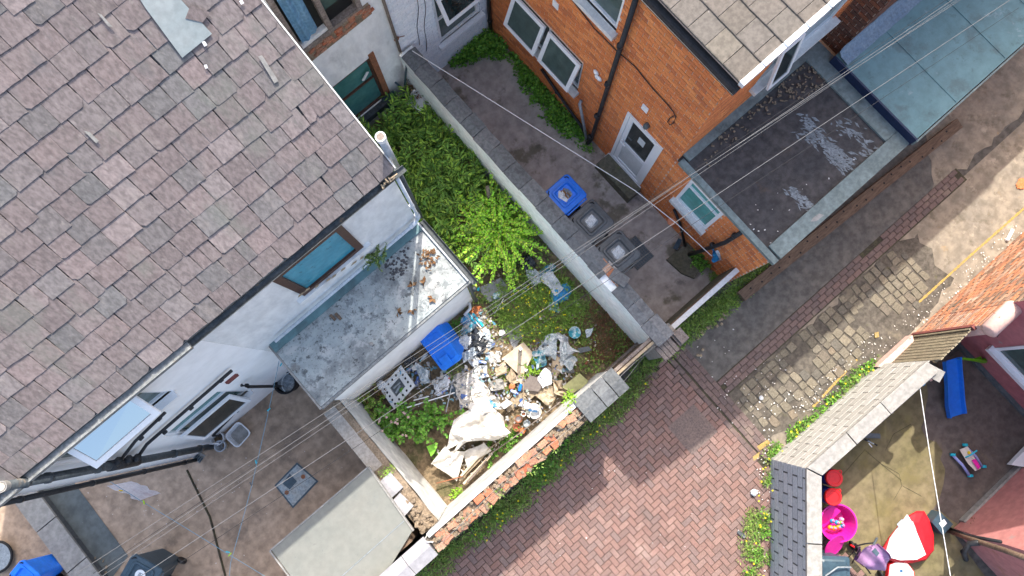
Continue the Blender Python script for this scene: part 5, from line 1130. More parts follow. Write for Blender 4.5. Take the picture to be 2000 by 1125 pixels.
weeds('moss_weeds', [(1090, 560), (1160, 600), (1150, 680), (1100, 640)], 240, 12, .055, .020, .10, .08, 'leaf_weed', 'olive green low weeds beside the blue and white sack', cat='weeds')
weeds('bin_side_weeds', [(868, 640), (905, 620), (910, 655), (880, 680)], 60, 12, .05, .02, .2, .09, 'leaf_ivy', 'dense green weeds behind the tipped blue bin', cat='weeds')
weeds('bin_side_weeds', [(870, 720), (895, 700), (905, 730), (885, 745)], 34, 12, .05, .018, .18, .08, 'leaf_weed', 'weeds at the lower corner of the tipped blue bin', cat='weeds')
weeds('rubbish_weeds', [(955, 720), (1000, 705), (1010, 770), (965, 760)], 46, 12, .045, .014, .16, .08, 'leaf_yellow', 'yellow green weeds poking through rubbish near broken boards', cat='weeds')
weeds('dry_grass', [(915, 510), (1000, 490), (1010, 530), (960, 560), (920, 550)], 190, 7, .20, .010, .07, .14, 'dry_grass', 'matted dry straw under the bright shrub', cat='dry grass', up=.15)
weeds('dry_grass', [(850, 900), (1000, 870), (1080, 790), (1040, 860), (900, 960)], 90, 5, .16, .010, .06, .12, 'dry_grass', 'dry straw along the foot of the broken alley wall', cat='dry grass', up=.15)
# middle yard ivy
weeds('wall_ivy', [(1000, 105), (1040, 110), (1085, 160), (1130, 225), (1140, 265), (1105, 268), (1060, 225), (1010, 150)], 330, 13, .065, .05, .22, .10, 'leaf_ivy', 'strip of green creeping plants along the foot of orange brick wall', cat='creeper')
weeds('corner_ivy', [(880, 130), (950, 65), (985, 90), (985, 115), (940, 112), (900, 125)], 170, 13, .07, .05, .30, .12, 'leaf_ivy', 'green leafy growth in the corner below white brick wall', cat='creeper')
weeds('drain_weeds', [(1125, 270), (1150, 268), (1155, 300), (1130, 295)], 18, 10, .05, .03, .12, .07, 'leaf_ivy', 'small weeds at the foot of the black downpipe', cat='weeds')
shrub('drain_plant', 'leafy plant beside the blue cloth at the rainwater pipe', 'plant', [at(1358, 505)[:2], at(1366, 515)[:2]], 24, .42, .22, 8, .06, .045, 'leaf_ivy', 'stem_green')
weeds('drain_weeds', [(1375, 530), (1420, 520), (1430, 545), (1395, 560)], 40, 12, .05, .02, .16, .08, 'leaf_weed', 'weeds in the dark corner behind white topped gate wall', cat='weeds')
# alley verges
weeds('alley_verge', [(865, 1075), (1000, 965), (1130, 845), (1225, 740), (1255, 700), (1275, 720), (1240, 780), (1150, 870), (1010, 1000), (900, 1080)], 520, 13, .075, .018, .16, .11, 'leaf_weed', 'grassy weed verge along the foot of the broken alley wall', cat='weeds', up=1.0)
weeds('alley_moss', [(920, 1030), (1010, 950), (1110, 850), (1125, 865), (1050, 950), (940, 1050)], 120, 16, .055, .03, .16, .12, 'leaf_ivy', 'brighter green leafy patches in the verge below the red bricks', patchy=.5, cat='weeds')
weeds('alley_verge', [(1240, 700), (1320, 640), (1440, 545), (1500, 510), (1495, 535), (1430, 600), (1340, 670), (1260, 725)], 380, 13, .07, .018, .14, .10, 'leaf_weed', 'mossy weed strip below the white topped gate wall', cat='weeds', up=.8)
weeds('alley_moss', [(1300, 670), (1370, 612), (1440, 560), (1440, 590), (1360, 645), (1310, 685)], 90, 14, .05, .03, .12, .09, 'leaf_yellow', 'yellow green moss clumps beside the timber baulk end', cat='weeds')
weeds('dry_verge', [(1180, 780), (1260, 720), (1290, 700), (1270, 750), (1200, 800)], 90, 8, .09, .01, .1, .1, 'dry_grass', 'straw coloured verge grass beside the dark coping stones', cat='dry grass')
weeds('alley_verge', [(760, 1125), (860, 1055), (890, 1065), (880, 1125)], 130, 12, .07, .018, .14, .1, 'leaf_weed', 'weeds at the foot of the pale saddle coping wall', cat='weeds', up=.8)
V_ = [(1450, 1135), (1445, 1060), (1470, 960), (1485, 900), (1505, 870), (1600, 780), (1705, 695), (1712, 712), (1610, 800), (1515, 890), (1502, 960), (1505, 1135)]
weeds('sunny_verge', V_, 420, 12, .065, .016, .13, .09, 'leaf_weed', 'sunlit weed verge with yellow flowers along the painted block wall', patchy=.42, cat='weeds', up=.9)
weeds('sunny_leaves', [(1500, 880), (1600, 785), (1700, 700), (1708, 712), (1610, 800), (1515, 890)], 120, 12, .05, .032, .12, .09, 'leaf_ivy', 'bright green leaves at the foot of the cream wall', patchy=.4, cat='weeds')
weeds('sunny_leaves', [(1455, 1125), (1475, 1040), (1490, 930), (1503, 925), (1504, 1125)], 100, 12, .05, .030, .14, .10, 'leaf_ivy', 'green weeds at the foot of the grey angled wall', patchy=.45, cat='weeds')
flowers('yellow_flowers', V_, 34, .024, .12, .24, 'flower_yellow', 'yellow dandelion flowers in the verge by the painted block wall')
flowers('yellow_flowers', [(920, 1040), (1120, 870), (1250, 720), (1270, 740), (1130, 880), (940, 1065)], 22, .024, .14, .22, 'flower_yellow', 'yellow flowers in the shaded verge below the alley wall')
b = MB()
for x, y in sample([(1430, 690), (1330, 670), (1440, 590), (1435, 610), (1345, 700)], 16):
    p = at(x, y, .02); b.lathe([(.03, -.02), (.035, .015), (.02, .03)], p, 6)
b.build('ochre_stones', 'wood_board', kind='stuff', label='ochre stones in the verge below the white topped wall', cat='stones')
# twigs and trunks in the yard
st = thing('sawn_stump', 'grey bark log standing among straw beside the black bag', 'log', (at(1000, 525).x, at(1000, 525).y, 0))
MB().tube([at(1003, 527, .02), at(997, 505, .32), at(989, 490, .60)], [.075, .065, .06], 10).build('trunk', 'bark', st, smooth=True)
st = thing('dead_branch', 'bare grey branch leaning against party wall above the bright shrub', 'branch', (at(955, 400).x, at(955, 400).y, 0))
MB().tube([at(958, 402, .5), at(952, 365, 1.1)], [.05, .04], 8).build('branch', 'bark', st, smooth=True)
b = MB()
for k in range(90):
    x, y = random.choice(sample([(905, 600), (1000, 480), (1100, 560), (1190, 700), (1100, 770), (900, 950), (860, 870)], 1)); p = at(x, y, .05); a = random.uniform(0, 3.14); l = random.uniform(.1, .4)
    b.tube([p + Z * random.uniform(0, .05), p + Vector((math.cos(a) * l, math.sin(a) * l, random.uniform(0, .08)))], .005, 3, False)
b.build('fallen_twigs', 'twig', kind='stuff', label='fallen twigs scattered over the overgrown yard', cat='twigs')

# ================================================================== RUBBISH
def one(b, name, label, cat, m, group=None, smooth=False): return b.build(name, m, None, smooth, label=label, cat=cat, group=group)
def crumple(P, zs, m, name, label, cat, amp=.04, n=14, t=.008, fr=5.0, seed=0, group=None, parent=None, ex=0.0):
    q = [at(x, y, z) for (x, y), z in zip(P, zs)]
    def fn(a, c):
        e = (a - .5) * (c - .5)
        p = (q[0] * (1 - a) + q[1] * a) * (1 - c) + (q[3] * (1 - a) + q[2] * a) * c; s_ = seed * 7.7
        w = Vector((nz3(p.x * fr * .7 + s_, p.y * fr * .7, 2), nz3(p.x * fr * .7, p.y * fr * .7 + s_, 5), 0)) * amp * 1.2
        rdg = abs(nz3(p.x * fr + s_, p.y * fr)) * 2 + .5 * abs(nz3(p.x * fr * 2.7, p.y * fr * 2.7 + s_))
        return p + w + Z * (amp * (1.3 - rdg * 1.3) + ex * math.sin(math.pi * a) * math.sin(math.pi * c))
    b = MB(); b.grid(fn, n, n); k = len(b.v); b.v += [(x, y, z - t) for x, y, z in b.v]; b.f += [tuple(k + i for i in reversed(f)) for f in b.f]
    ed = [i for i in range(n + 1)] + [(j + 1) * (n + 1) + n for j in range(n)] + [n * (n + 1) + n - 1 - i for i in range(n)] + [(n - 1 - j) * (n + 1) for j in range(n)]
    b.f += [(ed[i - 1], ed[i - 1] + k, ed[i] + k, ed[i]) for i in range(len(ed))]
    if parent is not None: return b.build(name, m, parent)
    return b.build(name, m, None, label=label, cat=cat, group=group)
def board(P, zs, m, name, label, cat, t=.02, group=None):
    return MB().slab([at(x, y, z) for (x, y), z in zip(P, zs)], t).build(name, m, None, label=label, cat=cat, group=group)
def blob(px, py, z, r, m, name, label, cat, sq=(1, 1, .6), amp=.25, fr=2.2, seed=0, group=None, n=16):
    c = at(px, py, z); b = MB(); L = []
    for i in range(1, n):
        th = math.pi * i / n; L.append([])
        for k in range(2 * n):
            ph = math.pi * k / n; d = Vector((math.sin(th) * math.cos(ph), math.sin(th) * math.sin(ph), math.cos(th)))
            rr_ = r * (1 + amp * nz3(d.x * fr + seed * 3.3, d.y * fr, d.z * fr) * 1.4 + amp * .6 * abs(nz3(d.x * fr * 3 + seed, d.y * fr * 3, d.z * fr * 3)))
            L[-1].append((c.x + d.x * rr_ * sq[0], c.y + d.y * rr_ * sq[1], c.z + d.z * rr_ * sq[2]))
    b.loft(L, True, True); return b.build(name, m, None, label=label, cat=cat, group=group)
def can(p0, p1, z, r, m, name, label, cat, group=None, tm='metal_grey'):
    a = at(*p0, z); c = at(*p1, z); d = c - a; o = thing(name, label, cat, a, group); ql = d.to_track_quat('Z', 'Y').to_matrix().to_4x4(); ql.translation = a; l = d.length
    MB().lathe([(r * .8, 0), (r, .012), (r, l - .012), (r * .8, l)], n=12, M4=ql).build('can_body', m, o, smooth=False)
    MB().lathe([(r * .78, l + .001), (r * .72, l - .004)], n=12, M4=ql).build('can_end', tm, o); return o
def bottle(p0, p1, z, r, m, name, label, cat, capm='upvc', group=None):
    a = at(*p0, z); c = at(*p1, z); d = c - a; o = thing(name, label, cat, a, group); ql = d.to_track_quat('Z', 'Y').to_matrix().to_4x4(); ql.translation = a; l = d.length
    MB().lathe([(r * .8, 0), (r, .01), (r, l * .6), (r * .4, l * .82), (r * .35, l * .9)], n=12, M4=ql).build('bottle_body', m, o, smooth=True)
    MB().lathe([(r * .42, l * .9), (r * .42, l)], n=10, M4=ql).build('cap', capm, o); return o
def bucket(px, py, z, r, h, m, inner, name, label, cat, tilt=0, rz=0, rim=None, group=None):
    c = at(px, py, z); o = thing(name, label, cat, c, group); M4 = Matrix.Translation(c) @ Matrix.Rotation(rz, 4, 'Z') @ Matrix.Rotation(tilt, 4, 'X')
    MB().lathe([(r * .8, 0), (r, h), (r * 1.08, h), (r * 1.08, h + .012), (r * .94, h + .012), (r * .80, h * .35)], n=20, M4=M4).build('bucket_wall', m, o, smooth=False)
    MB().lathe([(r * .84, h * .5), (r * .0001, h * .52)], n=20, M4=M4).build('contents', inner, o); return o

# cooker hob: white enamel panel with round and square openings
hob = thing('cooker_hob', 'white enamel cooker top with round holes and square opening beside the lean to', 'cooker hob', at(800, 755))
hq_ = [at(758, 728, .40), at(786, 713, .42), at(822, 765, .36), at(770, 800, .30)]
hq_ = [at(783, 713, .42), at(823, 768, .38), at(770, 800, .30), at(742, 760, .34)]
ho = hq_[3]; hx = hq_[0] - hq_[3]; hy = hq_[2] - hq_[3]; hn = hx.cross(hy).normalized(); hn = hn if hn.z > 0 else -hn
def hp(a, c, up=0.0): return ho + hx * a + hy * c + hn * up
b = MB(); b.loft([[hp(a, c, -.02) for a, c in ((0, 0), (1, 0), (1, 1), (0, 1))], [hp(a, c) for a, c in ((0, 0), (1, 0), (1, 1), (0, 1))], [hp(a, c) for a, c in ((.28, .28), (.72, .28), (.72, .72), (.28, .72))], [hp(a, c, -.05) for a, c in ((.28, .28), (.72, .28), (.72, .72), (.28, .72))]], False, False)
b.build('enamel_panel', 'white_enamel', hob)
b = MB().poly([hp(a, c, -.055) for a, c in ((.28, .28), (.72, .28), (.72, .72), (.28, .72))]); b.build('opening', 'bin_grey', hob)
ring = [(.13, .13), (.32, .13), (.5, .13), (.68, .13), (.87, .13), (.87, .32), (.87, .5), (.87, .68), (.87, .87), (.68, .87), (.5, .87), (.32, .87), (.13, .87), (.13, .68), (.13, .5), (.13, .32)]
sx = hx.length; sy = hy.length
for a, c in ring:
    MB().poly([hp(a + .024 / sx * math.cos(t), c + .024 / sy * math.sin(t), .003) for t in [6.283 * k / 12 for k in range(12)]]).build('hole', 'black', hob)
MB().bar(hp(.82, .25, .015), hp(.92, .12, .03), .014, .01).build('blue_tie', 'toy_blue', hob); MB().bar(hp(.1, .75, .015), hp(.02, .62, .02), .014, .01).build('blue_tie', 'toy_blue', hob)
MB().bar(hp(.36, .4, -.025), hp(.66, .45, -.02), .03, .012).bar(hp(.34, .6, -.025), hp(.6, .52, -.02), .04, .012).build('inner_bracket', 'metal_grey', hob)
# crumpled canvas / carpet
b = MB(); hl = thing('crumpled_canvas', 'big crumpled off white canvas sheet folded over rubbish in the yard', 'canvas sheet', at(930, 850))
def rag(P, zs, amp, seed, nm='fold', n=22, ex=.05): return crumple(P, zs, 'canvas', nm, None, None, amp, n, .012, 3.2, seed, None, hl, ex)
rag([(890, 815), (955, 785), (985, 830), (870, 880)], (.40, .42, .5, .3), .09, 1, 'back_fold', ex=.10)
rag([(872, 888), (965, 800), (1000, 850), (930, 858)], (.42, .62, .50, .42), .10, 2, 'top_fold', ex=.16)
rag([(965, 800), (985, 815), (995, 850), (935, 862)], (.55, .5, .4, .45), .07, 3, 'right_fold', ex=.12)
rag([(842, 905), (870, 868), (885, 890), (858, 908)], (.26, .34, .3, .24), .05, 4, 'corner_fold')
rag([(845, 906), (880, 880), (910, 880), (893, 940)], (.24, .28, .26, .18), .03, 5, 'lower_panel')
rag([(905, 885), (945, 862), (960, 880), (912, 912)], (.24, .3, .25, .2), .04, 6, 'side_panel')
rag([(915, 790), (945, 778), (958, 805), (925, 815)], (.5, .5, .48, .46), .05, 7, 'upper_flap')
crumple([(885, 735), (935, 715), (965, 790), (900, 800)], (.12, .14, .2, .16), 'plaster', 'plaster_heap', 'broken white plaster sheets and rubble in front of the tipped blue bin', 'plaster', .08, 26, .01, 7, 11)
crumple([(925, 765), (960, 770), (985, 800), (930, 800)], (.22, .2, .2, .22), 'plaster', 'plaster_sheet', 'torn plaster sheet above the crumpled canvas', 'plaster', .06, 16, .01, 6, 12)
crumple([(930, 690), (975, 680), (985, 730), (940, 740)], (.1, .1, .08, .1), 'soil', 'rubble_heap', 'low heap of earthy rubble between plaster and cardboard', 'rubble', .06, 16, .02, 8, 13)
# boards
board([(980, 700), (1022, 668), (1042, 690), (1020, 738)], (.18, .22, .2, .16), 'ply', 'plywood_sheet', 'square pale plywood sheet lying beneath the white topped post', 'board')
board([(1008, 738), (1025, 712), (1022, 745), (1018, 752)], (.2, .2, .18, .16), 'ply', 'plywood_strip', 'narrow plywood offcut pointing down from the square sheet', 'board')
board([(985, 640), (1008, 625), (1030, 660), (1004, 686)], (.06, .06, .06, .06), 'paving_slab', 'grey_slab', 'dark grey slab above the plywood sheet', 'slab', .04)
board([(935, 562), (978, 542), (992, 560), (992, 578), (956, 590), (942, 575)], (.07, .08, .07, .07, .07, .07), 'paving_slab', 'broken_slab', 'broken pale paving slab beside the lean to corner', 'slab', .05)
board([(1012, 760), (1035, 733), (1068, 742), (1052, 765)], (.2, .24, .26, .22), 'laminate', 'drawer_front', 'brown laminate drawer front tipped on the rubbish', 'board', .03)  # front of a loose drawer
board([(1010, 745), (1012, 760), (1052, 766), (1050, 772), (1020, 768)], (.16, .2, .22, .12, .1), 'wood_old', 'drawer_side', 'side board of the drawer below its laminate front', 'board', .02)  # side board of the tipped drawer
board([(1045, 772), (1068, 746), (1092, 765), (1075, 797)], (.16, .18, .2, .16), 'wood_board', 'worn_board', 'worn light timber board near the paint tins', 'board')
board([(985, 790), (1015, 765), (1028, 778), (992, 806)], (.14, .16, .14, .13), 'wood_board', 'wide_plank', 'mossy wide plank left of the paint tins', 'board')
board([(1018, 768), (1030, 762), (1046, 772), (1036, 780)], (.14, .14, .13, .13), 'wood_board', 'short_plank', 'short plank under the brown drawer front', 'board')
board([(1098, 756), (1132, 729), (1149, 744), (1145, 752), (1118, 769)], (.36, .40, .40, .38, .34), 'lino', 'olive_panel', 'olive yellow rounded panel leaning near the alley wall', 'panel', .02)
board([(1076, 735), (1080, 692), (1105, 705), (1098, 720), (1085, 740)], (.14, .16, .18, .16, .14), 'cardboard', 'cardboard_sheet', 'brown cardboard sheet below the white carrier bags', 'cardboard')
for k, (a, c, m, lb) in enumerate((((897, 938), (952, 882), 'wood_board', 'longest pale lath in the pile beside the canvas'), ((905, 945), (958, 890), 'ply', 'pale thin lath at the alley side of the pile'), ((912, 942), (950, 900), 'wood_old', 'short grey lath on the pile by the alley wall'), ((900, 930), (945, 880), 'ply', 'bleached lath touching the crumpled canvas'))):
    one(MB().bar(at(*a, .16 + .02 * k), at(*c, .22 + .02 * k), .045, .015), 'lath', lb, 'lath', m, 'thin timber laths beside the alley wall')
one(MB().bar(at(852, 944, .2), at(905, 930, .22), .02, .02), 'rusty_rod', 'rusty reddish rod lying below the canvas corner', 'rod', 'rust')
one(MB().tube([at(925, 930, .3), at(960, 885, .32), at(1010, 850, .36), at(1095, 785, .4)], .012, 6), 'bent_cane', 'long bent grey stick lying along the inner alley wall', 'stick', 'wood_old')
one(MB().tube([at(950, 880, .3), at(985, 855, .34), at(1000, 830, .35)], .010, 6), 'bamboo_cane', 'yellow cane among leaves by the pile of laths', 'stick', 'wood_board')
po_ = thing('white_topped_post', 'square timber post with white top standing on the plywood sheet', 'post', at(1013, 700))
pz = at(1016, 684, .22); MB().bar(pz, pz + Z * .55, .055, .055, up=(0, 1, 0)).build('post', 'wood_old', po_); MB().bar(pz + Z * .551, pz + Z * .556, .057, .057, up=(0, 1, 0)).build('top', 'upvc', po_)
for k, (a, c, z, m, lb) in enumerate((((795, 796), (888, 767), .34, 'upvc', 'long white plastic strip lying below the cooker hob'), ((808, 782), (838, 774), .36, 'plastic_white', 'short white plastic strip beside the cooker hob'), ((871, 805), (885, 740), .40, 'grey_pipe', 'thin pale metal tube crossing the white strip'), ((840, 725), (843, 758), .3, 'black_pipe', 'black rod standing beside the tipped blue bin'), ((882, 665), (912, 640), .45, 'wood_old', 'grey stick lying over the edge of tipped bin'), ((966, 612), (984, 583), .12, 'plastic_white', 'white stick lying beside the broken slab'), ((1023, 790), (1021, 735), .36, 'wood_board', 'thin upright cane in front of drawer front'))):
    one(MB().tube([at(*a, z), at(*c, z + .04)], .012 if k < 2 else .009, 6), 'loose_strip', lb, 'strip', m, 'sticks and strips in the rubbish')
# bags and sacks
crumple([(1000 + 55, 540), (1080, 530), (1100, 565), (1085, 580)], (.2, .22, .24, .2), 'bag_white', 'paper_sack', 'torn white printed sack lying on the blue plastic among weeds', 'sack', .05, 16, .01, 6, 21)
blob(1095, 572, .12, .20, 'blue_tarp', 'blue_sack', 'bright blue plastic sack beneath the torn white sack', 'sack', (1.1, .9, .55), .2, 2, 22)
blob(1068, 530, .10, .14, 'bag_blue', 'blue_bag', 'small blue and white bag above the torn white sack', 'bag', (1.4, .7, .5), .3, 3, 23)
blob(1043, 540, .10, .15, 'bag_clear', 'clear_bag', 'translucent crumpled bag left of the torn white sack', 'bag', (.8, 1.2, .5), .35, 4, 24)
blob(1030, 512, .10, .15, 'bag_black', 'black_bag', 'black rubbish bag at the edge of weeds by the log', 'bag', (1, 1, .6), .35, 3, 25)
crumple([(1075, 590), (1092, 586), (1090, 612), (1072, 605)], (.1, .1, .1, .1), 'bag_teal', 'teal_wrapper', 'teal and white wrapper below the blue sack', 'wrapper', .03, 10, .004, 9, 26)
crumple([(1040, 690), (1065, 655), (1090, 650), (1085, 700)], (.16, .18, .2, .16), 'bag_clear', 'plastic_sheet', 'pale translucent plastic sheeting spread above the cardboard', 'plastic sheet', .09, 18, .004, 6, 27)
crumple([(1085, 650), (1110, 655), (1128, 690), (1095, 690)], (.2, .22, .22, .2), 'bag_white', 'carrier_bag', 'white crumpled carrier bag nearest the teal bowl', 'bag', .10, 18, .004, 7, 28)
crumple([(1090, 680), (1105, 672), (1120, 690), (1100, 705)], (.24, .26, .24, .22), 'bag_clear', 'carrier_bag', 'knotted white bag lying over the plastic sheeting', 'bag', .09, 14, .004, 8, 29)
crumple([(1085, 700), (1115, 693), (1128, 705), (1115, 727)], (.18, .2, .18, .16), 'bag_clear', 'glassy_film', 'greyish clear film sheet on the cardboard', 'plastic sheet', .05, 14, .004, 7, 30)
crumple([(1040, 690), (1070, 685), (1068, 716), (1046, 718)], (.18, .2, .18, .16), 'bag_teal', 'teal_bag', 'teal and white plastic packaging beside the lime weed', 'packaging', .07, 14, .004, 8, 31)
blob(908, 668, .24, .14, 'bag_white', 'white_bag', 'pale crumpled bag touching the right corner of tipped bin', 'bag', (1, .9, .7), .4, 4, 32)
blob(930, 670, .18, .20, 'bag_black', 'black_bag', 'glossy black bin bag torn open beside the tipped bin', 'bag', (1.3, 1.1, .6), .45, 4, 33)
blob(945, 655, .20, .12, 'bag_clear', 'clear_bag', 'clear plastic bag on the torn black bin bag', 'bag', (1.2, 1, .6), .4, 5, 34)
blob(922, 685, .22, .11, 'bag_clear', 'clear_bag', 'grey plastic bag below the torn black bin bag', 'bag', (1.2, .9, .6), .45, 5, 35)
blob(915, 640, .15, .13, 'bag_teal', 'teal_bag', 'teal plastic wrapping behind the tipped blue bin', 'packaging', (1.4, .7, .5), .4, 4, 36)
blob(912, 623, .15, .11, 'bag_blue', 'blue_bag', 'blue and white bag at the lean to corner', 'bag', (1.2, .8, .6), .3, 4, 37)
blob(930, 608, .12, .10, 'orange_plastic', 'orange_wrapper', 'crumpled orange wrapper at the lean to corner', 'wrapper', (1.2, .9, .5), .4, 5, 38)
blob(925, 705, .14, .10, 'bag_white', 'white_bag', 'small white bag between the bin bag and plaster', 'bag', (.9, 1.2, .5), .4, 5, 39)
crumple([(845, 745), (875, 735), (880, 765), (850, 770)], (.18, .18, .16, .16), 'bag_white', 'paper_litter', 'crumpled white paper heap between hob and tipped bin', 'paper', .07, 14, .004, 9, 40)
crumple([(812, 708), (838, 720), (842, 748), (818, 742)], (.2, .22, .2, .2), 'bag_clear', 'clear_film', 'clear plastic film between the hob and tipped bin', 'plastic sheet', .06, 12, .004, 8, 41)
crumple([(1052, 735), (1075, 728), (1078, 750), (1058, 758)], (.24, .26, .24, .24), 'plastic_white', 'white_film', 'white plastic film on the brown drawer front', 'plastic sheet', .04, 10, .004, 8, 42)
crumple([(1078, 740), (1100, 745), (1108, 775), (1080, 768)], (.22, .22, .2, .2), 'cardboard', 'torn_packaging', 'torn cardboard and film under the olive panel', 'packaging', .09, 16, .006, 9, 43)
crumple([(928, 780), (960, 778), (968, 795), (935, 800)], (.34, .34, .34, .34), 'bag_blue', 'blue_white_wrapper', 'blue and white wrapper on top of the crumpled canvas', 'wrapper', .05, 12, .004, 10, 44)
board([(977, 790), (990, 780), (1001, 787), (985, 799)], (.3, .3, .3, .3), 'upvc', 'white_carton', 'small white carton beside the crumpled canvas', 'carton', .05)
tl = thing('white_tray', 'white square plastic tray near the lime green weed', 'lid', at(1065, 730))  # loose lid of a plastic tub
b = MB().loft([rr(.20, .17, .04, 0), rr(.21, .18, .045, .015), rr(.19, .16, .04, .018), rr(.17, .14, .035, .008)], True, True); b.xform(Matrix.Translation(at(1065, 730, .30)) @ Matrix.Rotation(.2, 4, 'Z') @ Matrix.Rotation(.12, 4, 'X')); b.build('lid', 'upvc', tl)
tb_ = thing('teal_bowl', 'pale teal ribbed plastic bowl among the reddish weeds', 'bowl', at(1122, 650))
b = MB(); L = []
for r, z in ((.04, .0), (.10, .03), (.125, .07), (.115, .07), (.09, .035), (.03, .01)): L.append([(r * (1 + .05 * (k % 2)) * math.cos(6.283 * k / 24), r * (1 + .05 * (k % 2)) * math.sin(6.283 * k / 24), z) for k in range(24)])
b.loft(L, True, True); b.xform(Matrix.Translation(at(1122, 650, .12))); b.build('bowl', 'bag_teal', tb_)
crumple([(1143, 645), (1156, 640), (1156, 655), (1146, 660)], (.14, .14, .14, .14), 'bag_clear', 'clear_tray', 'small clear tray right of the teal bowl', 'tray', .03, 8, .004, 12, 45)
board([(1128, 680), (1150, 676), (1156, 684), (1132, 690)], (.12, .12, .12, .12), 'bin_grey', 'grey_tray', 'dark grey tray beside the carrier bags', 'tray', .02)
for k, (P, zz0, mm) in enumerate((([(925, 640), (945, 635), (950, 655), (930, 662)], .14, 'cardboard'), ([(948, 690), (972, 684), (978, 705), (952, 712)], .15, 'plaster'), ([(925, 715), (950, 712), (955, 735), (930, 742)], .18, 'bag_white'), ([(965, 715), (985, 705), (992, 728), (970, 738)], .16, 'cardboard'), ([(955, 745), (980, 740), (985, 760), (960, 765)], .18, 'conc_pale'), ([(1000, 720), (1015, 745), (1000, 755), (988, 735)], .15, 'wood_board'), ([(900, 690), (920, 685), (925, 702), (905, 708)], .2, 'bag_clear'), ([(1060, 760), (1085, 775), (1070, 790), (1050, 778)], .2, 'cardboard'), ([(1020, 780), (1040, 790), (1030, 800), (1012, 792)], .2, 'bag_white'), ([(940, 668), (962, 662), (968, 680), (945, 688)], .16, 'bag_clear'))):
    crumple(P, (zz0, zz0 + .02, zz0, zz0 - .02), mm, 'flattened_sheet', ['brown cardboard sheet near the teal carton at the heap top', 'pale plaster sheet left of the plywood sheet', 'white flattened bag above the broken plaster sheets', 'brown cardboard sheet between plaster and plywood offcut', 'grey board fragment beside the orange tub', 'worn board scrap left of the laminate drawer front', 'clear crumpled film at lower corner of black bin bag', 'cardboard sheet below the olive panel and worn board', 'white flattened bag between wide plank and paint tub', 'clear crumpled film left of the grey slab'][k], 'sheet', .035, 12, .006, 8, 90 + k, 'flattened sheets in the rubbish heap')
# tins and buckets
pl_ = thing('white_saucer', 'off white round saucer holding the white paint tub', 'saucer', at(1042, 803)); b = MB().lathe([(.10, 0), (.16, .03), (.165, .04), (.15, .035), (.10, .012)], at(1042, 803, .12), 22); b.build('saucer', 'canvas', pl_)
bucket(1042, 800, .15, .10, .18, 'plastic_white', 'upvc', 'paint_tub', 'white paint tub with blue label tilted on the saucer', 'paint tub', .5, -.4)
b = MB().poly([at(1032, 798, .37), at(1050, 802, .37), at(1049, 806, .36), at(1032, 803, .36)]).build('tub_label', 'ink_blue', bpy.data.objects['paint_tub'])
bucket(1006, 833, .16, .075, .10, 'rust', 'terracotta', 'rusty_tin', 'rusty brown tin open at the top beside the canvas', 'tin', .35, .3, group='old paint tins')
bucket(1012, 816, .16, .072, .10, 'rust', 'bag_white', 'paint_tin', 'rusty paint tin with white dried paint', 'tin', .3, -.5, group='old paint tins')
bucket(1027, 826, .16, .068, .10, 'metal_grey', 'bag_clear', 'silver_tin', 'silver grey tin with glossy contents', 'tin', .2, .2, group='old paint tins')
bucket(1022, 808, .15, .045, .08, 'plastic_white', 'rust', 'small_tin', 'smallest white tin between the paint tub and rusty tins', 'tin', .1, 0, group='old paint tins')
blob(1020, 842, .14, .07, 'orange_plastic', 'orange_wrapper', 'orange scrap beside the rusty tins', 'wrapper', (1, .8, .5), .3, 4, 46)
blob(1000, 755, .16, .07, 'orange_plastic', 'orange_tub', 'cream and orange tub near the blue drink cans', 'tub', (1, .8, .7), .15, 3, 47)
can((997, 762), (1012, 770), .2, .034, 'can_blue', 'drink_can', 'blue and white drink can lying nearer the wide plank', 'can', 'blue drink cans')
can((1014, 764), (1018, 750), .2, .033, 'bin_blue', 'drink_can', 'plain blue drink can propped by the drawer front', 'can', 'blue drink cans')
can((935, 706), (950, 709), .22, .034, 'can_blue', 'spray_can', 'blue and white spray can below the bin bag', 'can')
bottle((874, 757), (877, 738), .22, .036, 'plastic_white', 'white_bottle', 'white bottle with red cap beside the paper heap', 'bottle', 'red_plastic')
bottle((930, 632), (914, 612), .2, .034, 'toy_aqua', 'teal_bottle', 'long teal bottle lying at the lean to corner', 'bottle', 'toy_aqua')
one(MB().bar(at(923, 612, .2), at(944, 637, .2), .05, .03), 'teal_carton', 'long teal and white carton at the lean to corner', 'carton', 'toy_aqua')
one(MB().bar(at(919, 616, .205), at(940, 641, .205), .022, .036), 'white_strip', 'white strip of packaging along the teal carton', 'packaging', 'upvc')
one(MB().bar(at(903, 625, .14), at(914, 620, .16), .07, .05), 'blue_carton', 'small deep blue carton near the lean to downpipe', 'carton', 'bin_blue')
bottle((853, 772), (872, 762), .2, .035, 'can_blue', 'blue_bottle', 'blue and white bottle near the long white strip', 'bottle', 'bin_blue')
bottle((933, 568), (936, 560), .08, .03, 'toy_aqua', 'teal_bottle', 'tiny teal bottle beside the broken slab', 'bottle', 'upvc')
blob(970, 577, .10, .08, 'bag_teal', 'teal_wrapper', 'teal and white crumpled wrapper on the broken slab', 'wrapper', (1.1, .8, .5), .3, 4, 48)
bottle((1143, 712), (1149, 704), .1, .03, 'rust', 'brown_bottle', 'brown bottle lying in weeds right of the clear film', 'bottle', 'upvc')
can((967, 683), (976, 688), .12, .03, 'plastic_white', 'white_tube', 'white tube lying beside the grey slab', 'tube')
board([(868, 752), (885, 745), (898, 770), (890, 778)], (.16, .16, .14, .14), 'bin_slate', 'green_grey_tile', 'dark teal tile leaning beside the plaster', 'tile', .015)
blob(745, 752, .35, .08, 'bag_white', 'white_bag', 'pale rag caught in the dead flower heads', 'rag', (1, 1, .6), .4, 4, 49)
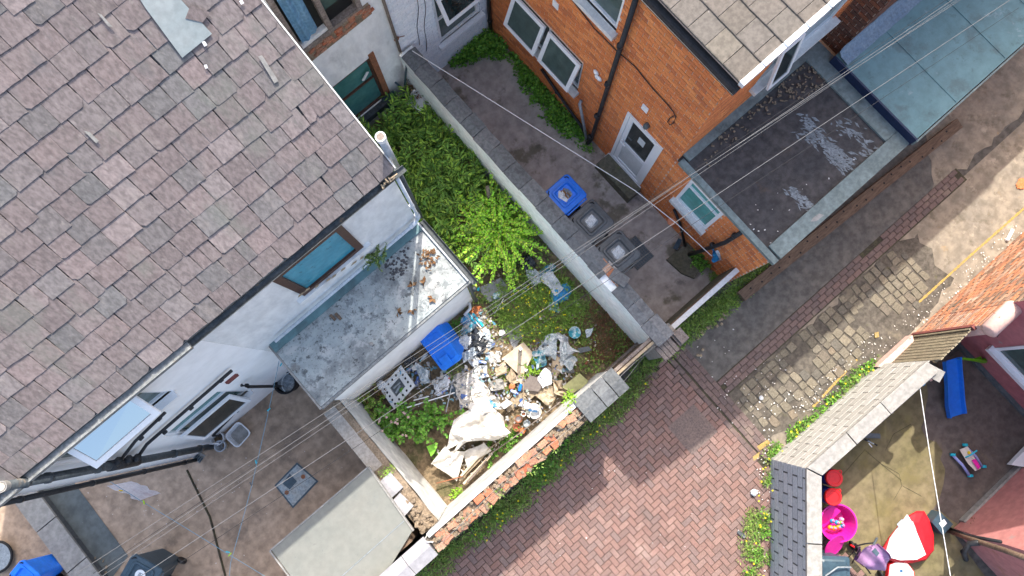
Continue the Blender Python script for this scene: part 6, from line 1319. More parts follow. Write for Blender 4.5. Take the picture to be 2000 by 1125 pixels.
one(MB().loft([[at(833, 872, .3), at(850, 866, .32), at(852, 880, .3), at(842, 892, .28)], [p + Z * .02 for p in (at(833, 872, .3), at(850, 866, .32), at(852, 880, .3), at(842, 892, .28))]], True, True), 'green_packet', 'lime green packet tucked beside the canvas corner', 'packet', 'toy_green')
bottle((835, 690), (820, 705), .2, .04, 'bag_clear', 'clear_bottle', 'clear plastic bottle under the tipped blue bin', 'bottle', 'toy_aqua')
blob(800, 735 - 30, .2, .10, 'bag_black', 'black_bag', 'small black bag tucked behind the cooker hob', 'bag', (1.2, .8, .6), .35, 4, 50)
# loose litter, too small and many to count
def confetti(P, n, m, name, label, s0, s1, z=.02, zr=.0):
    b = MB()
    for x, y in sample(P, n):
        p = at(x, y, z); a = random.uniform(0, 6.28); s_ = random.uniform(s0, s1); m4 = Matrix.Translation(p + Z * random.uniform(0, zr)) @ Matrix.Rotation(a, 4, 'Z') @ Matrix.Rotation(random.uniform(-.5, .5), 4, 'X') @ Matrix.Rotation(random.uniform(-.5, .5), 4, 'Y')
        b.mbox(m4, s_, s_ * random.uniform(.3, .8), s_ * .08)
    return b.build(name, m, kind='stuff', label=label, cat='litter')
confetti([(905, 610), (950, 600), (1000, 690), (1010, 790), (960, 860), (890, 800), (905, 690)], 380, 'litter', 'small_litter', 'dense small litter and shards over the rubbish heap', .015, .075, .08, .16)
confetti([(1010, 690), (1100, 640), (1130, 720), (1090, 790), (1010, 820)], 260, 'litter', 'small_litter', 'small litter between the boards and carrier bags', .02, .08, .1, .12)
confetti([(800, 700), (900, 740), (890, 790), (780, 800)], 130, 'litter', 'small_litter', 'small litter around the cooker hob', .02, .07, .1, .15)
confetti([(940, 500), (1100, 540), (1200, 690), (1000, 640)], 90, 'litter', 'small_litter', 'sparse litter among the weeds', .02, .06, .08, .1)
confetti([(850, 880), (900, 860), (1000, 850), (900, 950)], 120, 'plaster', 'plaster_crumbs', 'pale plaster crumbs around the canvas', .02, .06, .1, .1)
confetti([(1390, 760), (1520, 690), (1560, 760), (1590, 780), (1500, 850), (1440, 800)], 60, 'petal', 'white_petals', 'white petals scattered over the cobbles', .014, .034, .038)
confetti([(1300, 690), (1480, 610), (1500, 850), (1450, 860)], 26, 'petal', 'white_petals', 'white petals on the dark tarmac', .016, .034, .024)
confetti([(1560, 780), (1700, 650), (1760, 660), (1640, 760), (1560, 830)], 120, 'petal', 'white_petals', 'white petals drifted below the cream wall', .014, .032, .03)
confetti([(1740, 640), (1990, 430), (2000, 460), (1770, 660)], 110, 'petal', 'white_petals', 'white petals along the foot of brown brick wall', .014, .032, .03)
confetti([(900, 1060), (1100, 880), (1480, 870), (1470, 1120), (920, 1120)], 30, 'petal', 'white_petals', 'white specks on the herringbone paving', .012, .03, .03)
confetti([(1350, 450), (1750, 270), (1750, 300), (1520, 490)], 26, 'petal', 'roof_specks', 'pale specks on the dark felt roof', .012, .03, 2.84)
confetti([(1480, 860), (1510, 840), (1500, 1120), (1460, 1120)], 50, 'petal', 'white_petals', 'white petals caught in the sunny verge', .016, .036, .05)
confetti([(160, 950), (620, 800), (720, 880), (450, 1120), (160, 1100)], 70, 'petal', 'white_specks', 'white specks on the rear yard concrete', .010, .022, .01)
def scraps(P, n, m, name, label, s0, s1, z=.1, zr=.15):
    V = []; F = []
    for x, y in sample(P, n):
        p = at(x, y, z) + Z * random.uniform(0, zr); s_ = random.uniform(s0, s1); a = random.uniform(0, 6.28); k = len(V); q = 6; asp = random.uniform(.4, 1.3)
        V.append((p.x, p.y, p.z + s_ * random.uniform(.02, .2)))
        for i in range(q):
            t = a + 6.283 * i / q; r = s_ * random.uniform(.2, 1.25); V.append((p.x + r * math.cos(t) * asp, p.y + r * math.sin(t), p.z + s_ * random.uniform(-.15, .15)))
        F += [(k, k + 1 + i, k + 1 + (i + 1) % q) for i in range(q)]
    return npmesh(name, V, F, m, None, label=label, cat='litter', kind='stuff')
defm('scrap', (.5, .5, .5), s=20, var=.15, rough=.5, rnd=[(.50, .49, .46), (.56, .56, .54), (.30, .31, .31), (.08, .24, .34), (.38, .36, .32), (.04, .11, .34), (.48, .45, .38), (.05, .06, .07), (.60, .60, .57), (.24, .19, .13), (.18, .36, .40), (.34, .26, .17)])
scraps([(905, 610), (950, 600), (985, 660), (970, 740), (960, 800), (900, 800), (890, 760), (915, 700)], 150, 'scrap', 'paper_scraps', 'white, blue and teal scraps packed over the rubbish heap', .02, .075)
scraps([(1040, 690), (1090, 650), (1130, 700), (1110, 750), (1060, 760)], 70, 'scrap', 'paper_scraps', 'pale scraps around the carrier bags', .02, .06)
scraps([(800, 690), (880, 730), (890, 780), (830, 790), (790, 740)], 90, 'scrap', 'paper_scraps', 'pale scraps between cooker hob and tipped bin', .02, .065)
scraps([(960, 770), (1060, 770), (1080, 800), (1020, 850), (980, 830)], 60, 'scrap', 'paper_scraps', 'pale scraps around the paint tins', .015, .05)
# debris on the lean-to roof
def leaf_clump(P, n, label):
    C = []; D = []
    for x, y in sample(P, n):
        p = at(x, y, 2.965); a = random.uniform(0, 6.28); C.append((p.x, p.y, p.z + random.uniform(0, .03))); D.append((math.cos(a), math.sin(a), random.uniform(-.1, .6)))
    V, F = leafmesh(np.array(C), np.array(D), np.random.uniform(.05, .11, n), np.random.uniform(.03, .06, n)); npmesh('dead_leaves', V, F, 'leaf_dry', None, label=label, cat='dead leaves', kind='stuff')
leaf_clump([(818, 495), (845, 485), (858, 505), (838, 530), (820, 515)], 48, 'pile of dead brown leaves in the sun on lean to roof')
for k, (x, y, lb) in enumerate(((806, 558, 'single curled brown leaf on the shadow edge of lean to roof'), (830, 550, 'brown leaf lying in the sunny part of lean to roof'), (845, 583, 'brown curled leaf near the sunlit lean to edge'), (805, 606, 'small brown leaf near the lower lean to edge'), (777, 610, 'tiny reddish leaf in the shaded lean to roof'))):
    p = at(x, y, 2.965); C = np.array([(p.x, p.y, p.z)] * 3); D = np.array([(math.cos(k), math.sin(k), .2), (math.cos(k + 1.4), math.sin(k + 1.4), .4), (math.cos(k + 2.6), math.sin(k + 2.6), .3)]); V, F = leafmesh(C, D, .10, .07); npmesh('dead_leaf', V, F, 'leaf_dry', None, label=lb, cat='leaf', group='leaves on the lean to roof')
b = MB()
for x, y in sample([(755, 500), (800, 480), (795, 530), (765, 550), (750, 535)], 70): b.lathe([(random.uniform(.008, .034), 0), (.006, .010)], at(x, y, 2.953), 5)
b.build('moss_clumps', 'slate_base', kind='stuff', label='black moss clumps in the shaded part of lean to roof', cat='moss')
for a, c, lb in (((645, 615), (655, 625), 'left dark stick on the lean to roof'), ((655, 612), (666, 624), 'right dark stick on the lean to roof')): one(MB().bar(at(*a, 2.97), at(*c, 2.97), .05, .025), 'dark_stick', lb, 'stick', 'timber_dark', 'sticks on the lean to roof')
blob(725, 672, 2.96, .035, 'conc_pale', 'pebble', 'round pebble on the lower part of lean to roof', 'pebble', (1, 1, .6), .1, 2, 51)

# ================================================================== SMALL THINGS BY THE HOUSES
bp_ = thing('leaning_board', 'black board leaning below the lower window of the grey house', 'panel', at(765, 205)); MB().slab([at(745, 195, .75), at(768, 178, .95), at(785, 200, .55), at(762, 222, .35)], .03).build('panel', 'bin_slate', bp_)
pt = thing('white_planter', 'tall square white planter with withered plant beside party wall', 'planter', (-.42, 7.35, 0))
b = MB().loft([rr(.24, .24, .03, 0), rr(.34, .34, .03, .62), rr(.36, .36, .03, .66), rr(.30, .30, .03, .66), rr(.28, .28, .03, .58)], True, True); b.xform(Matrix.Translation((-.42, 7.32, .15)) @ Matrix.Rotation(.4, 4, 'Z')); b.build('tub', 'plastic_white', pt)
weeds('withered_plant', [(795, 170), (815, 165), (822, 190), (802, 195)], 14, 12, .08, .02, .2, .08, 'leaf_red', z0=.7, parent=pt)
for k, (a, z0, c, z1, lb) in enumerate((((795, 95 + 20), 1.9, (788, 200), .3, 'dark pole leaning against party wall corner'), ((768, 157), 1.0, (788, 175), .8, 'short dark rod stuck out by the planter'))): one(MB().tube([at(*a, z0), at(*c, z1)], .022, 7), 'leaning_pole', lb, 'pole', 'bin_slate')
cl = thing('blue_cloth', 'pale blue cloth hanging on the rainwater pipe by the corner wall', 'cloth', at(1405, 492, .8))
crumple([(1385, 480), (1415, 478), (1422, 500), (1395, 512)], (1.0, 1.05, .8, .75), 'blue_tarp', 'blue_part', None, None, .09, 14, .005, 7, 61, None, cl)
crumple([(1400, 490), (1425, 488), (1418, 508), (1398, 510)], (1.08, 1.0, .85, .85), 'bag_clear', 'pale_part', None, None, .08, 12, .005, 8, 62, None, cl)
dk = thing('terracotta_disc', 'round terracotta coloured disc hanging on the clothes line by the window', 'disc', at(1311, 433, 1.0)); MB().lathe([(.075, 0), (.085, .008), (.085, .02), (.07, .024)], at(1311, 433, 1.0), 24).build('disc', 'terracotta', dk)
mt = thing('patterned_mat', 'dark square rubber mat with studs on the back yard floor', 'mat', at(1245, 500))
m0 = at(1232, 462, .01); MB().box(.82, 1.30, 1.62, 2.22, .005, .022).build('mat', 'bin_grey', mt)
b = MB()
for i in range(8):
    for j in range(10): b.box(.85 + i * .056, .88 + i * .056, 1.65 + j * .056, 1.68 + j * .056, .022, .038)
b.build('studs', 'bin_slate', mt, kind='stuff')
cv = thing('concrete_gully', 'mossy raised concrete block beside the drain in the back yard', 'concrete block', at(1340, 520)); MB().prism([at(x, y)[:2] for x, y in ((1300, 508), (1340, 475), (1375, 510), (1355, 545), (1330, 535))], .004, .10).build('block', 'stone_moss', cv)
scoop = thing('grey_dustpan', 'small grey scoop lying beside the mossy concrete block', 'dustpan', at(1322, 478)); MB().slab([at(x, y, .16) for x, y in ((1314, 485), (1325, 465), (1332, 468), (1324, 488))], .03).build('pan', 'bin_slate', scoop)
# rear yard, bottom left
mh = thing('steel_drain_cover', 'square pale steel drain cover with rusty handles in the rear yard', 'drain cover', at(577, 947))
MB().slab([at(x, y, .02) for x, y in ((540, 948), (580, 908), (617, 940), (572, 988))], .016).build('cover', 'cover_steel', mh)
MB().slab([at(x, y, .01) for x, y in ((536, 948), (580, 903), (622, 940), (572, 993))], .006).build('frame', 'bin_slate', mh)
for x, y in ((592, 931), (560, 962)): MB().lathe([(.045, 0), (.045, .006), (.03, .007)], at(x, y, .02), 12).build('handle', 'rust', mh)
crumple([(552, 945), (566, 925), (580, 940), (566, 956)], (.024, .024, .024, .024), 'bin_slate', 'wet_patch', None, None, .001, 8, .001, 4, 63, None, mh)
bk = thing('washing_up_bowl', 'pale rectangular washing up bowl with water beside the white house wall', 'bowl', at(470, 848))
b = MB().loft([rr(.30, .26, .06, 0), rr(.40, .36, .08, .14), rr(.43, .39, .09, .15), rr(.43, .39, .09, .16), rr(.38, .34, .08, .155), rr(.33, .29, .07, .05)], True, True); b.xform(Matrix.Translation(at(470, 848, .01)) @ Matrix.Rotation(.15, 4, 'Z')); b.build('bowl', 'plastic_white', bk)
b = MB().poly(rr(.34, .30, .07, 0)); b.xform(Matrix.Translation(at(470, 848, .08)) @ Matrix.Rotation(.15, 4, 'Z')); b.build('water', 'conc_pale', bk)
bucket(433, 855, .01, .13, .24, 'plastic_white', 'soil', 'plant_pot', 'cream plant pot with brown soil against the white house', 'plant pot', 0, 0)
cd_ = thing('brush_caddy', 'grey ventilated caddy with soil beside washing up bowl', 'caddy', at(441, 869)); b = MB().lathe([(.07, 0), (.11, .3), (.12, .31), (.095, .31), (.06, .12)], at(441, 869, .01), 14); b.build('caddy', 'grey_pipe', cd_); MB().lathe([(.07, 0), (.001, .01)], at(441, 869, .16), 12).build('soil', 'soil', cd_)
one(MB().tube([at(368, 870, .5), at(428, 866, .45)], .012, 6), 'broom_stick', 'white broom stick leaning across the soil pipe', 'handle', 'upvc')
gd_ = thing('drain_grate', 'small square drain grate at the foot of the downpipes', 'drain grate', at(390, 893)); 
for k in range(5): MB().bar(at(383 + k * 3.2, 885 + k * 2.4, .03) , at(377 + k * 3.2, 893 + k * 2.4, .03), .02, .02).build('grate_bar', 'bin_slate', gd_)
MB().prism([at(x, y)[:2] for x, y in ((388, 880), (402, 890), (390, 905), (375, 893))], .002, .014).build('frame', 'conc_pale', gd_)
bkt = thing('black_bucket', 'black plastic dustbin tucked in the corner of lean to and house', 'bucket', at(572, 745))
MB().lathe([(.17, 0), (.22, .45), (.235, .46), (.235, .48), (.20, .48), (.17, .2)], at(570, 748, .01), 20).build('bucket_wall', 'black', bkt); MB().lathe([(.18, .36), (.001, .37)], at(570, 748, .01), 18).build('contents', 'water', bkt)
MB().tube([at(571, 748, .48) + Vector((.22 * math.cos(t), .22 * math.sin(t), .02 * math.sin(t * 2))) for t in [k * .3 for k in range(12)]], .01, 6).build('rim_cloth', 'bag_clear', bkt)
one(MB().slab([at(x, y, .02) for x, y in ((85, 1052), (92, 1051), (104, 1062), (105, 1070), (98, 1068), (88, 1060))], .012), 'tan_scrap', 'tan coloured scrap on the dark slab by the low wall', 'scrap', 'cardboard')
confetti([(118, 1095), (200, 1085), (215, 1120), (125, 1125)], 70, 'rubble_mortar', 'leaf_debris', 'brown debris at the lower end of dark slab', .02, .07, .015, .02)
tr = thing('cycle_tyre', 'black bicycle tyre lying against the low wall in bottom left corner', 'tyre', at(-5, 1088)); c_ = at(-6, 1088, .1)
b = MB(); L = []
for k in range(33):
    t = 6.2832 * k / 32; L.append([c_ + Vector(((.30 + .025 * math.cos(s_)) * math.cos(t), (.30 + .025 * math.cos(s_)) * math.sin(t), .025 * math.sin(s_))) for s_ in [6.2832 * j / 8 for j in range(8)]])
b.loft(L); b.build('tyre', 'black', tr, smooth=True); MB().lathe([(.27, .0), (.275, .01)], c_, 24).build('rim', 'metal_grey', tr)
one(MB().tube([at(365, 918, .012), at(378, 945, .012), at(410, 1010, .012), at(440, 1125, .012)], .022, 4), 'slab_joint', 'dark mossy joint running across the rear yard concrete', 'joint', 'paver_joint')

# washing lines and pegs
def line(name, label, pts, r, m, sag=.0, cat='cable', group=None, n=16):
    P = [];
    for a, c in zip(pts, pts[1:]):
        a = Vector(a); c = Vector(c)
        for i in range(n): t = i / n; P.append(a.lerp(c, t) - Z * sag * 4 * t * (1 - t))
    P.append(Vector(pts[-1])); return one(MB().tube(P, r, 5), name, label, cat, m, group)
line('washing_line', 'thin pale blue washing line with pegs from lean to down to the lower edge', [at(545, 705, 2.1), at(525, 800, 2.0), at(490, 955, 1.95), at(450, 1100, 1.9), at(445, 1150, 1.9)], .005, 'rope_blue', .01, 'washing line')
line('washing_line', 'blue washing line carrying the towel across the rear yard', [at(205, 935, 1.9), at(275, 978, 1.85), at(450, 1085, 1.85), at(540, 1140, 1.9)], .005, 'rope_blue', .01, 'washing line')
tw = crumple([(215, 945), (275, 978), (318, 965), (262, 938)], (1.86, 1.86, 1.2, 1.3), 'towel', 'hanging_towel', 'pale striped towel pegged on the washing line below downpipe', 'towel', .07, 20, .008, 4, 71)
for k, (x, y, z, m, lb) in enumerate(((525, 800, 2.0, 'peg_teal', 'teal clothes peg nearest the lean to'), (500, 902, 1.97, 'peg_teal', 'teal clothes peg midway down the washing line'), (445, 1078, 1.9, 'peg_teal', 'teal clothes peg at crossing of the washing lines'), (449, 1083, 1.9, 'peg_lime', 'lime clothes peg at crossing of the washing lines'), (281, 981, 1.87, 'peg_lime', 'lime clothes peg at lower corner of towel'), (236, 958, 1.88, 'peg_yellow', 'yellow clothes peg holding the towel'), (549, 712, 2.1, 'peg_teal', 'teal clothes peg at lean to corner'), (490, 945, 1.96, 'cable_pale', 'white clothes peg near the drain cover'))):
    p = at(x, y, z); a = k * 1.1; one(MB().bar(p - Vector((math.cos(a), math.sin(a), 0)) * .035, p + Vector((math.cos(a), math.sin(a), .1)) * .035, .016, .02), 'clothes_peg', lb, 'clothes peg', m, 'pegs on the washing lines')
line('white_clothes_line', 'white rope stretched from party wall corner across to orange house', [(-.08, 7.6, 2.12), tuple(at(1240, 372, 1.9)), tuple(at(1322, 437, 1.7)), tuple(at(1390, 500, 1.2))], .008, 'rope_white', .0, 'washing line')
line('white_clothes_line', 'white rope hanging across the toy yard to lower edge', [at(1796, 752, 1.8), at(1815, 880, 1.8), at(1858, 1135, 1.8)], .008, 'rope_white', .0, 'washing line')
# overhead service cables
for k, (a, c, r, m, lb) in enumerate((
    ((2075, -130), (150, 1120), .0032, 'cable_pale', 'uppermost overhead cable crossing the dark felt roof'),
    ((1890, -20), (190, 1120), .0036, 'cable_pale', 'thickest overhead cable of the middle bundle'),
    ((1910, -28), (200, 1125), .0028, 'cable_pale', 'overhead cable on the right of the middle bundle'),
    ((1880, -22), (182, 1120), .0026, 'cable_dark', 'dark overhead cable on the left of the middle bundle'),
    ((1995, -15), (260, 1135), .0042, 'cable_pale', 'bright overhead cable over the kerbed roof edge'),
    ((1990, 15), (275, 1150), .0028, 'cable_dark', 'lowest overhead cable nearest the alley'))):
    P0 = at(*a, 6.6); P1 = at(*c, 6.6); line('overhead_cable', lb, [P0, P1], r, m, .04 + .015 * k, 'cable', 'overhead service cables', 30)

# iron cover in the paving and a kerb-side odds and ends
ic = thing('iron_manhole_cover', 'rusty square iron manhole cover set in the herringbone paving', 'manhole cover', (-.56, -1.58, 0))
MB().box(-.93, -.20, -1.96, -1.22, .006, .031).build('frame', 'cover_iron', ic); MB().box(-.885, -.245, -1.915, -1.265, .015, .036).build('cover', 'cover_iron', ic)
b = MB()
for i in range(11):
    for j in range(11):
        if (i + j) % 2: b.box(-.86 + i * .055, -.825 + i * .055, -1.89 + j * .055, -1.855 + j * .055, .036, .039)
        else: b.box(-.85 + i * .055, -.835 + i * .055, -1.90 + j * .055, -1.845 + j * .055, .036, .039)
b.build('tread_pattern', 'cover_iron', ic, kind='stuff')
sh = thing('lost_shoe', 'small dark shoe lying at the edge of sunny verge', 'shoe', at(1447, 1043))
b = MB().loft([rr(.05, .15, .024, .02), rr(.075, .19, .035, .025), rr(.08, .2, .038, .05), rr(.06, .16, .028, .07), rr(.04, .10, .018, .06)], True, True); b.xform(Matrix.Translation(at(1447, 1043, .005)) @ Matrix.Rotation(.2, 4, 'Z')); b.build('upper', 'bin_grey', sh)
b = MB().box(-.04, .04, -.1, .1, 0, .02); b.xform(Matrix.Translation(at(1447, 1043, .005)) @ Matrix.Rotation(.2, 4, 'Z')); b.build('sole', 'grey_pipe', sh)
can((1967, 470), (1978, 448), .03, .035, 'upvc', 'white_pipe_offcut', 'white pipe offcut lying near the brown brick wall', 'pipe offcut')
blob(1473, 962, .08, .06, 'bag_white', 'white_litter', 'crumpled white litter in the sunny verge', 'litter', (1, 1, .6), .35, 4, 81)
blob(1998, 358, .02, .10, 'orange_plastic', 'orange_stain', 'orange plastic scrap on concrete at right edge', 'scrap', (1.5, 1, .12), .3, 3, 82)
blob(1487, 777, .03, .04, 'bag_white', 'white_litter', 'white scrap of litter beside the cobbles', 'litter', (1, 1, .5), .35, 4, 83)

# ================================================================== TOY YARD
sl_ = thing('toy_slide', 'blue toddler slide with green ladder side by the pink wall', 'slide', at(1862, 760))
s0, s1, s2 = at(1858, 702, .62), at(1862, 750, .40), at(1868, 812, .08); sc_ = (s0 - s2); sx_ = Vector((-sc_.y, sc_.x, 0)).normalized()
L = []
for p, w in ((s0, .17), (s0.lerp(s1, .5), .165), (s1, .17), (s1.lerp(s2, .6) - Z * .03, .185), (s2, .18)):
    L.append([p - sx_ * w + Z * .09, p - sx_ * (w - .025) + Z * .09, p - sx_ * (w - .045), p + sx_ * (w - .045), p + sx_ * (w - .025) + Z * .09, p + sx_ * w + Z * .09, p + sx_ * w - Z * .04, p - sx_ * w - Z * .04])
MB().loft(L, True, True).build('chute', 'slide_blue', sl_)
g0_, g1_ = at(1876, 700, .66), at(1928, 708, .30)
b = MB(); L = []
for t in [k / 8 for k in range(9)]:
    p = g0_.lerp(g1_, t) + Z * .10 * math.sin(math.pi * t); L.append([p - sx_ * .06 + Z * 0, p + sx_ * .06, p + sx_ * .05 - Z * .10, p - sx_ * .05 - Z * .10])
b = MB().loft(L, True, True); b.build('ladder_side', 'slide_green', sl_)
for t in (.45, .7): MB().bar(g0_.lerp(g1_, t) - Z * .03 - sx_ * .2, g0_.lerp(g1_, t) - Z * .03, .05, .03).build('rung', 'slide_green', sl_)
rd = thing('ride_on_toy', 'lilac and cream toddler ride on toy with aqua wheels and pink seat', 'ride-on toy', at(1890, 897))
def rp_(x, y, z): return at(x, y, z)
for a, c in (((1862, 890), (1893, 928)),): MB().tube([rp_(*a, .08), rp_((a[0] + c[0]) / 2 + 3, (a[1] + c[1]) / 2, .12), rp_(*c, .08)], .03, 8).build('side_rail', 'toy_lilac', rd, smooth=True)
MB().tube([rp_(1886, 872, .08), rp_(1905, 890, .14), rp_(1918, 911, .08)], .026, 8).build('side_rail', 'toy_lilac', rd, smooth=True)
b = MB().loft([[rp_(x, y, .08) for x, y in ((1874, 878), (1890, 872), (1903, 893), (1916, 915), (1905, 920), (1890, 905))], [rp_(x, y, .24) for x, y in ((1874, 878), (1890, 872), (1903, 893), (1916, 915), (1905, 920), (1890, 905))]], True, True); b.build('body', 'toy_cream', rd)
b = MB().loft([[rp_(x, y, .245) for x, y in ((1898, 898), (1906, 896), (1916, 912), (1910, 918))], [rp_(x, y, .29) for x, y in ((1898, 899), (1906, 897), (1915, 912), (1910, 916))]], True, True); b.build('seat', 'magenta', rd)
MB().tube([rp_(1886, 893, .25), rp_(1894, 890, .33), rp_(1908, 880, .33)], .016, 8).build('handlebar', 'toy_aqua', rd)
MB().lathe([(.03, 0), (.03, .02)], rp_(1892, 884, .245), 12).build('dial', 'peg_yellow', rd)
for x, y in ((1861, 888), (1885, 869), (1895, 929), (1921, 911)):
    MB().lathe([(.02, -.03), (.055, -.025), (.055, .025), (.02, .03)], n=14, M4=Matrix.Translation(rp_(x, y, .06)) @ Matrix.Rotation(.9, 4, 'Z') @ Matrix.Rotation(math.pi / 2, 4, 'Y')).build('wheel', 'toy_aqua', rd, smooth=True)
for i, (x, y, lb) in enumerate(((1630, 934, 'blue drum with red lid nearest the wall corner'), (1628, 971, 'blue drum with red lid beside the pink tub'))):
    t = thing('lidded_drum', lb, 'drum', at(x, y), 'blue drums with red lids'); c_ = at(x, y, 0.62); c_.z = 0
    MB().lathe([(.15, .01), (.165, .06), (.165, .50), (.14, .55)], c_, 22).build('drum_body', 'drum_blue', t, smooth=True)
    MB().lathe([(.165, .54), (.17, .56), (.17, .61), (.155, .625), (.12, .622), (.11, .612), (.001, .612)], c_, 26).build('lid', 'red_plastic', t)
    MB().tube([c_ + Vector((.16 + .05 * math.sin(q), -.05 + .1 * q / 3.14, .58)) for q in [k * .35 for k in range(10)]], .012, 6).build('lid_loop', 'red_plastic', t)
tub = thing('pink_toy_tub', 'round magenta plastic tub full of bright toys beside the wall', 'toy tub', at(1635, 1020)); c_ = at(1634, 1020, .3); c_.z = 0
MB().lathe([(.26, .01), (.355, .36), (.375, .37), (.375, .39), (.345, .39), (.255, .06), (.001, .05)], c_, 32).build('tub', 'magenta', tub, smooth=False)
MB().bar(c_ + Vector((-.25, .12, .12)), c_ + Vector((.2, .2, .3)), .02, .2, up=(0, 1, 0)).build('divider', 'magenta', tub)
for k, (dx, dy, m) in enumerate(((-.15, -.03, 'toy_orange'), (-.10, -.09, 'toy_orange'), (-.03, .04, 'toy_blue'), (.02, -.05, 'toy_blue'), (.08, -.10, 'toy_green'), (.06, -.16, 'toy_blue'), (-.02, -.13, 'toy_orange'), (.13, -.06, 'toy_pink'))):
    t = thing('tub_toy', ['left orange toy in the pink tub', 'lower orange toy in the pink tub', 'upper blue toy in the pink tub', 'middle blue toy in the pink tub', 'green toy ball in the pink tub', 'lowest blue toy in the pink tub', 'small orange brick in the pink tub', 'pink ring toy in the pink tub'][k], 'toy', c_ + Vector((dx, dy, .2)), 'toys in the pink tub')
    MB().lathe([(.0, -.04), (.045, -.02), (.05, .02), (.02, .045), (0, .05)], c_ + Vector((dx, dy, .2)), 10).build('toy_body', m, t, smooth=True); MB().lathe([(.02, .05), (.025, .06), (.01, .075)], c_ + Vector((dx + .01, dy, .2)), 8).build('toy_knob', 'toy_pink' if m != 'toy_pink' else 'upvc', t)
ld2 = thing('magenta_dish', 'magenta round dish half hidden below the pink toy tub', 'lid', at(1630, 1064)); b = MB().lathe([(.22, 0), (.25, .012), (.25, .03), (.22, .022), (.001, .02)], n=28); b.xform(Matrix.Translation(at(1628, 1065, .40)) @ Matrix.Rotation(.7, 4, 'X')); b.build('lid', 'magenta', ld2)  # loose round lid, tilted
gb = thing('grey_plastic_bin', 'grey wheelie bin cut by the lower frame edge behind the grey wall', 'wheelie bin', at(1630, 1110))
b = MB().loft([rr(.42, .46, .05, .05), rr(.55, .55, .05, .92), rr(.60, .60, .06, .93), rr(.60, .60, .06, .97), rr(.50, .48, .05, .975), rr(.44, .42, .05, 1.0)], True, True); c_ = at(1628, 1118, .95); b.xform(Matrix.Translation((c_.x, c_.y, 0)) @ Matrix.Rotation(-.75, 4, 'Z')); b.build('body', 'bin_slate', gb)
MB().tube([at(1612, 1125, 1.1), at(1636, 1108, 1.1), at(1662, 1108, 1.05)], .015, 7).build('handle', 'metal_grey', gb)
# pop-up tent: red and white wedge lying flat
tn_ = thing('red_pop_up_tent', 'red and white folded pop up play tent lying on the toy yard', 'play tent', at(1775, 1050))
o_px = [(1718, 1080), (1735, 1050), (1765, 1012), (1790, 998), (1805, 998), (1815, 1015), (1824, 1045), (1824, 1075), (1808, 1094), (1780, 1100), (1745, 1097), (1726, 1090)]
cx_ = at(1778, 1055, .45)
def ringz(z, s_): return [(at(1778, 1055, z) + (at(x, y, z) - at(1778, 1055, z)) * s_) for x, y in o_px]
MB().loft([ringz(.06, .92), ringz(.12, 1.0), ringz(.24, 1.0), ringz(.30, .94), ringz(.34, .6)], True, True).build('red_fabric', 'tent_red', tn_)
fp = [(1730, 1079), (1738, 1052), (1772, 1005), (1784, 1025), (1808, 1083), (1790, 1093), (1758, 1094), (1738, 1089)]
def fz(x, y):
    return .345 + .0
b = MB(); P3 = [at(x, y, .34) for x, y in fp]; ce_ = sum(P3, Vector()) / len(P3); b.loft([[p - Z * .02 for p in P3], [p + Z * .012 for p in P3], [ce_ + (p - ce_) * .6 + Z * .03 for p in P3]], True, True); b.build('white_panel', 'tent_white', tn_)
for P, m in (([(1762, 1030), (1783, 1018), (1790, 1036), (1775, 1038)], 'print_pink'), ([(1765, 1075), (1800, 1072), (1796, 1078), (1770, 1088)], 'print_pink'), ([(1752, 1024), (1762, 1014), (1765, 1018), (1756, 1030)], 'print_blue'), ([(1742, 1062), (1752, 1056), (1756, 1066), (1748, 1072)], 'print_pale'), ([(1786, 1050), (1794, 1052), (1792, 1060), (1785, 1058)], 'print_pale')):
    MB().slab([at(x, y, .382) for x, y in P], .004).build('faded_print', m, tn_)
t2 = thing('white_pop_up_tent', 'second white play tent with red rim at the lower frame edge', 'play tent', at(1755, 1115))
P3 = [at(x, y, .22) for x, y in ((1735, 1130), (1738, 1104), (1752, 1096), (1772, 1100), (1784, 1116), (1786, 1135), (1760, 1145))]; ce_ = sum(P3, Vector()) / 7
MB().loft([[ce_ + (p - ce_) * 1.06 - Z * .1 for p in P3], [ce_ + (p - ce_) * 1.06 for p in P3]], True, True).build('rim', 'tent_red', t2); MB().loft([[p + Z * .002 for p in P3], [ce_ + (p - ce_) * .9 + Z * .04 for p in P3], [ce_ + (p - ce_) * .4 + Z * .06 for p in P3]], True, True).build('white_panel', 'tent_white', t2)
MB().lathe([(.035, 0), (.03, .01)], at(1760, 1115, .275), 14).build('dark_dot', 'ink_blue', t2)
# pushchair
pc = thing('purple_pushchair', 'purple pushchair with black frame seen from above among the toys', 'pushchair', at(1700, 1090))
c_ = [at(x, y, z) for x, y, z in ((1672, 1095, .55), (1690, 1068, .80), (1712, 1062, .85), (1738, 1090, .75), (1728, 1115, .55), (1695, 1112, .5))]
def hood(a, c):
    p = (c_[0].lerp(c_[1], a) if a < .5 else c_[1].lerp(c_[2], a)); A_ = c_[0].lerp(c_[1], min(1, a * 2)) if a < .5 else c_[1].lerp(c_[2], (a - .5) * 2); B_ = c_[5].lerp(c_[4], min(1, a * 2)) if a < .5 else c_[4].lerp(c_[3], (a - .5) * 2)
    return A_.lerp(B_, c) + Z * (.14 * math.sin(math.pi * c) + .02 * math.sin(a * 14))
b = MB().grid(hood, 16, 12); b.build('hood', 'purple_cloth', pc, smooth=True)
MB().tube([hood(1, k / 10) for k in range(11)], .018, 6).build('hood_rim', 'purple_dark', pc)
MB().grid(lambda a, c: c_[0].lerp(c_[5], c).lerp(c_[1].lerp(c_[5], c), a) - Z * (.10 + .1 * a), 6, 6).build('seat', 'purple_dark', pc)
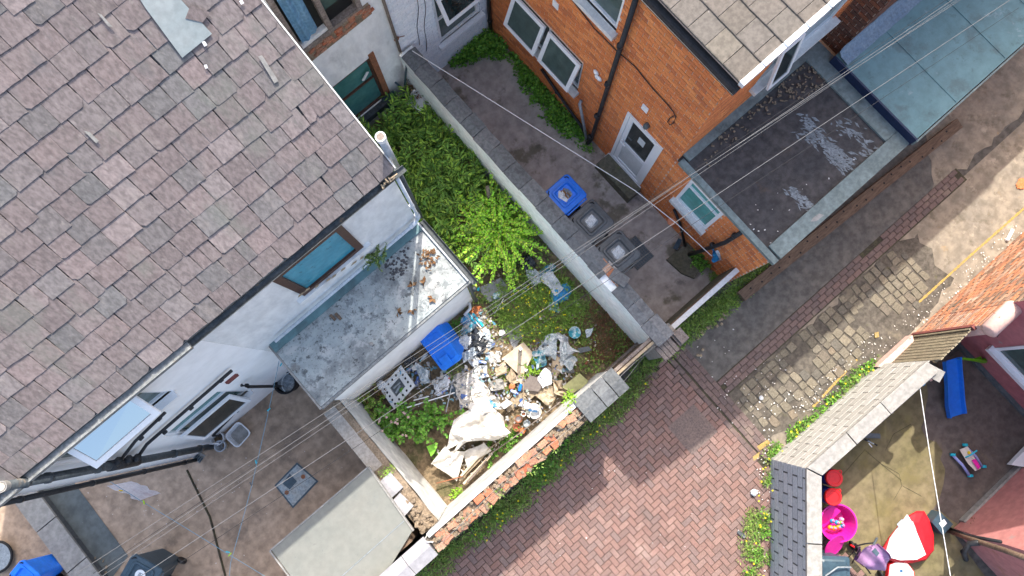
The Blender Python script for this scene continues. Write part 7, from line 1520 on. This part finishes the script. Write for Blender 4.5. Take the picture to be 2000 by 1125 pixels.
MB().slab([hood(.55, .15) + Z * .012, hood(.8, .12) + Z * .012, hood(.75, .34) + Z * .016, hood(.55, .34) + Z * .016], .006).build('hood_window', 'bin_slate', pc)
MB().tube([at(1665, 1080, .5), at(1672, 1066, .7), at(1690, 1062, .9), at(1708, 1060, .95), at(1712, 1052, .98)], .014, 7).tube([at(1664, 1100, .1), at(1680, 1072, .7)], .014, 7).tube([at(1650, 1095, .1), at(1668, 1078, .6), at(1700, 1120, .2)], .014, 7).build('frame', 'black_pipe', pc, smooth=True)
MB().tube([at(1706, 1064, .96), at(1713, 1050, 1.0)], .022, 8).build('handle', 'bin_grey', pc)
for x, y, z in ((1664, 1065, .12), (1673, 1070, .12), (1650, 1098, .12), (1720, 1122, .12)):
    MB().lathe([(.03, -.02), (.085, -.025), (.095, 0), (.085, .025), (.03, .02)], n=16, M4=Matrix.Translation(at(x, y, z)) @ Matrix.Rotation(-.4, 4, 'Z') @ Matrix.Rotation(math.pi / 2, 4, 'Y')).build('wheel', 'black', pc, smooth=True)
MB().bar(at(1661, 1064, .2), at(1668, 1068, .2), .03, .05).build('reflector', 'red_plastic', pc)
# black box with label, scooter, odds
bx_ = thing('black_lidded_box', 'black square box with white label beside the pink corner', 'box', at(1840, 1022)); q = [(1820, 1020), (1836, 1000), (1862, 1024), (1842, 1045)]
MB().loft([[at(x, y, .30) - Z * .29 for x, y in q], [at(x, y, .30) for x, y in q]], True, True).build('box', 'bin_slate', bx_); MB().slab([at(x, y, .306) for x, y in ((1834, 1022), (1844, 1014), (1850, 1022), (1840, 1031))], .004).build('label', 'sticker', bx_)
MB().lathe([(.018, 0), (.014, .003)], at(1839, 1025, .307), 10).build('label_mark', 'ink_blue', bx_)
sc2 = thing('child_scooter', 'child scooter handlebars poking out below concrete coping', 'scooter', at(1700, 865))
MB().tube([at(1688, 858, .9), at(1713, 870, .9)], .012, 7).tube([at(1700, 864, .9), at(1695, 858, .1)], .014, 7).build('stem', 'metal_grey', sc2); MB().tube([at(1688, 858, .9), at(1694, 861, .9)], .018, 7).tube([at(1707, 867, .9), at(1713, 870, .9)], .018, 7).build('grip', 'black', sc2); MB().tube([at(1697, 866, .88), at(1703, 873, .86)], .01, 6).build('brake_lever', 'upvc', sc2)
MB().box(-.05, .05, -.25, .25, .05, .08).xform(Matrix.Translation(at(1692, 850, 0)) @ Matrix.Rotation(.8, 4, 'Z')).build('deck', 'bin_grey', sc2)
one(MB().tube([at(1722, 812, .5), at(1738, 803, .6), at(1744, 804, .6)], [.04, .06, .03], 8), 'grey_toy', 'pale grey plastic toy half hidden under the coping', 'toy', 'grey_pipe')
one(MB().lathe([(.05, 0), (.06, .03), (.03, .06)], at(1800, 748, 1.55), 12), 'blue_line_reel', 'blue washing line reel at end of the block wall', 'reel', 'toy_blue')
one(MB().tube([at(1812, 735, 1.6), at(1818, 742, 1.2)], .03, 8), 'pink_post_end', 'pink painted post end under the broken coping slab', 'post', 'pink_stone')
# cracks in the toy-yard slabs
b = MB()
for P in ([(1600, 1000), (1640, 935), (1690, 880)], [(1690, 880), (1720, 905), (1760, 940)], [(1720, 905), (1755, 925), (1762, 950), (1745, 975)], [(1730, 880), (1745, 850), (1780, 830)], [(1762, 950), (1800, 970)]):
    b.tube([at(x, y, .004) + Vector((random.uniform(-.02, .02), random.uniform(-.02, .02), 0)) for x, y in P], .0035, 4)
b.build('slab_cracks', 'paver_joint', kind='structure')
